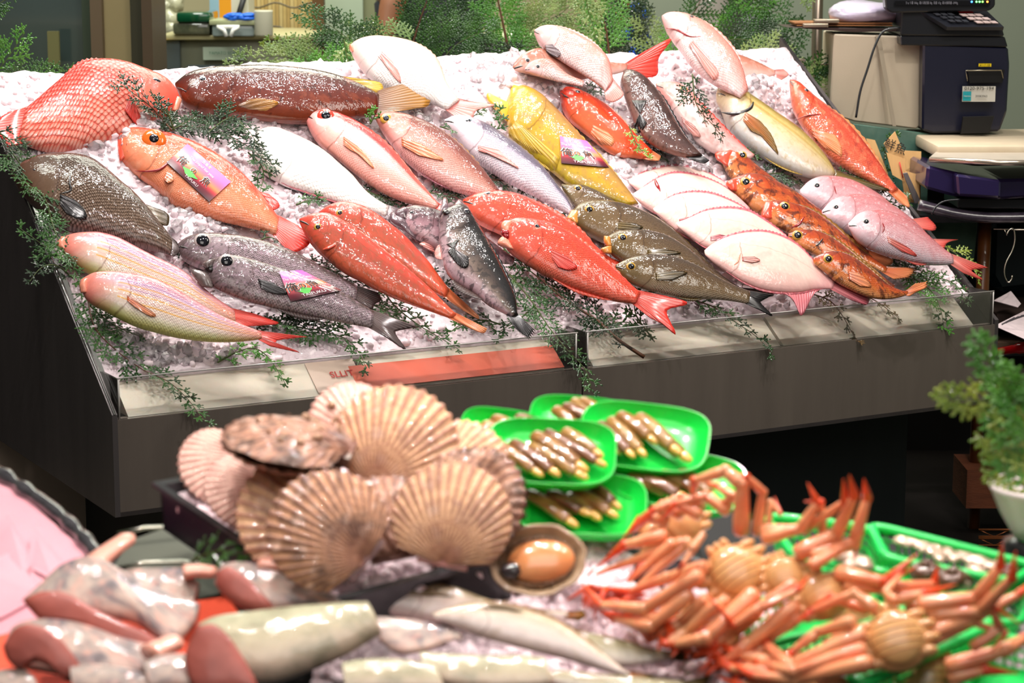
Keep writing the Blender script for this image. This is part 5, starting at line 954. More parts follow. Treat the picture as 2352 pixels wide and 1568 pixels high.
def scallop(px, py, h, rpx, hinge, tilt, yaw, m_, label, crust=0, thick=.30, m2=None):
    """hinge: direction of the hinge in the picture (degrees), disc facing the viewer, leaned by tilt / yaw"""
    c = tb(px, py, h); D = (c-CAM).dot(FF); R = rpx/FPX*D; nv = -(c-CAM).normalized()
    Rt = Matrix.Rotation(math.radians(yaw), 3, UU) @ Matrix.Rotation(math.radians(-tilt), 3, RR); n_ = (Rt @ nv).normalized()
    a = math.radians(hinge); hd = (RR*math.cos(a)+UU*math.sin(a)); hd = (hd-n_*hd.dot(n_)).normalized(); sd = n_.cross(hd)
    H = c+hd*R; o = empty('scallop', c-n_*R*.3, label, 'shellfish', 'scallops heaped in the black tray'); rd = random.Random(int(px*3+py))
    for si, nm in ((1,'upper_shell'), (-1,'lower_shell')):
        vs, uv = [], []; NA, NR = 97, 18
        for i in range(NA):
            q = i/(NA-1); al = (q-.5)*math.radians(168); 
            edge = 2*R*math.cos(al*.5)**.9 if abs(al) < 9 else 0
            edge = 2*R*(math.cos(al)*.62+.38)*(1+.018*math.cos(q*48*math.pi))
            for j in range(NR):
                t = j/(NR-1); rr = edge*(t**.85); z = R*thick*(math.sin(math.pi*min(1, t*.98))**.6*(.55+.45*(1-t)))*math.cos(al)**.5+.0012
                z += (.018*R if crust == 0 else .014*R)*math.cos(q*48*math.pi)*min(1, t*2)
                if crust: z += crust*R*mn.noise(V((q*9, t*5, px)))
                vs.append(H-hd*math.cos(al*.93)*rr*1.0+sd*math.sin(al*.93)*rr+n_*z*si); uv.append((q, t))
        f0 = [(i*NR+j, i*NR+j+1, (i+1)*NR+j+1, (i+1)*NR+j) for i in range(NA-1) for j in range(NR-1)]
        mesh(nm, vs, f0, (m_ if si == 1 else (m2 or m_)), o, True, {'uv': uv, 'metric': uv}, recalc=False)
    mb = MB(); ear = [H+sd*R*.48+hd*R*.02, H+sd*R*.42-hd*R*.36, H-sd*R*.42-hd*R*.36, H-sd*R*.48+hd*R*.02]; mb.prism([p-n_*R*.05 for p in ear], n_*R*.12); mb.build('hinge_ears', m_, o, smooth=False)
    if crust:
        mb = MB()
        for _ in range(26):
            a_, t = rd.uniform(-1.1,1.1), rd.uniform(.25,.9); p = H-hd*math.cos(a_)*2*R*t*.85+sd*math.sin(a_)*2*R*t*.7+n_*R*thick*.75; v_, f_ = blob(p, rd.uniform(.003,.009)); mb.add(v_, f_)
        mb.build('barnacles', mat('barnacle', (200,160,130), .6, noise=.9, nscale=90, col2=(96,66,44), bump=.6), o)
    return o
scallop(490,1075,.06,82,25,20,20,SH4,'scallop at the far end of the heap facing away from the green dishes')
scallop(545,1130,.07,80,20,25,20,SH4,'scallop with only its ribbed edge showing beside the topmost lying shell')
scallop(800,960,.13,85,-60,20,0,SH4,'scallop mostly hidden behind the brightest top one', crust=.05)
scallop(915,1010,.125,128,-115,15,-5,SH1,'brightest cream scallop on top of the heap')
scallop(1060,1065,.10,105,-130,25,-10,SH1,'pale scallop between the topmost one and the green dishes')
scallop(1090,1150,.09,125,-150,20,-25,SH3,'crusted dark scallop beside the green dishes', crust=.12)
scallop(880,1190,.09,110,-80,30,0,SH3,'barnacle-crusted scallop in the middle of the heap', crust=.14)
scallop(680,1180,.09,135,-35,20,12,SH1,'pale ribbed scallop lying behind the dark striped one')
scallop(745,1210,.115,128,-40,15,5,SH2,'dark brown striped scallop at the front of the heap')
scallop(1040,1180,.12,122,-100,12,-5,SH1,'big fan-shaped cream scallop at the front beside the abalone', m2=SH2)
scallop(660,1020,.15,150,-15,72,8,SH3,'scallop lying flat across the top showing its rough closed edge', crust=.10, thick=.36)
# abalone
ab = empty('abalone', tb(1235,1320,0), 'abalone in its open shell showing glossy orange flesh', 'shellfish')
c = tb(1235,1288,.04); D = (c-CAM).dot(FF); k = D/FPX; nv = (-(c-CAM).normalized()*.85+TN*.5).normalized(); X = (RR*math.cos(.12)+UU*math.sin(.12)); X = (X-nv*X.dot(nv)).normalized(); Y = nv.cross(X)
vs = []; n = 48; prof = [(0,-.42),(.5,-.36),(.85,-.16),(1.0,.04),(1.03,.08),(.97,.09),(.90,.02),(.7,-.16),(.4,-.26),(0,-.28)]
for r_, h_ in prof:
    for j in range(n):
        t = 2*math.pi*j/n; wv = 1+.02*math.sin(7*t)+.012*math.sin(13*t); vs.append(c+X*math.cos(t)*110*k*r_*wv+Y*math.sin(t)*78*k*r_*wv*1.12+nv*h_*90*k)
fs = [(i*n+j, i*n+(j+1)%n, (i+1)*n+(j+1)%n, (i+1)*n+j) for i in range(len(prof)-1) for j in range(n)]
mesh('shell', vs, fs, mat('abalone_shell', (178,150,118), .35, 0, .7, 40, (110,84,60), .5, 120, coat=.8), ab)
mb = MB(); mb.ell(c+nv*-6*k+X*8*k, X*80*k, Y*52*k, nv*26*k, 28, 16); mb.build('flesh', mat('abalone_flesh', (232,160,104), .22, 0, .5, 30, (206,110,60), .35, 70, coat=1, sss=.3), ab)
mb = MB()
for j in range(40):
    t = 2*math.pi*j/40; mb.ell(c+X*math.cos(t)*84*k+Y*math.sin(t)*58*k-nv*8*k, X*9*k, Y*8*k, nv*9*k, 8, 5, noise=.2)
mb.build('frilled_edge', mat('abalone_frill', (130,92,58), .35, 0, .9, 80, (52,36,26), coat=.8), ab)
mb = MB(); mb.ell(c-X*62*k-Y*18*k+nv*4*k, X*26*k, Y*20*k, nv*14*k, 12, 8, noise=.12); mb.build('dark_gut', mat('gut_dark', (52,46,48), .25, coat=1), ab)
# green dishes of razor clams
GRN = mat('green_plastic', (24,212,72), .28, 0, .15, 8, (20,186,64), coat=.4, sss=.15)
CLM = [mat('clam_shell_%d' % i, c_, .28, 0, .8, 60, c2, .3, 120, coat=.9) for i, (c_, c2) in enumerate([((158,112,54),(92,56,28)), ((128,82,46),(76,44,28)), ((172,134,72),(106,68,36))])]
CLF = mat('clam_foot', (226,176,90), .25, coat=1, sss=.2)
def clam(a, b, r, nrm, m_, label, g_):
    a, b = V(a), V(b); o = empty('razor_clam', a.lerp(b,.5)-nrm*r, label, 'shellfish', g_); d = (b-a).normalized(); bow = nrm*r*.3
    P = [a.lerp(b, t)+bow*math.sin(math.pi*t) for t in (0,.04,.2,.4,.6,.8,.96,1)]
    MB().tube(P, [r*.75, r*.95, r, r*1.02, r*1.02, r, r*.95, r*.75], 12, flat=.68, up=nrm).build('shell', m_, o)
    MB().ell(b+d*r*.4, d*r*1.4, d.cross(nrm)*r*.62, nrm*r*.5, 10, 7).build('foot', CLF, o); return o
def dish(cx_, cy_, h, wpx, dpx, rot, clams, label, lab2, tiltx=10, tilty=0, hh=.020):
    c = tb(cx_, cy_, h); D = (c-CAM).dot(FF); k = D/FPX; n_ = (Matrix.Rotation(math.radians(tiltx),3,RR)@TN); n_ = Matrix.Rotation(math.radians(tilty),3,FF)@n_; n_.normalize()
    X = Matrix.Rotation(math.radians(rot),3,n_)@RR; X = (X-n_*X.dot(n_)).normalized(); Y = n_.cross(X)
    w_ = wpx*k; foreshort = abs(n_.dot((c-CAM).normalized())); d_ = dpx*k/foreshort
    o = rtray('green_dish', c-n_*.004, X, Y, n_, w_, d_, hh, .03, GRN, label, 'dish')
    for i, (x1,y1,x2,y2) in enumerate(clams):
        P0_ = c+n_*(.014+.004*(i%2)); a = onplane(*S('K',(x1,y1)), P0_, n_); b = onplane(*S('K',(x2,y2)), P0_, n_)
        clam(a, b, .0102*random.uniform(.85,1.1), n_, CLM[i%3], lab2, 'razor clams in '+label[:40])
    return o
dish(1150,1003,.055,190,88,-12,[(400,250,540,320),(560,250,680,290),(330,330,400,300)],'green dish furthest back on the scallop side','brown razor clam in the rear green dish by the scallops',12)
dish(1330,980,.060,230,100,-8,[(830,180,960,290),(890,160,1050,240),(950,125,1130,235),(1005,120,1200,230)],'green dish at the very back with razor clams sticking up','brown razor clam in the green dish at the very back',14)
dish(1478,1020,.066,300,150,-10,[(1060,290,1230,440),(1130,280,1330,470),(1210,250,1410,460),(1270,220,1480,370),(1330,260,1560,400),(1400,230,1640,440),(1420,290,1700,490)],'green dish on top of the pile nearest the dark counter','brown razor clam in the upper green dish nearest the dark counter',16)
dish(1265,1055,.080,300,150,-4,[(430,430,680,600),(530,410,800,600),(660,430,980,620),(680,360,980,560),(760,340,1120,540),(890,330,1100,470)],'green dish on top of the pile nearest the scallops','brown razor clam in the upper green dish nearest the scallops',16)
dish(1335,1175,.030,300,140,-4,[(640,760,920,950),(780,760,1010,880),(920,780,1080,900),(960,740,1200,890),(1080,710,1230,830)],'lower green dish in front of the pile above the abalone','brown razor clam in the lower green dish above the abalone',14)
dish(1560,1120,.030,300,130,-14,[(1340,650,1600,760),(1430,660,1680,770),(1560,630,1820,740),(1700,610,1900,770),(1640,640,1880,790)],'lower green dish beside the crabs','brown razor clam in the lower green dish beside the crabs',14)
MB().box(tb(1330,1235,-.025), TX*.30, TY*.16, TN*.03, bev=.004).build('black_board', PLX, label='black tray edge under the green dishes', cat='tray', smooth=False)
lump_ice('table_ice', [tb(1120,1400,-.07), tb(1460,1470,-.07), tb(1440,1270,-.07), tb(1200,1330,-.07)], .055, 500, 'crushed ice between the abalone and the crab legs')
lump_ice('crab_ice', [tb(1560,1640,-.07), tb(2450,1640,-.07), tb(2400,1420,-.07), tb(1500,1340,-.07)], .03, 500, 'crushed ice underneath the crab heap and baskets')
lump_ice('fish_ice', [tb(700,1620,-.07), tb(1600,1620,-.07), tb(1560,1400,-.07), tb(860,1380,-.07)], .03, 900, 'crushed ice beneath the silver fish')
# crabs
CRL, CRB, CRT = mat('crab_leg', (238,134,96), .3, 0, .8, 24, (250,196,140), .3, 120, coat=.7, sss=.15), mat('crab_shell', (236,180,120), .35, 0, .7, 26, (214,140,90), .4, 90, coat=.7, sss=.15), mat('crab_tip', (226,72,30), .3, 0, .4, 40, (240,110,60), coat=.7)
CRD = mat('crab_olive', (150,132,72), .35, 0, .6, 30, (110,100,50), .3, 90, coat=.7)
def IP(p, h): return tb(*S('I', p[:2]), h)
def crab(label, cx_, cy_, r, h, legs, olive=False, abdomen=True, rot=20, squash=.78):
    c = IP((cx_, cy_), h); D = (c-CAM).dot(FF); k = D/FPX/2.2357; o = empty('snow_crab', c-TN*h, label, 'crab', None)
    nv = (-(c-CAM).normalized()*.8+TN*.45).normalized(); a = math.radians(rot); X = RR*math.cos(a)+UU*math.sin(a); X = (X-nv*X.dot(nv)).normalized(); Y = nv.cross(X); R = r*k
    MB().ell(c-nv*R*.25, X*R*1.25, Y*R*1.1, nv*R*.55, 28, 16, noise=.015).build('shell', CRD if olive else CRB, o)
    if abdomen:
        ab_ = MB().ell(c+nv*R*.12, X*R*.92, Y*R*.98, nv*R*.40, 32, 20).build('abdomen_flap', CRD if olive else mat('crab_belly', (238,186,120), .35, 0, .5, 40, (220,146,88), .3, 90, coat=.8, sss=.15), o)
        for q in (-.62,-.36,-.1,.18,.46,.7):   # plate seams
            P = []
            for s_ in np.linspace(-.97,.97,15):
                xx = s_*math.sqrt(max(0,1-q*q)); zz = math.sqrt(max(0,1-q*q-xx*xx)); P.append(c+nv*R*(.12+.40*zz+.004)+X*R*.92*xx+Y*R*.98*(q+.05*(1-s_*s_)))
            MB().tube(P, R*.022, 6).build('plate_seam', mat('crab_seam', (176,104,62), .4), ab_)
    mb = MB()
    for sg in (1,-1):   # the leg bases run along both sides of the body
        for j in range(4):
            t = -.75+.5*j; q = c+X*sg*R*1.12*math.cos(t*.9)+Y*R*1.0*math.sin(t)-nv*R*.12; mb.ell(q, X*R*.42, Y*R*.20, nv*R*.24, 12, 8, noise=.04)
    for j in range(3): mb.ell(c+Y*R*1.12+X*R*(.3*(j-1))-nv*R*.1, X*R*.17, Y*R*.28, nv*R*.2, 9, 6, noise=.05)
    mb.build('leg_bases', CRB, o)
    for lg in legs:
        pts, rad, hs_ = lg['p'], lg['r'], lg.get('h', h); n = len(pts); claw = lg.get('claw')
        hh = [hs_[i] if hasattr(hs_, '__len__') else hs_ for i in range(n)]; W = [IP(p, q) for p, q in zip(pts, hh)]
        rr = [rad*k*1.2*(1-.66*(i/(n-1))**1.1) for i in range(n)]
        mb = MB(); tip = MB()
        for i in range(n-1):
            a_, b_ = W[i], W[i+1]; r0, r1 = rr[i], rr[i+1]; d = b_-a_; last = (i == n-2 and n > 2) or lg.get('red')
            prof = [(0,.7),(.06,1),(.3,1.05),(.7,.95),(.92,.9),(1,.6)] if not (i == n-2) else [(0,.8),(.1,1),(.5,.7),(.9,.3),(1,.08)]
            if n == 2: prof = [(0,.75),(.06,1),(.4,1.08),(.8,.92),(.95,.85),(1,.6)]
            pp = [a_+d*t+TN*.0 for t, _ in prof]; (tip if last else mb).tube(pp, [ (r0*(1-t)+r1*t)*w2 for t, w2 in prof], 12, flat=.85)
            if i > 0: (mb if i < n-2 else tip).ell(a_, V((r0,0,0))*.95, V((0,r0,0))*.95, V((0,0,r0))*.95, 10, 8)
        if claw:
            a_ = W[-1]; d = (W[-1]-W[-2]).normalized(); s_ = d.cross(TN).normalized(); L_ = claw*k
            for sg in (1,-1): tip.tube([a_-d*L_*.1, a_+d*L_*.4+s_*L_*.16*sg, a_+d*L_*.8+s_*L_*.12*sg, a_+d*L_+s_*L_*.02*sg], [L_*.12,L_*.1,L_*.06,L_*.01], 8)
        nm = 'claw' if claw else 'leg'
        if mb.v:
            e = mb.build(nm, CRL, o)
            if tip.v: tip.build('leg_tip' if not claw else 'pincer', CRT, e)
        elif tip.v: tip.build(nm, CRT, o)
    return o
def lg(*p, r=30, h=None, claw=None, red=False):
    d = dict(p=list(p), r=r); 
    if h is not None: d['h'] = h
    if claw: d['claw'] = claw
    if red: d['red'] = red
    return d
crab('snow crab at the back of the heap, legs folded over the green dish', 590,330,110,.07, [
  lg((620,430),(150,600),r=34,h=[.09,.03],), lg((520,400),(300,450),(140,580),r=36,h=[.09,.07,.03],claw=60), lg((560,430),(320,640),r=32,h=[.09,.04]), lg((640,420),(350,680),r=34,h=[.09,.04]),
  lg((700,300),(560,230),(450,270),(300,400),r=34,h=[.11,.12,.11,.08]), lg((840,280),(720,200),(560,240),(480,330),r=32,h=[.12,.13,.12,.1]), lg((900,400),(905,140),(820,70),(660,120),(645,210),r=42,h=[.11,.17,.18,.16,.12]),
  lg((980,400),(1010,180),(930,100),(800,85),r=28,h=[.11,.16,.18,.17]), lg((1040,380),(1050,230),(1100,290),(1070,200),r=18,h=[.1,.13,.12,.13])], abdomen=False, rot=30)
crab('large snow crab lying belly up in the middle, legs pointing down to the ice', 870,585,140,.10, [
  lg((700,600),(400,780),(180,760),(80,640),r=42,h=[.11,.06,.04,.03]), lg((720,560),(520,620),(330,690),(190,670),r=38,h=[.11,.08,.04,.03]), lg((650,690),(430,870),(250,830),(150,780),r=40,h=[.09,.05,.03,.02]), lg((730,720),(590,850),(430,930),(330,850),r=38,h=[.09,.05,.03,.03]),
  lg((790,750),(620,890),(520,960),(460,900),r=38,h=[.09,.05,.04,.04]), lg((980,690),(720,930),(560,960),(470,700),r=46,h=[.1,.06,.04,.06]), lg((640,480),(700,400),(600,550),(560,620),r=22,h=[.13,.14,.12,.1]),
  lg((1010,420),(1210,360),(1290,230),(1240,130),r=38,h=[.12,.14,.17,.19]), lg((1180,500),(1390,390),(1480,200),(1455,90),r=44,h=[.12,.14,.19,.22]), lg((1000,380),(1230,370),(1430,230),(1425,110),r=36,h=[.12,.13,.18,.21])], rot=35)
crab('snow crab wedged between the large one and the smaller striped-bellied one', 1120,610,105,.10, [
  lg((990,780),(860,910),(780,1010),(700,960),r=38,h=[.09,.05,.04,.03]), lg((1180,640),(1010,760),(860,860),(720,700),r=30,h=[.12,.1,.08,.11]), lg((1250,510),(1480,440),(1545,210),(1530,110),r=44,h=[.12,.13,.18,.21]), lg((1320,420),(1310,230),(1220,225),r=26,h=[.12,.17,.17]),
  lg((1250,560),(1400,480),(1500,420),(1470,560),r=30,h=[.12,.13,.13,.1])], rot=20)
crab('small snow crab with yellowish striped belly in the middle of the heap', 1320,705,118,.09, [
  lg((1190,750),(930,960),(820,1050),(740,980),r=42,h=[.1,.06,.04,.04]), lg((1200,810),(1040,930),(920,1090),(850,1150),r=36,h=[.09,.06,.04,.03]), lg((1390,590),(1640,640),(1810,490),r=44,h=[.11,.12,.15]), lg((1430,660),(1720,670),(1890,650),(1910,560),r=42,h=[.1,.11,.1,.12]), lg((1000,780),(1190,680),(1250,600),r=24,h=[.11,.13,.12])], rot=25, olive=False)
crab('biggest snow crab lying belly up nearest the front on the green basket', 1695,930,150,.10, [
  lg((1540,900),(1150,1070),(1030,960),(1000,880),r=42,h=[.11,.07,.06,.07]), lg((1545,980),(1165,1100),(990,1050),(880,960),r=42,h=[.1,.07,.05,.04]), lg((1570,1050),(1180,1140),(960,1120),(800,1030),r=42,h=[.1,.06,.05,.04]), lg((1480,840),(1290,900),(1160,1000),(1060,1100),r=36,h=[.12,.09,.07,.06]),
  lg((1810,760),(2110,720),(2230,560),(2240,440),r=46,h=[.12,.13,.17,.2]), lg((1850,810),(2130,790),(2290,620),(2310,480),r=44,h=[.11,.12,.17,.2]), lg((1870,900),(2100,820),(2330,700),(2380,640),r=40,h=[.1,.11,.13,.13]), lg((1600,780),(1480,700),(1260,790),(1180,850),r=34,h=[.12,.13,.1,.09]),
  lg((1700,740),(1640,690),(1720,600),(1800,560),r=22,h=[.13,.13,.13,.13]), lg((1860,960),(2090,850),(2260,900),(2180,1000),r=24,h=[.09,.1,.09,.08])], rot=15)
crab('olive-shelled crab lowest at the corner below the green rod', 1830,1120,140,.03, [
  lg((1950,1080),(2250,990),(2352,930),(2400,1000),r=46,h=[.05,.07,.07,.05]), lg((1700,1120),(1500,1150),(1350,1130),r=34,h=[.04,.03,.02]), lg((1960,1130),(2150,1090),(2330,1110),r=42,h=[.04,.05,.04]), lg((2080,980),(2230,880),(2180,760),(2340,860),r=28,h=[.08,.1,.13,.11])], olive=True, rot=10)
crab('pale snow crab at the back with pinkish bumpy legs folded against the green dish', 480,400,95,.05, [
  lg((520,330),(430,300),(330,400),r=36,h=[.08,.09,.05]), lg((600,290),(500,250),(380,320),(290,420),r=36,h=[.1,.1,.07,.05]), lg((700,250),(600,210),(480,240),r=34,h=[.11,.11,.09]), lg((800,260),(860,200),(780,150),(700,120),r=30,h=[.12,.14,.14,.13]),
  lg((540,440),(400,560),(300,640),r=34,h=[.06,.04,.03])], abdomen=False, rot=60)
crab('snow crab buried low in the heap with only parallel legs showing', 700,820,100,.02, [
  lg((840,720),(640,860),(560,930),r=38,h=[.08,.05,.04]), lg((900,800),(760,960),(640,1040),r=38,h=[.07,.05,.03]), lg((600,700),(480,820),(350,860),(240,800),r=34,h=[.07,.05,.03,.03]), lg((560,760),(420,900),(330,880),r=32,h=[.05,.04,.03]),
  lg((1080,820),(960,1000),(860,1080),r=38,h=[.07,.05,.04]), lg((1000,900),(880,1040),(780,1090),r=34,h=[.06,.04,.03])], abdomen=False, rot=40)
crab('snow crab under the biggest one, pinkish legs reaching the green rod', 1480,800,90,.05, [
  lg((1560,780),(1360,720),(1220,800),r=34,h=[.1,.1,.08]), lg((1500,860),(1340,960),(1240,1080),r=32,h=[.09,.07,.05]), lg((1640,740),(1840,700),(2010,650),r=38,h=[.1,.11,.1]), lg((1740,760),(1900,770),(2080,780),r=34,h=[.09,.09,.09])], abdomen=False, rot=20)
crab('snow crab low at the bottom edge left of the olive crab', 1180,1130,110,.03, [
  lg((1080,1060),(860,1000),(700,900),r=36,h=[.05,.05,.04]), lg((1060,1110),(840,1080),(700,1000),r=36,h=[.05,.04,.03]), lg((1080,1160),(900,1170),(760,1120),r=34,h=[.04,.03,.02]), lg((1290,1100),(1440,1060),(1560,1120),r=34,h=[.05,.06,.04]), lg((1290,1150),(1460,1150),(1600,1190),r=32,h=[.04,.04,.03])], abdomen=False, rot=10)
# loose mass of thin red leg tips
mb = MB(); rd = random.Random(11)
for _ in range(190):
    x, y = rd.uniform(110,1080), 0; y = 660+(x-100)*.47+rd.uniform(-40,110); a = IP((x,y), rd.uniform(-.01,.035)); t = rd.uniform(-2.6,.6); l = rd.uniform(.02,.045)
    b = a+TX*math.cos(t)*l+TY*math.sin(t)*l*.8+TN*rd.uniform(-.004,.012); mb.tube([a, a.lerp(b,.5)+TN*.004, b], [rd.uniform(.003,.0055),.003,.0008], 6)
mb.build('crab_leg_tips', CRT, label='tangle of thin red crab leg tips along the ice edge', cat='crab legs', kind='stuff')
# green baskets
GRB = mat('green_basket', (30,214,96), .35, 0, .1, 8, (24,190,84), coat=.3, sss=.1)
def basket(label, quad, h, depth, slots=10, name='green_basket', rimr=.0045, bars=(0,1,2,3)):
    Q = [tb(*S('I', p), h) for p in quad]; o = empty(name, sum(Q, V((0,0,0)))/4-TN*depth, label, 'basket'); n = 4
    P = []
    for i in range(4):
        a, b, c_ = Q[i-1], Q[i], Q[(i+1)%4]
        for t in (.0,.25,.5,.75,1): 
            p1 = b.lerp(a, .16); p2 = b.lerp(c_, .16); P.append((p1*(1-t)+b*t)*(1-t)+(b*(1-t)+p2*t)*t)
    mb = MB(); mb.tube(P+[P[0], P[1]], rimr, 8); mb.build('rim', GRB, o)
    cen = sum(Q, V((0,0,0)))/4; B_ = [cen+(p-cen)*.86-TN*depth for p in P]
    mb = MB(); m_ = len(P)
    for lv in (.33,.66): mb.tube([P[i].lerp(B_[i], lv) for i in range(m_)]+[P[0].lerp(B_[0], lv)], .0018, 6)
    for i in range(m_):
        a, b = P[i], P[(i+1)%m_]; a2, b2 = B_[i], B_[(i+1)%m_]; kk = max(1, int((b-a).length/.010))
        for j in range(kk): t = j/kk; mb.tube([a.lerp(b,t), a2.lerp(b2,t)], .0016, 5)
    mb.build('lattice_wall', GRB, o); mb = MB(); mb.prism(B_, TN*.003); mb.build('floor_panel', GRB, o, smooth=False); return o
basket('green lattice basket under the middle of the crab heap', [(950,990),(1460,860),(1400,640),(900,760)], .03, .035)
basket('green lattice basket whose thick rim crosses in front of the biggest crab', [(1480,1180),(2190,870),(2060,700),(1420,900)], .055, .05, rimr=.007)
basket('green lattice basket at the back holding small shiny shells', [(1480,480),(2010,640),(2380,640),(2330,540),(2020,440),(1700,330)], .045, .05) if False else None
bk = basket('green lattice basket at the back holding small silvery shellfish', [(1640,520),(2290,640),(2420,560),(1560,345)], .05, .045, rimr=.006)
basket('green dish-like basket behind the upright crab legs', [(1180,520),(1700,600),(1560,360),(1020,300)], .035, .035, rimr=.006)
basket('green basket holding two dark shellfish below the silvery ones', [(1560,760),(2340,860),(2380,640),(1640,560)], .015, .04, rimr=.005)
basket('green basket corner at the edge beside the olive crab', [(2040,1200),(2440,1230),(2420,960),(2160,900)], .01, .035, rimr=.006)
SLV = mat('shell_silver', (206,180,160), .22, .2, .8, 60, (150,120,100), .4, 120, coat=1); 
for i in range(30):
    t = i/29; x = 1720+t*480+random.uniform(-25,25); y = 430+t*145+random.uniform(-32,32); p = IP((x,y), .045); a = random.uniform(0,3)
    X = (TX*math.cos(a)+TY*math.sin(a)); Y = TN.cross(X)
    MB().ell(p, X*.014, Y*.007, TN*.005, 12, 8, noise=.1).build('small_shellfish', SLV, label='small silvery shellfish piled in the rear green basket', cat='shellfish', group='silvery shellfish in the rear basket')
for i in range(9):
    x = 1440+random.uniform(-40,110); y = 520+random.uniform(-25,45); p = IP((x,y), .045); MB().ell(p, TX*.012, TY*.008, TN*.006, 10, 7, noise=.1).build('small_shellfish', SLV, label='small silvery shellfish between the upright crab legs', cat='shellfish', group='silvery shellfish behind the crab legs')
DSH = mat('shell_dark', (110,72,54), .35, 0, .8, 50, (60,44,30), .6, 90, coat=.8)
for (x, y, r, lb) in ((1850,600,.022,'dark brown turban shell pair, the redder one'), (1985,640,.023,'dark olive turban shell beside the redder one'), (2270,600,.016,'small dark shell by the rim of the rear basket')):
    p = IP((x,y), .05); o = empty('turban_shell', p-TN*.02, lb, 'shellfish'); mb = MB(); P = []
    for q in range(46):
        t = q/45; a = t*4.2*math.pi; P.append(p+(TX*math.cos(a)+TY*math.sin(a))*r*.55*(1-t)+TN*(r*1.1*t-r*.2))
    mb.tube(P, [r*.62*(1-.88*q/45) for q in range(46)], 12); mb.build('shell', DSH, o); MB().ell(P[0]+V((0,-r*.3,0)), TX*r*.4, TY*r*.15, TN*r*.4, 12, 8).build('lid', SLV, o)
# silver fish at the front and cut salmon
s_fg = skin('skin_silver_front', [(0,(150,136,104)),(.18,(206,190,160)),(.4,(236,220,206)),(.75,(240,226,222)),(1,(224,196,190))], spots=(20,(186,160,120),.56,.7,.5), coat=1, sline=(170,150,120))
s_fg2 = skin('skin_green_front', [(0,(126,122,84)),(.3,(176,168,136)),(.7,(214,206,190)),(1,(220,196,190))], coat=1)
def fish_fg(cr, label, sk, st, h, tilt, **k):
    pts = [S(cr, ((a+c)/2,(b+d)/2)) for a,b,c,d in st]; m = pts[len(pts)//2]; P0_ = tb(m[0], m[1], h); ax = (tb(*pts[-1], h)-tb(*pts[0], h)).normalized(); n_ = Matrix.Rotation(math.radians(tilt), 3, RR)@TN
    return Fish(cr, label, sk, st, plane=(P0_, n_), **k)
f = fish_fg('M','silver fish lying furthest back with its belly cavity open', s_fg, [(330,300,345,330),(430,225,440,370),(560,202,580,400),(700,205,700,420),(830,235,830,420),(960,285,950,400),(1120,330,1110,400),(1300,350,1290,395),(1430,365,1420,400)], .0, 30, k=.42)
f.tail([(1500,350),(1520,385),(1480,410)], f_amb); f.slash([(470,290),(560,262),(700,262),(800,280)], .006, mat('cavity', (120,96,60), .4, coat=.6), 'open_belly')
f = fish_fg('M','big silver fish with bright white flank and yellow tail', s_fg, [(690,370,700,400),(800,335,830,450),(920,310,950,500),(1060,320,1090,540),(1200,350,1240,580),(1340,400,1400,620),(1460,470,1540,660),(1580,560,1640,690),(1680,640,1720,710),(1760,700,1770,725)], .03, 35, k=.42)
f.tail([(1900,700),(1830,748),(1800,790)], f_amb).slash([(940,345),(1050,335),(1180,365)], .005, mat('cavity', (120,96,60), .4), 'back_stripe').edge('dorsal_fin',.3,.9,.006,f_amb)
f = fish_fg('M','slimmer silver fish lying behind the bright one, forked tail toward the crabs', s_fg2, [(1180,420,1190,460),(1320,420,1330,520),(1460,460,1470,600),(1600,490,1610,650),(1740,520,1750,660),(1880,560,1880,640),(2000,580,1995,625)], .01, 30, k=.42)
f.tail([(2110,500),(2090,560),(2210,600),(2080,630)], f_olv)
f = fish_fg('M','greenish silver fish lowest along the bottom edge', s_fg2, [(1250,690,1260,730),(1400,680,1420,780),(1600,700,1620,820),(1850,720,1860,830),(2050,740,2050,800)], .01, 25, k=.42); f.tail([(2200,700),(2180,760),(2220,800)], f_olv)
sal = skin('skin_salmon', [(0,(176,160,152)),(.25,(190,178,170)),(.5,(220,204,192)),(.8,(236,212,200)),(1,(240,200,186))], spots=(14,(112,112,124),.44,.6,.75), spots2=(30,(240,190,176),.5,.64,.6), coat=1, gpos=5, latline=0, crease=0, head=None)
salg = skin('skin_salmon_green', [(0,(176,178,150)),(.3,(200,198,170)),(.6,(206,196,170)),(1,(222,200,182))], spots=(12,(140,140,116),.46,.62,.6), coat=1, gpos=5, latline=0, crease=0)
FLE = mat('salmon_flesh', (176,92,80), .45, 0, .7, 30, (128,58,50), .4, 60, coat=.25, sss=.1); FIN = mat('salmon_fin', (240,178,158), .35, 0, .4, 30, (226,150,130), coat=.6, sss=.3)
def chunk(cr, label, sk, st, h, tilt, k=.5, **kw): 
    return fish_fg(cr, label, sk, st, h, tilt, k=k, capm=FLE, name='salmon_piece', cat='cut fish', part='skin_side', n=40, **kw)
def stub(f, cr, pts, r, h=.05, name='fin_stub'):
    P = [tb(*S(cr, p), h) for p in pts]; MB().tube(catmull(P, 10), [r*(1-.25*i/9) for i in range(9)]+[r*.4], 12, flat=.6).build(name, FIN, f.o)
f = chunk('L','cut salmon collar with raised fin stub beside the pink paper', sal, [(140,850,160,880),(240,760,330,960),(380,640,600,960),(560,600,820,1000),(740,680,940,1090),(900,760,1020,1130),(1060,830,1100,1080),(1200,880,1180,980)], .05, 28, .28); stub(f,'L',[(560,640),(660,560),(790,470)], .016, .07)
f = chunk('L','cut salmon piece with flesh showing between the two finned pieces', sal, [(700,690,700,760),(800,670,860,850),(960,665,960,880),(1100,670,1040,900),(1200,760,1150,920)], .03, 28, .3); stub(f,'L',[(1100,690),(1200,680),(1300,690)], .014, .05)
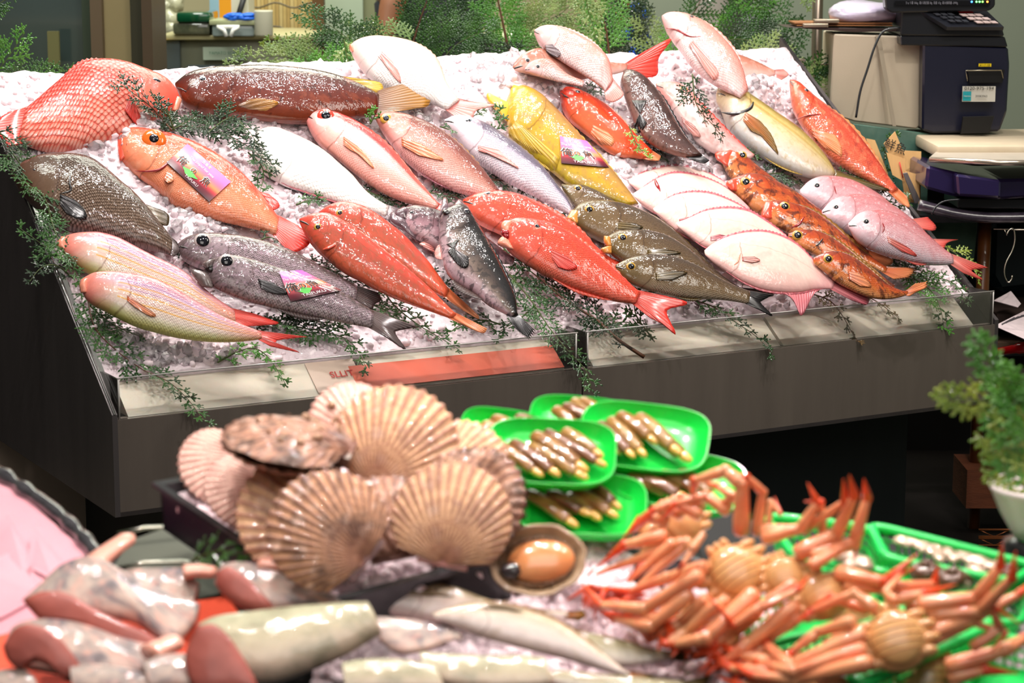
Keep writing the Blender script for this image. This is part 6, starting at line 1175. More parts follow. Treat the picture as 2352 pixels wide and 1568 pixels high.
f = chunk('L','cut salmon piece with a fin stub pointing at the scallop tray', sal, [(1300,700,1290,760),(1340,640,1420,880),(1480,630,1620,920),(1620,660,1800,900),(1800,740,1950,880),(1960,800,2060,880)], .045, 28, .3); stub(f,'L',[(1560,640),(1700,650),(1800,680)], .014, .06)
f = chunk('L','cut salmon head end with hollow pink opening at the lower corner', sal, [(20,1130,60,1230),(90,1010,150,1270),(240,970,330,1300),(400,980,520,1330),(560,1020,700,1330),(720,1080,860,1300),(880,1120,960,1230)], .035, 26, .3); stub(f,'L',[(900,1180),(1000,1130),(1090,1100)], .018, .05)
f = chunk('L','thick round salmon steak block with green-grey skin', salg, [(1180,1010,1420,1350),(1290,960,1500,1354),(1500,930,1660,1345),(1750,900,1880,1270),(2000,880,2080,1180),(2200,870,2290,1060)], .05, 26, .5)
f = chunk('M','pale salmon strip behind the green-grey block', sal, [(390,390,400,520),(480,395,500,590),(620,410,640,580),(760,450,770,530),(840,480,850,510)], .03, 26, .3)
f = chunk('M','salmon block with long pale skin below the big silver fish', salg, [(620,580,640,700),(760,590,780,760),(960,600,980,780),(1150,600,1180,780),(1290,610,1340,760)], .02, 24, .4)
f = chunk('L','wet shiny salmon piece at the bottom edge below the round block', sal, [(860,1230,900,1400),(960,1190,1020,1400),(1100,1180,1200,1400),(1260,1200,1400,1400)], .05, 26, .45)
f = chunk('L','salmon end piece at the bottom between collar and round block', sal, [(420,1260,440,1400),(560,1240,600,1420),(760,1270,800,1420),(880,1300,900,1420)], .04, 26, .45)
f = chunk('M','salmon block cut off by the bottom edge under the round block', salg, [(200,640,220,800),(330,620,360,800),(520,620,560,800),(700,650,760,800)], .035, 24, .4)
f = chunk('L','small salmon piece cut off at the very corner', sal, [(-60,1290,-40,1400),(40,1270,80,1420),(140,1270,180,1400),(210,1320,230,1390)], .03, 24, .4)
def flesh(poly, h, tilt, f, nm='flesh_face'):
    pts = [S('L', p) for p in poly]; cx_ = sum(p[0] for p in pts)/len(pts); cy_ = sum(p[1] for p in pts)/len(pts); P0_ = tb(cx_, cy_, h); n_ = Matrix.Rotation(math.radians(tilt), 3, RR)@TN
    W = [V(q) for q in catmull([onplane(x, y, P0_, n_) for x, y in pts+pts[:1]], 41)[:-1]]; cc = sum(W, V((0,0,0)))/len(W); n = len(W)
    vs = W+[cc+(p-cc)*.86+n_*.003 for p in W]+[cc+(p-cc)*.4+n_*.004 for p in W]+[cc+n_*.004]+[p-n_*.012 for p in W]
    fs = [(r*n+i, r*n+(i+1)%n, (r+1)*n+(i+1)%n, (r+1)*n+i) for r in (0,1) for i in range(n)]+[(2*n+i, 2*n+(i+1)%n, 3*n) for i in range(n)]+[(3*n+1+i, 3*n+1+(i+1)%n, (i+1)%n, i) for i in range(n)]+[tuple(range(3*n+1,4*n+1))]
    mesh(nm, vs, fs, FLE, f.o)
SA = [q for q in FISH if q.o.name.startswith('salmon_piece')]
flesh([(135,855),(250,805),(400,815),(560,905),(760,1000),(930,1080),(985,1150),(850,1175),(600,1060),(380,970),(240,965)], .052, 40, SA[0])
flesh([(690,700),(760,690),(850,760),(935,862),(800,868),(700,810)], .045, 45, SA[1])
flesh([(1300,690),(1370,655),(1450,700),(1560,800),(1640,900),(1560,925),(1400,870),(1300,770)], .062, 45, SA[2])
flesh([(15,1135),(90,1025),(200,1000),(330,1060),(450,1200),(480,1290),(400,1335),(300,1250),(190,1215),(120,1260),(50,1225)], .055, 45, SA[3])
flesh([(1180,1015),(1280,1000),(1370,1070),(1440,1170),(1500,1270),(1545,1400),(1400,1410),(1180,1400),(1110,1200)], .07, 40, SA[4])
PAP = mat('pink_paper', (232,168,180), .7, 0, .5, 6, (214,140,154), .3, 30, sss=.1); ORG_ = mat('orange_sheet', (244,92,60), .5)
pp = empty('paper_sheet', tb(120,1350,-.03), 'crumpled pink wrapping paper spread at the edge', 'paper'); 
out = [(-300,1000),(0,1090),(60,1140),(95,1175),(150,1225),(205,1270),(260,1320),(420,1390),(500,1620),(-300,1620)]
P = [tb(x, y, -.03) for x, y in out]; MB().prism(P, -TN*.004).build('sheet', PAP, pp, smooth=False)
for (q, hh) in (([(20,1200),(80,1290),(60,1340),(-40,1260)], .0), ([(80,1230),(150,1290),(120,1330),(60,1300)], .0), ([(-60,1330),(40,1260),(110,1360),(0,1420)], .0)):
    mb = MB(); P = [tb(x, y, -.026) for x, y in q]; P[0] = P[0]+TN*.015; mb.prism(P, -TN*.0015); mb.build('fold', PAP, pp, smooth=False)
MB().prism([tb(x, y, -.022) for x, y in [(-80,1480),(140,1420),(520,1370),(560,1420),(300,1620),(-80,1620)]], -TN*.003).build('orange_liner', ORG_, label='orange-red plastic liner showing between the salmon pieces', cat='liner', smooth=False)
mb = MB(); P = [tb(x, y, -.026) for x, y in [(-40,1060),(20,1100),(120,1170),(190,1235),(240,1300)]]; mb.tube(catmull(P, 40), [.010+.004*mn.noise(V((i*.37,2,5))) for i in range(40)], 9); mb.build('black_wrap', mat('black_film', (40,40,44), .25, coat=.8, bump=.6, noise=.5, nscale=40, col2=(90,90,94)), label='black plastic film bunched along the edge of the pink paper', cat='plastic film')
sprig([tb(440,1290,.0), tb(480,1270,.02), tb(520,1265,.03), tb(560,1275,.03)], 'small cypress tuft in front of the scallop tray', LG, .035, nrm=(0,-.6,.8), seed=300, dens=1.4)
# ------------------------------------------------------------------ behind and beside the counter
def vb(x0, y0, x1, y1, D, t, dD=0):
    """upright slab whose front fills a photo rectangle at distance D"""
    a, b = at(x0, y0, D), at(x1, y1, D); y_ = (a.y+b.y)/2
    return V((a.x, y_, a.z)), V((b.x, y_, b.z))
def slab(name, x0, y0, x1, y1, D, t, m_, parent=None, bev=0, zmin=None, **k):
    a = at(x0, y0, D); b = at(x1, y1, D); yy = a.y; zb = b.z if zmin is None else zmin; 
    return MB().box(((a.x+b.x)/2, yy+t/2, (a.z+zb)/2), (b.x-a.x,0,0), (0,t,0), (0,0,a.z-zb), bev=bev).build(name, m_, parent, smooth=bool(bev), auto=40 if bev else None, **k)
FLO = mat('floor_dark', (34,30,28), .35, 0, .5, 5, (22,20,20), .1, 60)
MB().box((0,5,-.05), (16,0,0), (0,18,0), (0,0,.1)).build('floor', FLO, smooth=False, kind='structure')
WALL = mat('wall_greygreen', (150,158,138), .7, 0, .4, 2, (132,140,122)); 
MB().box((0,11.0,2), (16,0,0), (0,.1,0), (0,0,4.2)).build('wall_back', mat('wall_warm', (196,186,148), .7, 0, .5, 1.5, (150,140,108)), smooth=False, kind='structure')
MB().box((-4,5,2), (.1,0,0), (0,14,0), (0,0,4.2)).build('wall_left', WALL, smooth=False, kind='structure')
MB().box((4.2,6,2), (.1,0,0), (0,12,0), (0,0,4.2)).build('wall_right', WALL, smooth=False, kind='structure')
# steel and glass cabinet at the left
cab = empty('cold_cabinet', at(100,250,7.6)*1, 'tall steel cabinet with glass door and cream upright at the back', 'cabinet')
slab('glass_door', -400, -200, 182, 205, 7.4, .03, mat('cabinet_glass', (84,100,98), .12, .3, .5, 3, (58,72,72), coat=1), cab, zmin=.6)
slab('door_frame', 180, -200, 206, 205, 7.38, .06, mat('frame_green', (64,76,62), .4), cab, zmin=.6)
slab('frame_edge', 199, -200, 226, 205, 7.36, .06, mat('frame_brown', (112,94,74), .5), cab, zmin=.6)
slab('cream_upright', 222, -200, 296, 205, 7.4, .3, mat('cream_panel', (164,148,108), .5, 0, .3, 3, (140,124,88)), cab, zmin=.6)
slab('dark_gasket', 292, -200, 322, 205, 7.38, .3, mat('gasket', (58,56,40), .5), cab, zmin=.6)
slab('steel_post', 318, -200, 342, 205, 7.36, .3, mat('post_brown', (96,80,64), .45, .3), cab, zmin=.6)
slab('olive_panel', 108, 72, 134, 150, 7.36, .02, mat('olive_patch', (126,124,80), .5), cab)  # plain olive slab in front of the glass door
# back ledge of the counter
MB().prism([cnt(-.9,1.0,.0), cnt(CL+.1,1.0,.0), cnt(CL+.1,1.32,.0), cnt(-.9,1.32,.0)], V((0,0,hs(.95)-.03))).build('back_ledge', mat('ledge_pale', (206,186,166), .5, 0, .3, 6, (186,164,146)), ctr, smooth=False)
MB().prism([cnt(-.9,.98,hs(.95)-.03), cnt(-.012,.98,hs(.95)-.03), cnt(-.012,.98,.3), cnt(-.9,.98,.3)], CV*.02).build('ledge_front', STEELS, ctr, smooth=False)
# steel weighing machine with things on top
fz_ = empty('steel_scale', at(540,180,8.6), 'wide grey steel machine with cream label and orange button at the back', 'machine')
STG, STB = mat('machine_steel', (150,152,132), .35, .4, .3, 6, (126,128,110)), mat('machine_side', (92,104,108), .5, .2, .4, 5, (72,84,88))
slab('housing', 412, 84, 722, 320, 8.6, .5, STG, fz_, bev=.01); slab('side', 364, 90, 412, 320, 8.58, .5, STB, fz_); slab('top_lip', 366, 80, 724, 92, 8.55, .6, mat('lip_cream', (204,196,150), .35, .2), fz_, bev=.005)
slab('recess', 430, 150, 720, 320, 8.57, .03, STB, fz_); slab('display_panel', 660, 112, 712, 132, 8.57, .02, mat('panel_dark', (60,66,64), .3), fz_)
lp = slab('name_plate', 466, 108, 562, 138, 8.57, .01, mat('plate_pale', (190,206,186), .4), fz_)
a = at(515,122,8.56); font_text('plate_lettering', 'YAMATO SCALE', .016, a+V((0,-.004,0)), (1,0,0), (0,0,1), mat('plate_ink', (60,120,90), .5), fz_)
MB().ell(at(700,121,8.56), (.012,0,0), (0,.008,0), (0,0,.009), 14, 8).build('orange_button', mat('button_orange', (226,96,30), .3, emit=.3), fz_)
slab('yellow_bin', 346, 108, 366, 166, 8.5, .3, mat('bin_yellow', (236,186,10), .4), None, .01, label='yellow plastic tub between the steel post and the grey machine', cat='tub')
t = empty('blue_tub', at(520,80,8.5), 'clear tub with white handle beside the green film box', 'tub'); slab('tub_body', 486, 55, 584, 84, 8.5, .2, mat('tub_clear', (170,186,186), .2, coat=.8), t, .008); slab('tub_lid', 480, 46, 588, 58, 8.48, .22, mat('tub_lid', (176,180,140), .3), t, .004)
mb = MB(); mb.tube([at(500,62,8.46), at(515,70,8.45), at(520,84,8.45)], .008, 8); mb.tube([at(548,62,8.46), at(535,70,8.45), at(530,84,8.45)], .008, 8); mb.tube([at(498,62,8.46), at(550,62,8.46)], .008, 8); mb.build('handle', mat('handle_white', (240,240,236), .3), t)
mb = MB(); rd = random.Random(4)
for _ in range(14): mb.ell(at(rd.uniform(524,578), rd.uniform(34,44), 8.5), (.025,0,0), (0,.03,0), (0,0,.010), 10, 6, noise=.15)
mb.build('blue_gloves', mat('glove_blue', (36,112,236), .4), label='crumpled blue gloves lying on the tub lid', cat='gloves')
c = at(606,82,8.5); MB().lathe((c.x,c.y,c.z), [(.033,0),(.035,.004),(.035,.088),(.036,.094),(.03,.094)], 24).build('white_cup', mat('cup_white', (222,218,196), .4), label='white plastic cup beside the blue gloves', cat='cup')
t = empty('green_film_box', at(440,80,8.5), 'dark green trays wrapped in clear film on the grey machine', 'box'); slab('trays', 404, 28, 482, 52, 8.5, .25, mat('film_green', (12,82,50), .15, coat=1, noise=.5, nscale=20, col2=(6,50,34)), t, .01); slab('lower_trays', 396, 52, 482, 80, 8.52, .25, mat('film_dark', (70,76,60), .15, coat=1, noise=.7, nscale=30, col2=(130,130,104)), t, .01)
mb = MB()
for _ in range(20): mb.ell(at(rd.uniform(346,400), rd.uniform(-10,80), 9.2), (.04,0,0), (0,.05,0), (0,0,.045), 10, 7, noise=.25)
mb.build('clear_bags', mat('bag_film', (206,204,176), .15, coat=1, noise=.6, nscale=20, col2=(150,146,120)), label='bunch of crinkled clear plastic bags beside the green trays', cat='bags')
t = empty('carton', at(510,40,8.8), 'blue orange and white carton standing behind the tub', 'box'); slab('blue_side', 480, -40, 502, 50, 8.8, .2, mat('carton_blue', (150,186,206), .5), t); slab('orange_side', 502, -40, 530, 50, 8.8, .2, mat('carton_orange', (238,160,30), .5), t); slab('white_side', 530, -40, 570, 50, 8.8, .2, mat('carton_white', (214,210,196), .5), t)
mb = MB(); mb.tube([at(543,50,8.78), at(562,-10,8.78)], .012, 6); mb.build('black_mark', mat('mark_black', (40,40,44), .5), t)
t = empty('bamboo_screen', at(640,40,9.3), 'tan bamboo screen standing behind the white cup', 'screen')
for i in range(18): x = 572+i*8.5; slab('slat', x, -60, x+7.6, 84, 9.3, .02, mat('bamboo_tan_%d' % (i%3), [(206,176,112),(192,160,98),(214,188,128)][i%3], .5), t)
for yy in (12, 66): mb = MB(); mb.tube([at(570+k*12, yy+6*math.sin(k*.9), 9.25) for k in range(13)], .004, 6); mb.build('wire', mat('wire_dark', (96,84,60), .4), t)
slab('brown_post', 716, -60, 742, 140, 8.9, .08, mat('post_dark', (96,66,34), .5), None, label='dark brown post behind the cypress boughs', cat='post')
t = empty('refrigerator', at(800,100,9.2), 'pale green refrigerator standing behind the white bream', 'refrigerator'); slab('door', 742, -80, 832, 300, 9.2, .5, mat('fridge_pale', (176,190,168), .4), t); slab('side', 832, -80, 862, 300, 9.25, .5, mat('fridge_side', (140,142,108), .5), t)
# a worker behind: only the forearm and dark clothes are in view
t = empty('person', V((at(900,30,8.0).x, at(900,30,8.0).y+.1, 0)), 'person in dark clothes seen from behind the boughs, bare forearm hanging down', 'person')
pc = at(985,60,8.3); bx_, by_ = pc.x, pc.y
mb = MB(); mb.tube([V((bx_,by_,.0)), V((bx_,by_,.5)), V((bx_,by_,.9)), V((bx_,by_,1.2)), V((bx_,by_,1.42)), V((bx_,by_,1.5)), V((bx_,by_,1.54))], [.13,.14,.17,.18,.20,.12,.06], 20, flat=.6, up=V((0,1,0))); mb.build('clothing', mat('cloth_dark', (42,44,50), .8, 0, .4, 20, (30,32,38)), t)
mb = MB(); mb.ell((bx_,by_,1.63), (.075,0,0), (0,.09,0), (0,0,.11), 18, 12); SKN = mat('skin_tan', (150,98,70), .5, sss=.2)
e0 = at(915,-40,8.0); e1 = at(900,20,8.0); e2 = at(885,75,8.0); e3 = at(880,110,7.98)
mb.tube([V((bx_-.14,by_,1.44)), e0, e1, e2, e3], [.05,.048,.046,.034,.03], 14); 
for k in range(5): a_ = e3+V((-.03+.015*k,0,-.01)); mb.tube([a_, a_+V((0,-.01,-.04)), a_+V((0,-.02,-.07 if k else -.05))], [.009,.008,.006], 8)
mb.tube([V((bx_,by_,1.48)), V((bx_,by_-.005,1.56))], [.055,.05], 14)
for sg in (1,-1): mb.ell((bx_+.075*sg,by_,1.62), (.012,0,0), (0,.02,0), (0,0,.03), 10, 8)
mb.ell((bx_,by_-.09,1.61), (.013,0,0), (0,.02,0), (0,0,.022), 10, 8)
bd = mb.build('body', SKN, t)
MB().ell((bx_,by_+.018,1.655), (.083,0,0), (0,.092,0), (0,0,.098), 20, 14).build('hair', mat('hair_black', (20,16,14), .5), t)
for sg in (1,-1): MB().ell((bx_+.03*sg,by_-.082,1.635), (.011,0,0), (0,.006,0), (0,0,.006), 10, 8).build('eye', PUP, t)
MB().ell((bx_,by_-.082,1.572), (.022,0,0), (0,.006,0), (0,0,.005), 10, 8).build('mouth', mat('lips_brown', (130,70,60), .5), t)
slab('grey_board', 1018, -80, 1066, 150, 8.4, .05, mat('panel_grey', (92,92,84), .5), None, label='dark grey board behind the tall bough', cat='board')
slab('pale_blue_panel', 962, -60, 1018, 180, 9.0, .05, mat('panel_blue', (166,190,190), .5), None, label='pale blue board behind the boughs', cat='board')
t = empty('counter_case', at(1100,120,8.8), 'pale green counter with clear tubs behind the ice heap', 'counter'); slab('case', 1066, 90, 1300, 320, 8.5, .3, mat('case_pale', (186,196,160), .5), t); slab('case_top', 1060, 84, 1330, 94, 8.45, .35, mat('case_top', (222,220,186), .4), t)
for i, (x, y, w_) in enumerate(((1160,40,40),(1225,50,30))):
    c = at(x, 84, 8.55); MB().lathe((c.x,c.y,c.z), [(w_*.0016,0),(w_*.0018,.05),(w_*.0019,.06),(w_*.0017,.06)], 24).build('clear_tub', clearmat('tub_glass_%d' % i, (.9,.95,.85,1), 1, .3, (206,216,150)), label=['wide clear tub on the pale counter', 'smaller clear tub on the pale counter'][i], cat='tub')
slab('yellow_tray', 1015, 150, 1075, 190, 7.6, .2, mat('tray_yellow', (222,170,20), .4), None, .004, label='yellow tray edge behind the heaped ice', cat='tray')
slab('white_board', 1600, -80, 1680, 120, 8.2, .05, mat('panel_white', (196,186,178), .5), None, label='white board above the tallest bream', cat='board')
slab('steel_pillar', 1678, -80, 1722, 300, 8.1, .1, mat('pillar_steel', (150,140,132), .35, .6), None, label='dull steel pillar behind the boughs', cat='pillar')
slab('yellow_tag', 1412, 24, 1430, 48, 7.8, .01, mat('tag_yellow', (236,160,20), .5), None, label='small yellow tag beside the brown stem', cat='tag')
slab('brown_strut', 1428, -60, 1446, 30, 7.8, .04, mat('strut_brown', (120,72,30), .5), None, label='brown wooden strut at the top above the boughs', cat='strut')
for (x, y, w_, h_, lb) in ((1470,22,20,24,'small blue cloth scrap high among the boughs'), (1465,95,60,50,'blue bag seen through the boughs')):
    mb = MB()
    for _ in range(8): mb.ell(at(x+rd.uniform(-w_,w_)*.5, y+rd.uniform(-h_,h_)*.5, 7.9), (.02,0,0), (0,.03,0), (0,0,.02), 10, 7, noise=.2)
    mb.build('blue_bag', mat('bag_blue', (26,96,226), .4), label=lb, cat='bag')
slab('partition', 1440, -200, 2500, 420, 9.4, .05, mat('partition_green', (150,160,140), .6, 0, .4, 2, (128,140,122)), None, kind='structure') if False else None
MB().box((2.0, at(1950,200,9.0).y, 1.6), (3.1,0,0), (0,.06,0), (0,0,3.2)).build('partition', mat('partition_green', (158,166,148), .6, 0, .4, 2, (136,146,128)), smooth=False, label='grey-green partition panel behind the weighing scale', cat='partition')
slab('white_box', 1690, 132, 1772, 190, 7.6, .2, mat('box_white', (214,206,190), .5), None, .006, label='white plastic box behind the bream tail', cat='box')
a = at(1400,190,7.5); tt = empty('back_table', V((a.x,a.y+.2,0)), 'plain grey table behind the ice bed, mostly hidden by boughs', 'table')
MB().box((a.x,a.y+.25,a.z-.015), (1.5,0,0), (0,.5,0), (0,0,.03)).build('top', STG, tt, smooth=False)
for sx in (-.7,.7): MB().box((a.x+sx,a.y+.25,(a.z-.03)/2), (.04,0,0), (0,.4,0), (0,0,a.z-.03)).build('leg', STG, tt, smooth=False)
c1 = at(1465,140,7.9); MB().box((c1.x, a.y+.38, (c1.z+a.z)/2), (.16,0,0), (0,.2,0), (0,0,c1.z-a.z)).build('grey_crate', mat('crate_grey', (120,122,116), .5), label='grey crate under the blue bag behind the boughs', cat='crate', smooth=False)
# steel pole
p0 = at(1880,-60,7.3); MB().lathe((p0.x, p0.y, .3), [(.0175,0),(.0175,1.9)], 20).build('steel_pole', mat('pole_steel', (176,160,146), .25, .9), label='upright steel pole behind the clipboards', cat='pole')
# scale with printer at the right
SC = 6.6; NAVY, CREAM, BLK = mat('navy_plastic', (22,24,44), .32, coat=.2, bump=.1, bscale=300), mat('cream_plastic', (196,182,160), .45, 0, .35, 5, (176,160,138), .1, 200), mat('scale_black', (18,20,26), .35, coat=.2)
s = empty('price_scale', at(2150,300,SC), 'label-printing scale with navy printer housing and cream case', 'scale')
def P2(pts, D): return [at(x, y, D) for x, y in pts]
def shape(name, pts, D, t, m_, parent, bev=.004, **k):
    P = P2(pts, D); yy = P[0].y; vs = [V((p.x, yy, p.z+(0))) for p in P]; bm = bmesh.new(); f_ = bm.faces.new([bm.verts.new(v) for v in vs]); r_ = bmesh.ops.extrude_face_region(bm, geom=[f_]); bmesh.ops.translate(bm, vec=(0,t,0), verts=[g_ for g_ in r_['geom'] if isinstance(g_, bmesh.types.BMVert)])
    bmesh.ops.recalc_face_normals(bm, faces=bm.faces)
    if bev: bmesh.ops.bevel(bm, geom=list(bm.edges), offset=bev, segments=1, affect='EDGES', clamp_overlap=True)
    bm.verts.index_update(); o = mesh(name, [v.co.copy() for v in bm.verts], [[v.index for v in f.verts] for f in bm.faces], m_, parent, False, **k); bm.free(); return o
shape('cream_case', [(1916,78),(2110,84),(2122,100),(2126,285),(2112,300),(1968,282),(1910,265)], SC+.05, .24, CREAM, s)
MB().prism([at(2011,80,SC+.045), at(2022,80,SC+.045), at(2058,290,SC+.045), at(2050,289,SC+.045)], (0,-.002,0)).build('case_groove', mat('groove', (150,138,118), .6), s, smooth=False)
shape('printer_housing', [(2120,100),(2316,108),(2321,150),(2319,260),(2304,305),(2150,310),(2124,302)], SC, .24, NAVY, s, .006)
shape('upper_band', [(2068,82),(2308,84),(2316,108),(2070,104)], SC-.01, .26, BLK, s, .003)
shape('console', [(2072,14),(2112,22),(2180,62),(2304,64),(2310,84),(2070,82)], SC-.03, .26, BLK, s, .004)
mb = MB(); kp = [at(2108,20,SC-.03), at(2264,22,SC+.02), at(2306,62,SC-.05), at(2176,62,SC-.06)]; mb.prism(kp, (0,.01,-.01)); mb.build('keypad_panel', mat('panel_keypad', (34,36,44), .35), s, smooth=False)
ko, kx, ky = kp[3], (kp[2]-kp[3]), (kp[0]-kp[3]); kn = kx.cross(ky).normalized()
if kn.dot(V((0,-1,0))) < 0: kn = -kn
def key(a, b, w_, h_, m_): 
    mb = MB(); q = [ko+kx*(a+da)+ky*(b+db) for da, db in ((0,0),(w_,0),(w_,h_),(0,h_))]; mb.prism([p+kn*.001 for p in q], kn*.003); mb.build('key', m_, s, smooth=False)
KW, KR, KK = mat('key_white', (214,190,186), .4), mat('key_red', (196,44,44), .4), mat('key_dark', (50,52,60), .4)
key(.62,.76,.24,.14,KR)
for i in range(3):
    for j in range(3): key(.56+.13*i+.03*j,.55-.19*j,.11,.13,KW)
for i in range(3):
    for j in range(3): key(.12+.12*i+.03*j,.6-.18*j,.09,.12,KK)
shape('display_head', [(2030,-40),(2286,-40),(2288,14),(2276,25),(2050,30),(2036,20)], SC-.06, .05, BLK, s, .004)
slab('display_strip', 2056, 2, 2275, 12, SC-.062, .003, mat('strip_dark', (10,10,14), .2), s)
for i, (x, c_) in enumerate(((2232,(70,150,255)),(2243,(110,220,120)),(2250,(110,220,120)),(2257,(120,220,90)),(2268,(255,150,60)))): MB().ell(at(x,4,SC-.065), (.003,0,0), (0,.002,0), (0,0,.003), 8, 6).build('indicator_light', mat('led_%d' % i, c_, .3, emit=4), s)
font_text('display_lettering', 'ひょう量 3/6kg  最小測定量 20g  目量 1/2g  最大風袋量 -2999g', .009, at(2140,7,SC-.068), (1,0,0), (0,0,1), mat('ink_grey', (130,130,140), .4), s, width=.15)
shape('paper_slot', [(2222,160),(2308,160),(2304,190),(2228,192)], SC-.006, .01, mat('slot_black', (8,8,10), .4), s, .001)
mb = MB(); mb.tube([at(2222,186,SC-.012), at(2218,162,SC-.02), at(2300,161,SC-.02), at(2304,180,SC-.012)], .0016, 6); mb.build('tear_bar', mat('tear_steel', (190,180,160), .3, 1), s)
slab('warning_label', 2248, 146, 2277, 153, SC-.008, .002, mat('label_yellow', (230,200,20), .4), s); font_text('warning_lettering', '▲カッター注意', .006, at(2262.5,149.5,SC-.012), (1,0,0), (0,0,1), mat('ink_k', (20,20,20), .4), s, width=.03)
slab('service_label', 2211, 198, 2287, 234, SC-.008, .002, mat('label_white', (196,194,186), .4), s); slab('label_teal', 2212, 210, 2231, 232, SC-.010, .001, mat('label_teal', (30,150,160), .4), s)
font_text('label_number', '0120-975-194', .013, at(2249,203,SC-.013), (1,0,0), (0,0,1), mat('ink_k', (20,20,20), .4), s, width=.085); font_text('label_code', '20082065', .009, at(2254,221,SC-.013), (1,0,0), (0,0,1), mat('ink_k', (20,20,20), .4), s, width=.035); font_text('label_teal_lettering', 'TERAOKA', .005, at(2221.5,221,SC-.013), (1,0,0), (0,0,1), mat('label_white', (196,194,186), .4), s, width=.02)
shape('base_recess', [(2212,268),(2284,266),(2274,306),(2208,308)], SC-.004, .01, mat('slot_black', (8,8,10), .4), s, .001)
mb = MB(); P = [at(x,y,SC-.03) for x,y in [(2068,64),(2045,66),(2025,76),(2008,110),(1992,160),(1976,210),(1966,270)]]; mb.tube(catmull(P, 30), .0035, 8); mb.build('power_cable', BLK, s)
# clipboards and bag on a shelf
sh = empty('wall_shelf', at(1930,75,SC+.1), 'thin shelf beside the pole carrying clipboards', 'shelf'); shape('board', [(1802,62),(2070,66),(2070,72),(1960,74)], SC+.05, .2, mat('shelf_dark', (60,44,40), .4), sh, .001)
t = empty('clipboard', at(1950,60,SC+.08), 'stack of brown clipboards with steel clips', 'clipboard')
for i, yy in enumerate((60, 55)): slab('board', 1830+i*-4, yy-3, 2050, yy, SC+.06, .16, mat('clip_brown', (150,96,54), .5), t)
for (x, yy) in ((1845,54),(1870,44)): slab('clip', x, yy, x+58, yy+9, SC+.04, .03, mat('clip_steel', (186,170,150), .3, .8), t, .002)
mb = MB()
BG = at(1985,30,SC+.12)
vs = []; NB = 24
for i in range(13):
    a = i/12*math.pi
    for j in range(NB):
        b_ = 2*math.pi*j/NB; r0 = 1+.10*math.sin(b_*3+i*.8)+.05*math.sin(b_*7+i); vs.append(BG+V((-math.cos(a)*.105, math.cos(b_)*math.sin(a)**.6*.08*r0, math.sin(b_)*math.sin(a)**.6*.036*r0)))
fs = [(i*NB+j, i*NB+(j+1)%NB, (i+1)*NB+(j+1)%NB, (i+1)*NB+j) for i in range(12) for j in range(NB)]
mesh('plastic_bag', vs, fs, mat('bag_white', (214,204,222), .3, 0, .5, 14, (170,156,200), .5, 30, coat=.7), label='white and lilac plastic bag lying folded on the clipboards', cat='bag')
# counter the scale stands on: cream slab, green plastic sheet, wooden plates
k = empty('scale_table', at(2200,520,SC), 'cream topped work table under the weighing scale', 'table')
za = at(2150,312,SC).z
xl = at(2142,312,6.4).x; MB().box((xl+.30, at(2260,320,6.32).y+.27, za-.02), (.60,0,0), (0,.54,0), (0,0,.035), bev=.008).build('top_slab', mat('slab_cream', (214,198,170), .5, 0, .5, 14, (188,166,140), .1, 90), k, auto=40)
GSH = mat('sheet_green', (44,96,84), .3, 0, .7, 12, (130,156,140), .5, 20, coat=.6)
shape('hanging_sheet', [(1960,284),(2140,308),(2130,700),(1960,690)], SC+.06, .02, GSH, k, .002)
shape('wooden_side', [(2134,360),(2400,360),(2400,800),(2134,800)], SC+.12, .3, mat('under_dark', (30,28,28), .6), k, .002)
# bench scale
b = empty('bench_scale', at(2240,430,6.25), 'low navy bench scale with a steel platter', 'scale')
D_ = 6.2; A_ = [at(2136,352,D_), at(2298,378,D_-.08), at(2420,376,D_-.08), at(2420,350,D_+.25), at(2160,338,D_+.25)]
z0 = A_[1].z+.012; mb = MB(); mb.prism([V((p.x, p.y, z0)) for p in A_], (0,0,-.014)); mb.build('platter', mat('platter_steel', (206,194,178), .4, .25, .3, 20, (150,140,128)), b, smooth=False)
mb = MB(); P = [V((p.x, p.y, z0-.007)) for p in A_[:3]]; mb.tube(P, .008, 10); mb.build('platter_rim', mat('rim_steel', (206,192,176), .2, .8), b)
NV2 = mat('navy_deep', (38,28,74), .3, coat=.7); shape('housing', [(2130,380),(2200,396),(2300,412),(2420,410),(2420,452),(2300,460),(2190,452),(2126,434)], 6.2, .35, NV2, b, .008)
shape('lower_block', [(2196,400),(2300,414),(2300,456),(2202,450)], 6.15, .1, NV2, b, .006); shape('foot', [(2200,455),(2400,458),(2400,480),(2200,478)], 6.25, .2, BLK, b, .002)
mb = MB(); P = [at(x, y, 6.22) for x, y in [(2110,470),(2140,478),(2200,492),(2280,500),(2420,498)]]; mb.tube(catmull(P, 30), .019, 14, flat=.8); mb.build('stand_lip', mat('film_black', (40,34,46), .3, 0, .6, 40, (90,80,92), .7, 60, coat=1), label='black film-wrapped edge of the stand beneath the bench scale', cat='stand edge')
MB().box((at(2300,515,6.3).x, at(2300,515,6.3).y+.15, at(2300,500,6.3).z), (.5,0,0), (0,.35,0), (0,0,.02)).build('stand_board', PLX, label='black board carrying the bench scale', cat='board', smooth=False)
mb = MB(); P = [at(x, y, 6.15) for x, y in [(2140,492),(2150,475),(2170,462),(2205,458)]]; mb.tube(catmull(P, 16), .0025, 8); mb.build('black_cable', BLK, label='short black cable beside the bench scale foot', cat='cable')
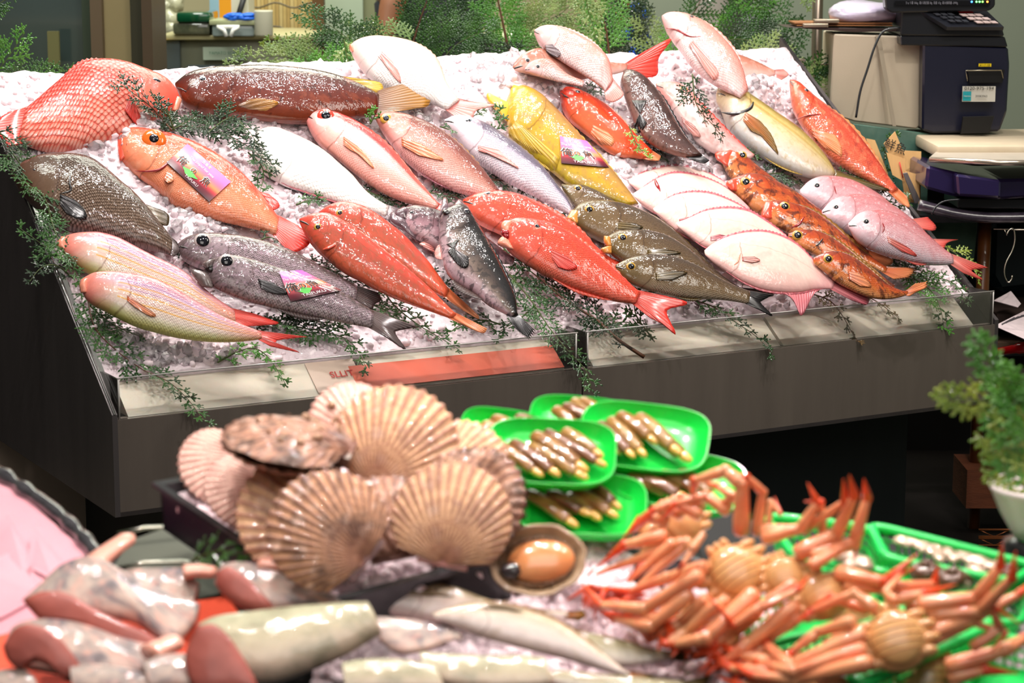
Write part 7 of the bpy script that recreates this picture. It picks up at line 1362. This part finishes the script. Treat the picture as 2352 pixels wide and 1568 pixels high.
# wooden price plates standing in a rack
WD = mat('plate_wood', (226,180,118), .5, 0, .4, 9, (206,152,92), stretch=(8,8,1)); INK = mat('brush_ink', (24,16,14), .6)
for i, (q, D, lb) in enumerate([([(1990,318),(2010,322),(2040,400),(2000,420)], 6.5, 'wooden plate leaning furthest from the scale'), ([(2030,330),(2056,302),(2090,385),(2066,400)], 6.42, 'wooden plate with black brush writing'), ([(2062,345),(2116,348),(2114,466),(2080,464)], 6.46, 'tallest plain wooden plate next to the navy bench scale'), ([(2036,350),(2078,365),(2082,420),(2050,402)], 6.38, 'plain wooden plate standing at the front of the bunch'), ([(2078,392),(2112,402),(2112,455),(2086,450)], 6.36, 'small low wooden plate at the foot of the bunch')]):
    o = empty('wooden_plate', at(q[0][0], q[2][1], D), lb, 'sign'); P = P2(q, D); MB().prism(P, (0,.005,0)).build('board', WD, o, smooth=False)
    if i == 1:
        c_ = at(2056,338,D-.01); font_text('brush_lettering', '鮮魚', .034, c_, RR*.93-UU*.35, UU*.93+RR*.35, INK, o); mb = MB(); mb.tube([at(2066,362,D-.006), at(2074,384,D-.006)], .0025, 6); mb.tube([at(2060,366,D-.006), at(2070,372,D-.006)], .002, 6); mb.build('red_mark', RED, o)
    if i == 3: mb = MB(); mb.tube([at(2066,372,D-.006), at(2074,408,D-.006)], .0018, 6); mb.build('red_mark', RED, o)
shape('tag_back', [(2074,398),(2084,396),(2118,465),(2104,470)], 6.33, .006, mat('plate_grey', (110,104,104), .5), None, .001, label='grey plastic plate standing behind the scorpionfish tail', cat='plate')
# bamboo post, hooks, shelf rack, papers
BAM = mat('bamboo_brown', (110,62,26), .35, 0, .6, 8, (70,38,16), coat=.5, stretch=(1,1,.3))
bp = at(2262,520,6.35); bo = empty('bamboo_post', V((bp.x,bp.y,.2)), 'brown bamboo post holding up the stand', 'post'); MB().lathe((bp.x,bp.y,.0), [(.0185,0),(.0185,.36),(.0205,.365),(.0185,.37),(.0185,.64),(.0205,.645),(.0185,.65),(.0185,at(2262,505,6.35).z)], 18).build('cane', BAM, bo)
shape('green_cloth', [(2140,500),(2246,505),(2240,620),(2228,640),(2140,560)], 6.42, .01, mat('cloth_green', (84,116,96), .7, 0, .7, 30, (60,88,76)), None, .001, label='green cloth hanging under the stand edge behind the bream tails', cat='cloth')
shape('dark_drum', [(2276,510),(2460,505),(2460,660),(2300,680),(2276,640)], 6.6, .3, mat('drum_teal', (10,30,34), .5), None, .02, label='dark teal tub under the bench scale stand', cat='tub')
hk = empty('s_hook', at(2318,560,6.2), 'long steel hook hanging from the wire under the stand', 'hook'); mb = MB(); P = [at(x, y, 6.2) for x, y in [(2312,540),(2318,528),(2328,526),(2331,550),(2325,575),(2310,605),(2307,630),(2315,648),(2323,642),(2325,632)]]; mb.tube(catmull(P, 40), .002, 8); mb.build('hook_wire', mat('hook_steel', (206,196,180), .2, 1), hk)
mb = MB(); mb.tube([at(2282,526,6.22), at(2420,529,6.22)], .002, 6); mb.tube([at(2306,527,6.22), at(2313,538,6.22)], .0015, 6); mb.build('rail', mat('hook_steel', (206,196,180), .2, 1), hk)
rk = empty('wire_rack', at(2300,870,6.3), 'wire shelf rack beside the dark counter holding trays and papers', 'rack')
BRW = mat('wire_copper', (150,90,52), .35, .6)
def rackz(yy, D): return at(2300, yy, D).z
for yy in (870, 1216, 1236):
    mb = MB(); z = rackz(yy, 6.3); x0 = at(2248,yy,6.3).x; y0 = at(2248,yy,6.3).y
    mb.tube([V((x0,y0,z)), V((x0+.35,y0,z))], .003, 8); mb.tube([V((x0,y0,z-.02)), V((x0+.35,y0,z-.02))], .003, 8)
    for i in range(8): mb.tube([V((x0+.044*i,y0,z-.02*(i%2))), V((x0+.044*(i+1),y0,z-.02*((i+1)%2)))], .0015, 6)
    mb.build('shelf_wire', BRW, rk)
for yy, m_, th_ in ((838, mat('shelf_steel', (150,140,128), .3, .7), 26), (800, BLK, 10), (780, mat('shelf_wood', (96,76,60), .6), 12), (715, mat('shelf_brown', (56,42,36), .6), 30)):
    z1 = rackz(yy, 6.35); z2 = rackz(yy+th_, 6.35); x0 = at(2290,yy,6.35).x; y0 = at(2290,yy,6.35).y; MB().box((x0+.2, y0+.1, (z1+z2)/2), (.42,0,0), (0,.3,0), (0,0,z1-z2)).build('shelf_tray', m_, rk, smooth=False)
MB().box((at(2330,900,6.9).x, 7.3, .5), (.8,0,0), (0,.05,0), (0,0,1.0)).build('rack_back', mat('rack_back', (26,22,22), .7), rk, smooth=False)
mb = MB(); a, b_ = at(2290,808,6.2), at(2400,790,6.15); mb.tube([a, a.lerp(b_,.4), a.lerp(b_,.45), b_], [.011,.013,.016,.016], 14); mb.build('red_torch', mat('torch_red', (206,16,22), .25, coat=1), label='translucent red torch lying on the rack shelf', cat='torch')
pt = empty('printed_paper', at(2300,740,6.2), 'printed newspaper sheet hanging over the rack edge', 'paper'); PW = mat('newsprint', (232,214,216), .7, 0, .5, 60, (180,166,170))
MB().prism([at(2284,748,6.1), at(2400,690,6.4), at(2420,790,6.1), at(2352,778,6.05)], (0,.002,-.002)).build('sheet', PW, pt, smooth=False); 
mb = MB(); 
for i in range(9): t0 = at(2305+i*6,735-i*1.5,6.12); mb.prism([at(2300+i*9,744-i*4,6.085), at(2330+i*9,728-i*2,6.085), at(2331+i*9,731-i*2,6.085), at(2301+i*9,747-i*4,6.085)], (0,-.001,.001))
mb.build('print_lines', mat('print_grey', (110,104,108), .6), pt, smooth=False)
MB().prism([at(2282,690,6.3), at(2322,668,6.35), at(2345,697,6.25), at(2338,705,6.2)], (0,.002,-.002)).build('folded_paper', PW, label='folded white paper corner beside the clear guard', cat='paper', smooth=False)
bx2 = at(2250,1100,6.3); MB().box((bx2.x+.07, 6.3, at(2250,1140,6.3).z), (.18,0,0), (0,.2,0), (0,0,.11)).build('wooden_crate', mat('crate_wood', (120,66,40), .6, 0, .7, 12, (84,44,28), .4, 60, stretch=(1,1,5)), label='reddish wooden crate on the lower rack', cat='crate', smooth=False)
# potted cypress at the right
ptc = at(2385,1118,2.75); po = empty('potted_cypress', ptc-V((0,0,.12)), 'green cypress seedling in a round white pot on a dark stand', 'potted plant')
MB().lathe((ptc.x+.010,ptc.y,ptc.z-.02), [(.02,-.050),(.035,-.045),(.055,-.012),(.066,.014),(.070,.022),(.066,.024),(.058,.012),(.03,.004),(0,.002)], 40).build('pot', mat('pot_white', (226,214,214), .4, coat=.3), po)
MB().lathe((ptc.x+.010,ptc.y,ptc.z-.36), [(.05,0),(.05,.29),(.03,.30)], 28).build('stand', PLX, po)
def PD(pts, D=2.75): return [at(x, y, D) for x, y in pts]
for i, (pts, w_) in enumerate([([(2400,1080),(2350,960),(2290,860),(2240,780)], .045), ([(2360,1010),(2300,930),(2230,920),(2155,912)], .035), ([(2370,1060),(2340,960),(2310,880),(2300,850)], .04), ([(2380,1100),(2340,1040),(2290,1000),(2260,1030)], .035), ([(2400,1100),(2370,1000),(2340,940),(2330,900)], .045), ([(2370,1130),(2330,1100),(2300,1080),(2270,1070)], .035), ([(2400,1130),(2352,1060),(2320,1000),(2280,960)], .045)]):
    q = sprig(PD(pts), None, LT if i % 2 == 0 else LY, w_, nrm=(0,-1,.2), seed=400+i, dens=2.0, lw=.0034, thing=po)
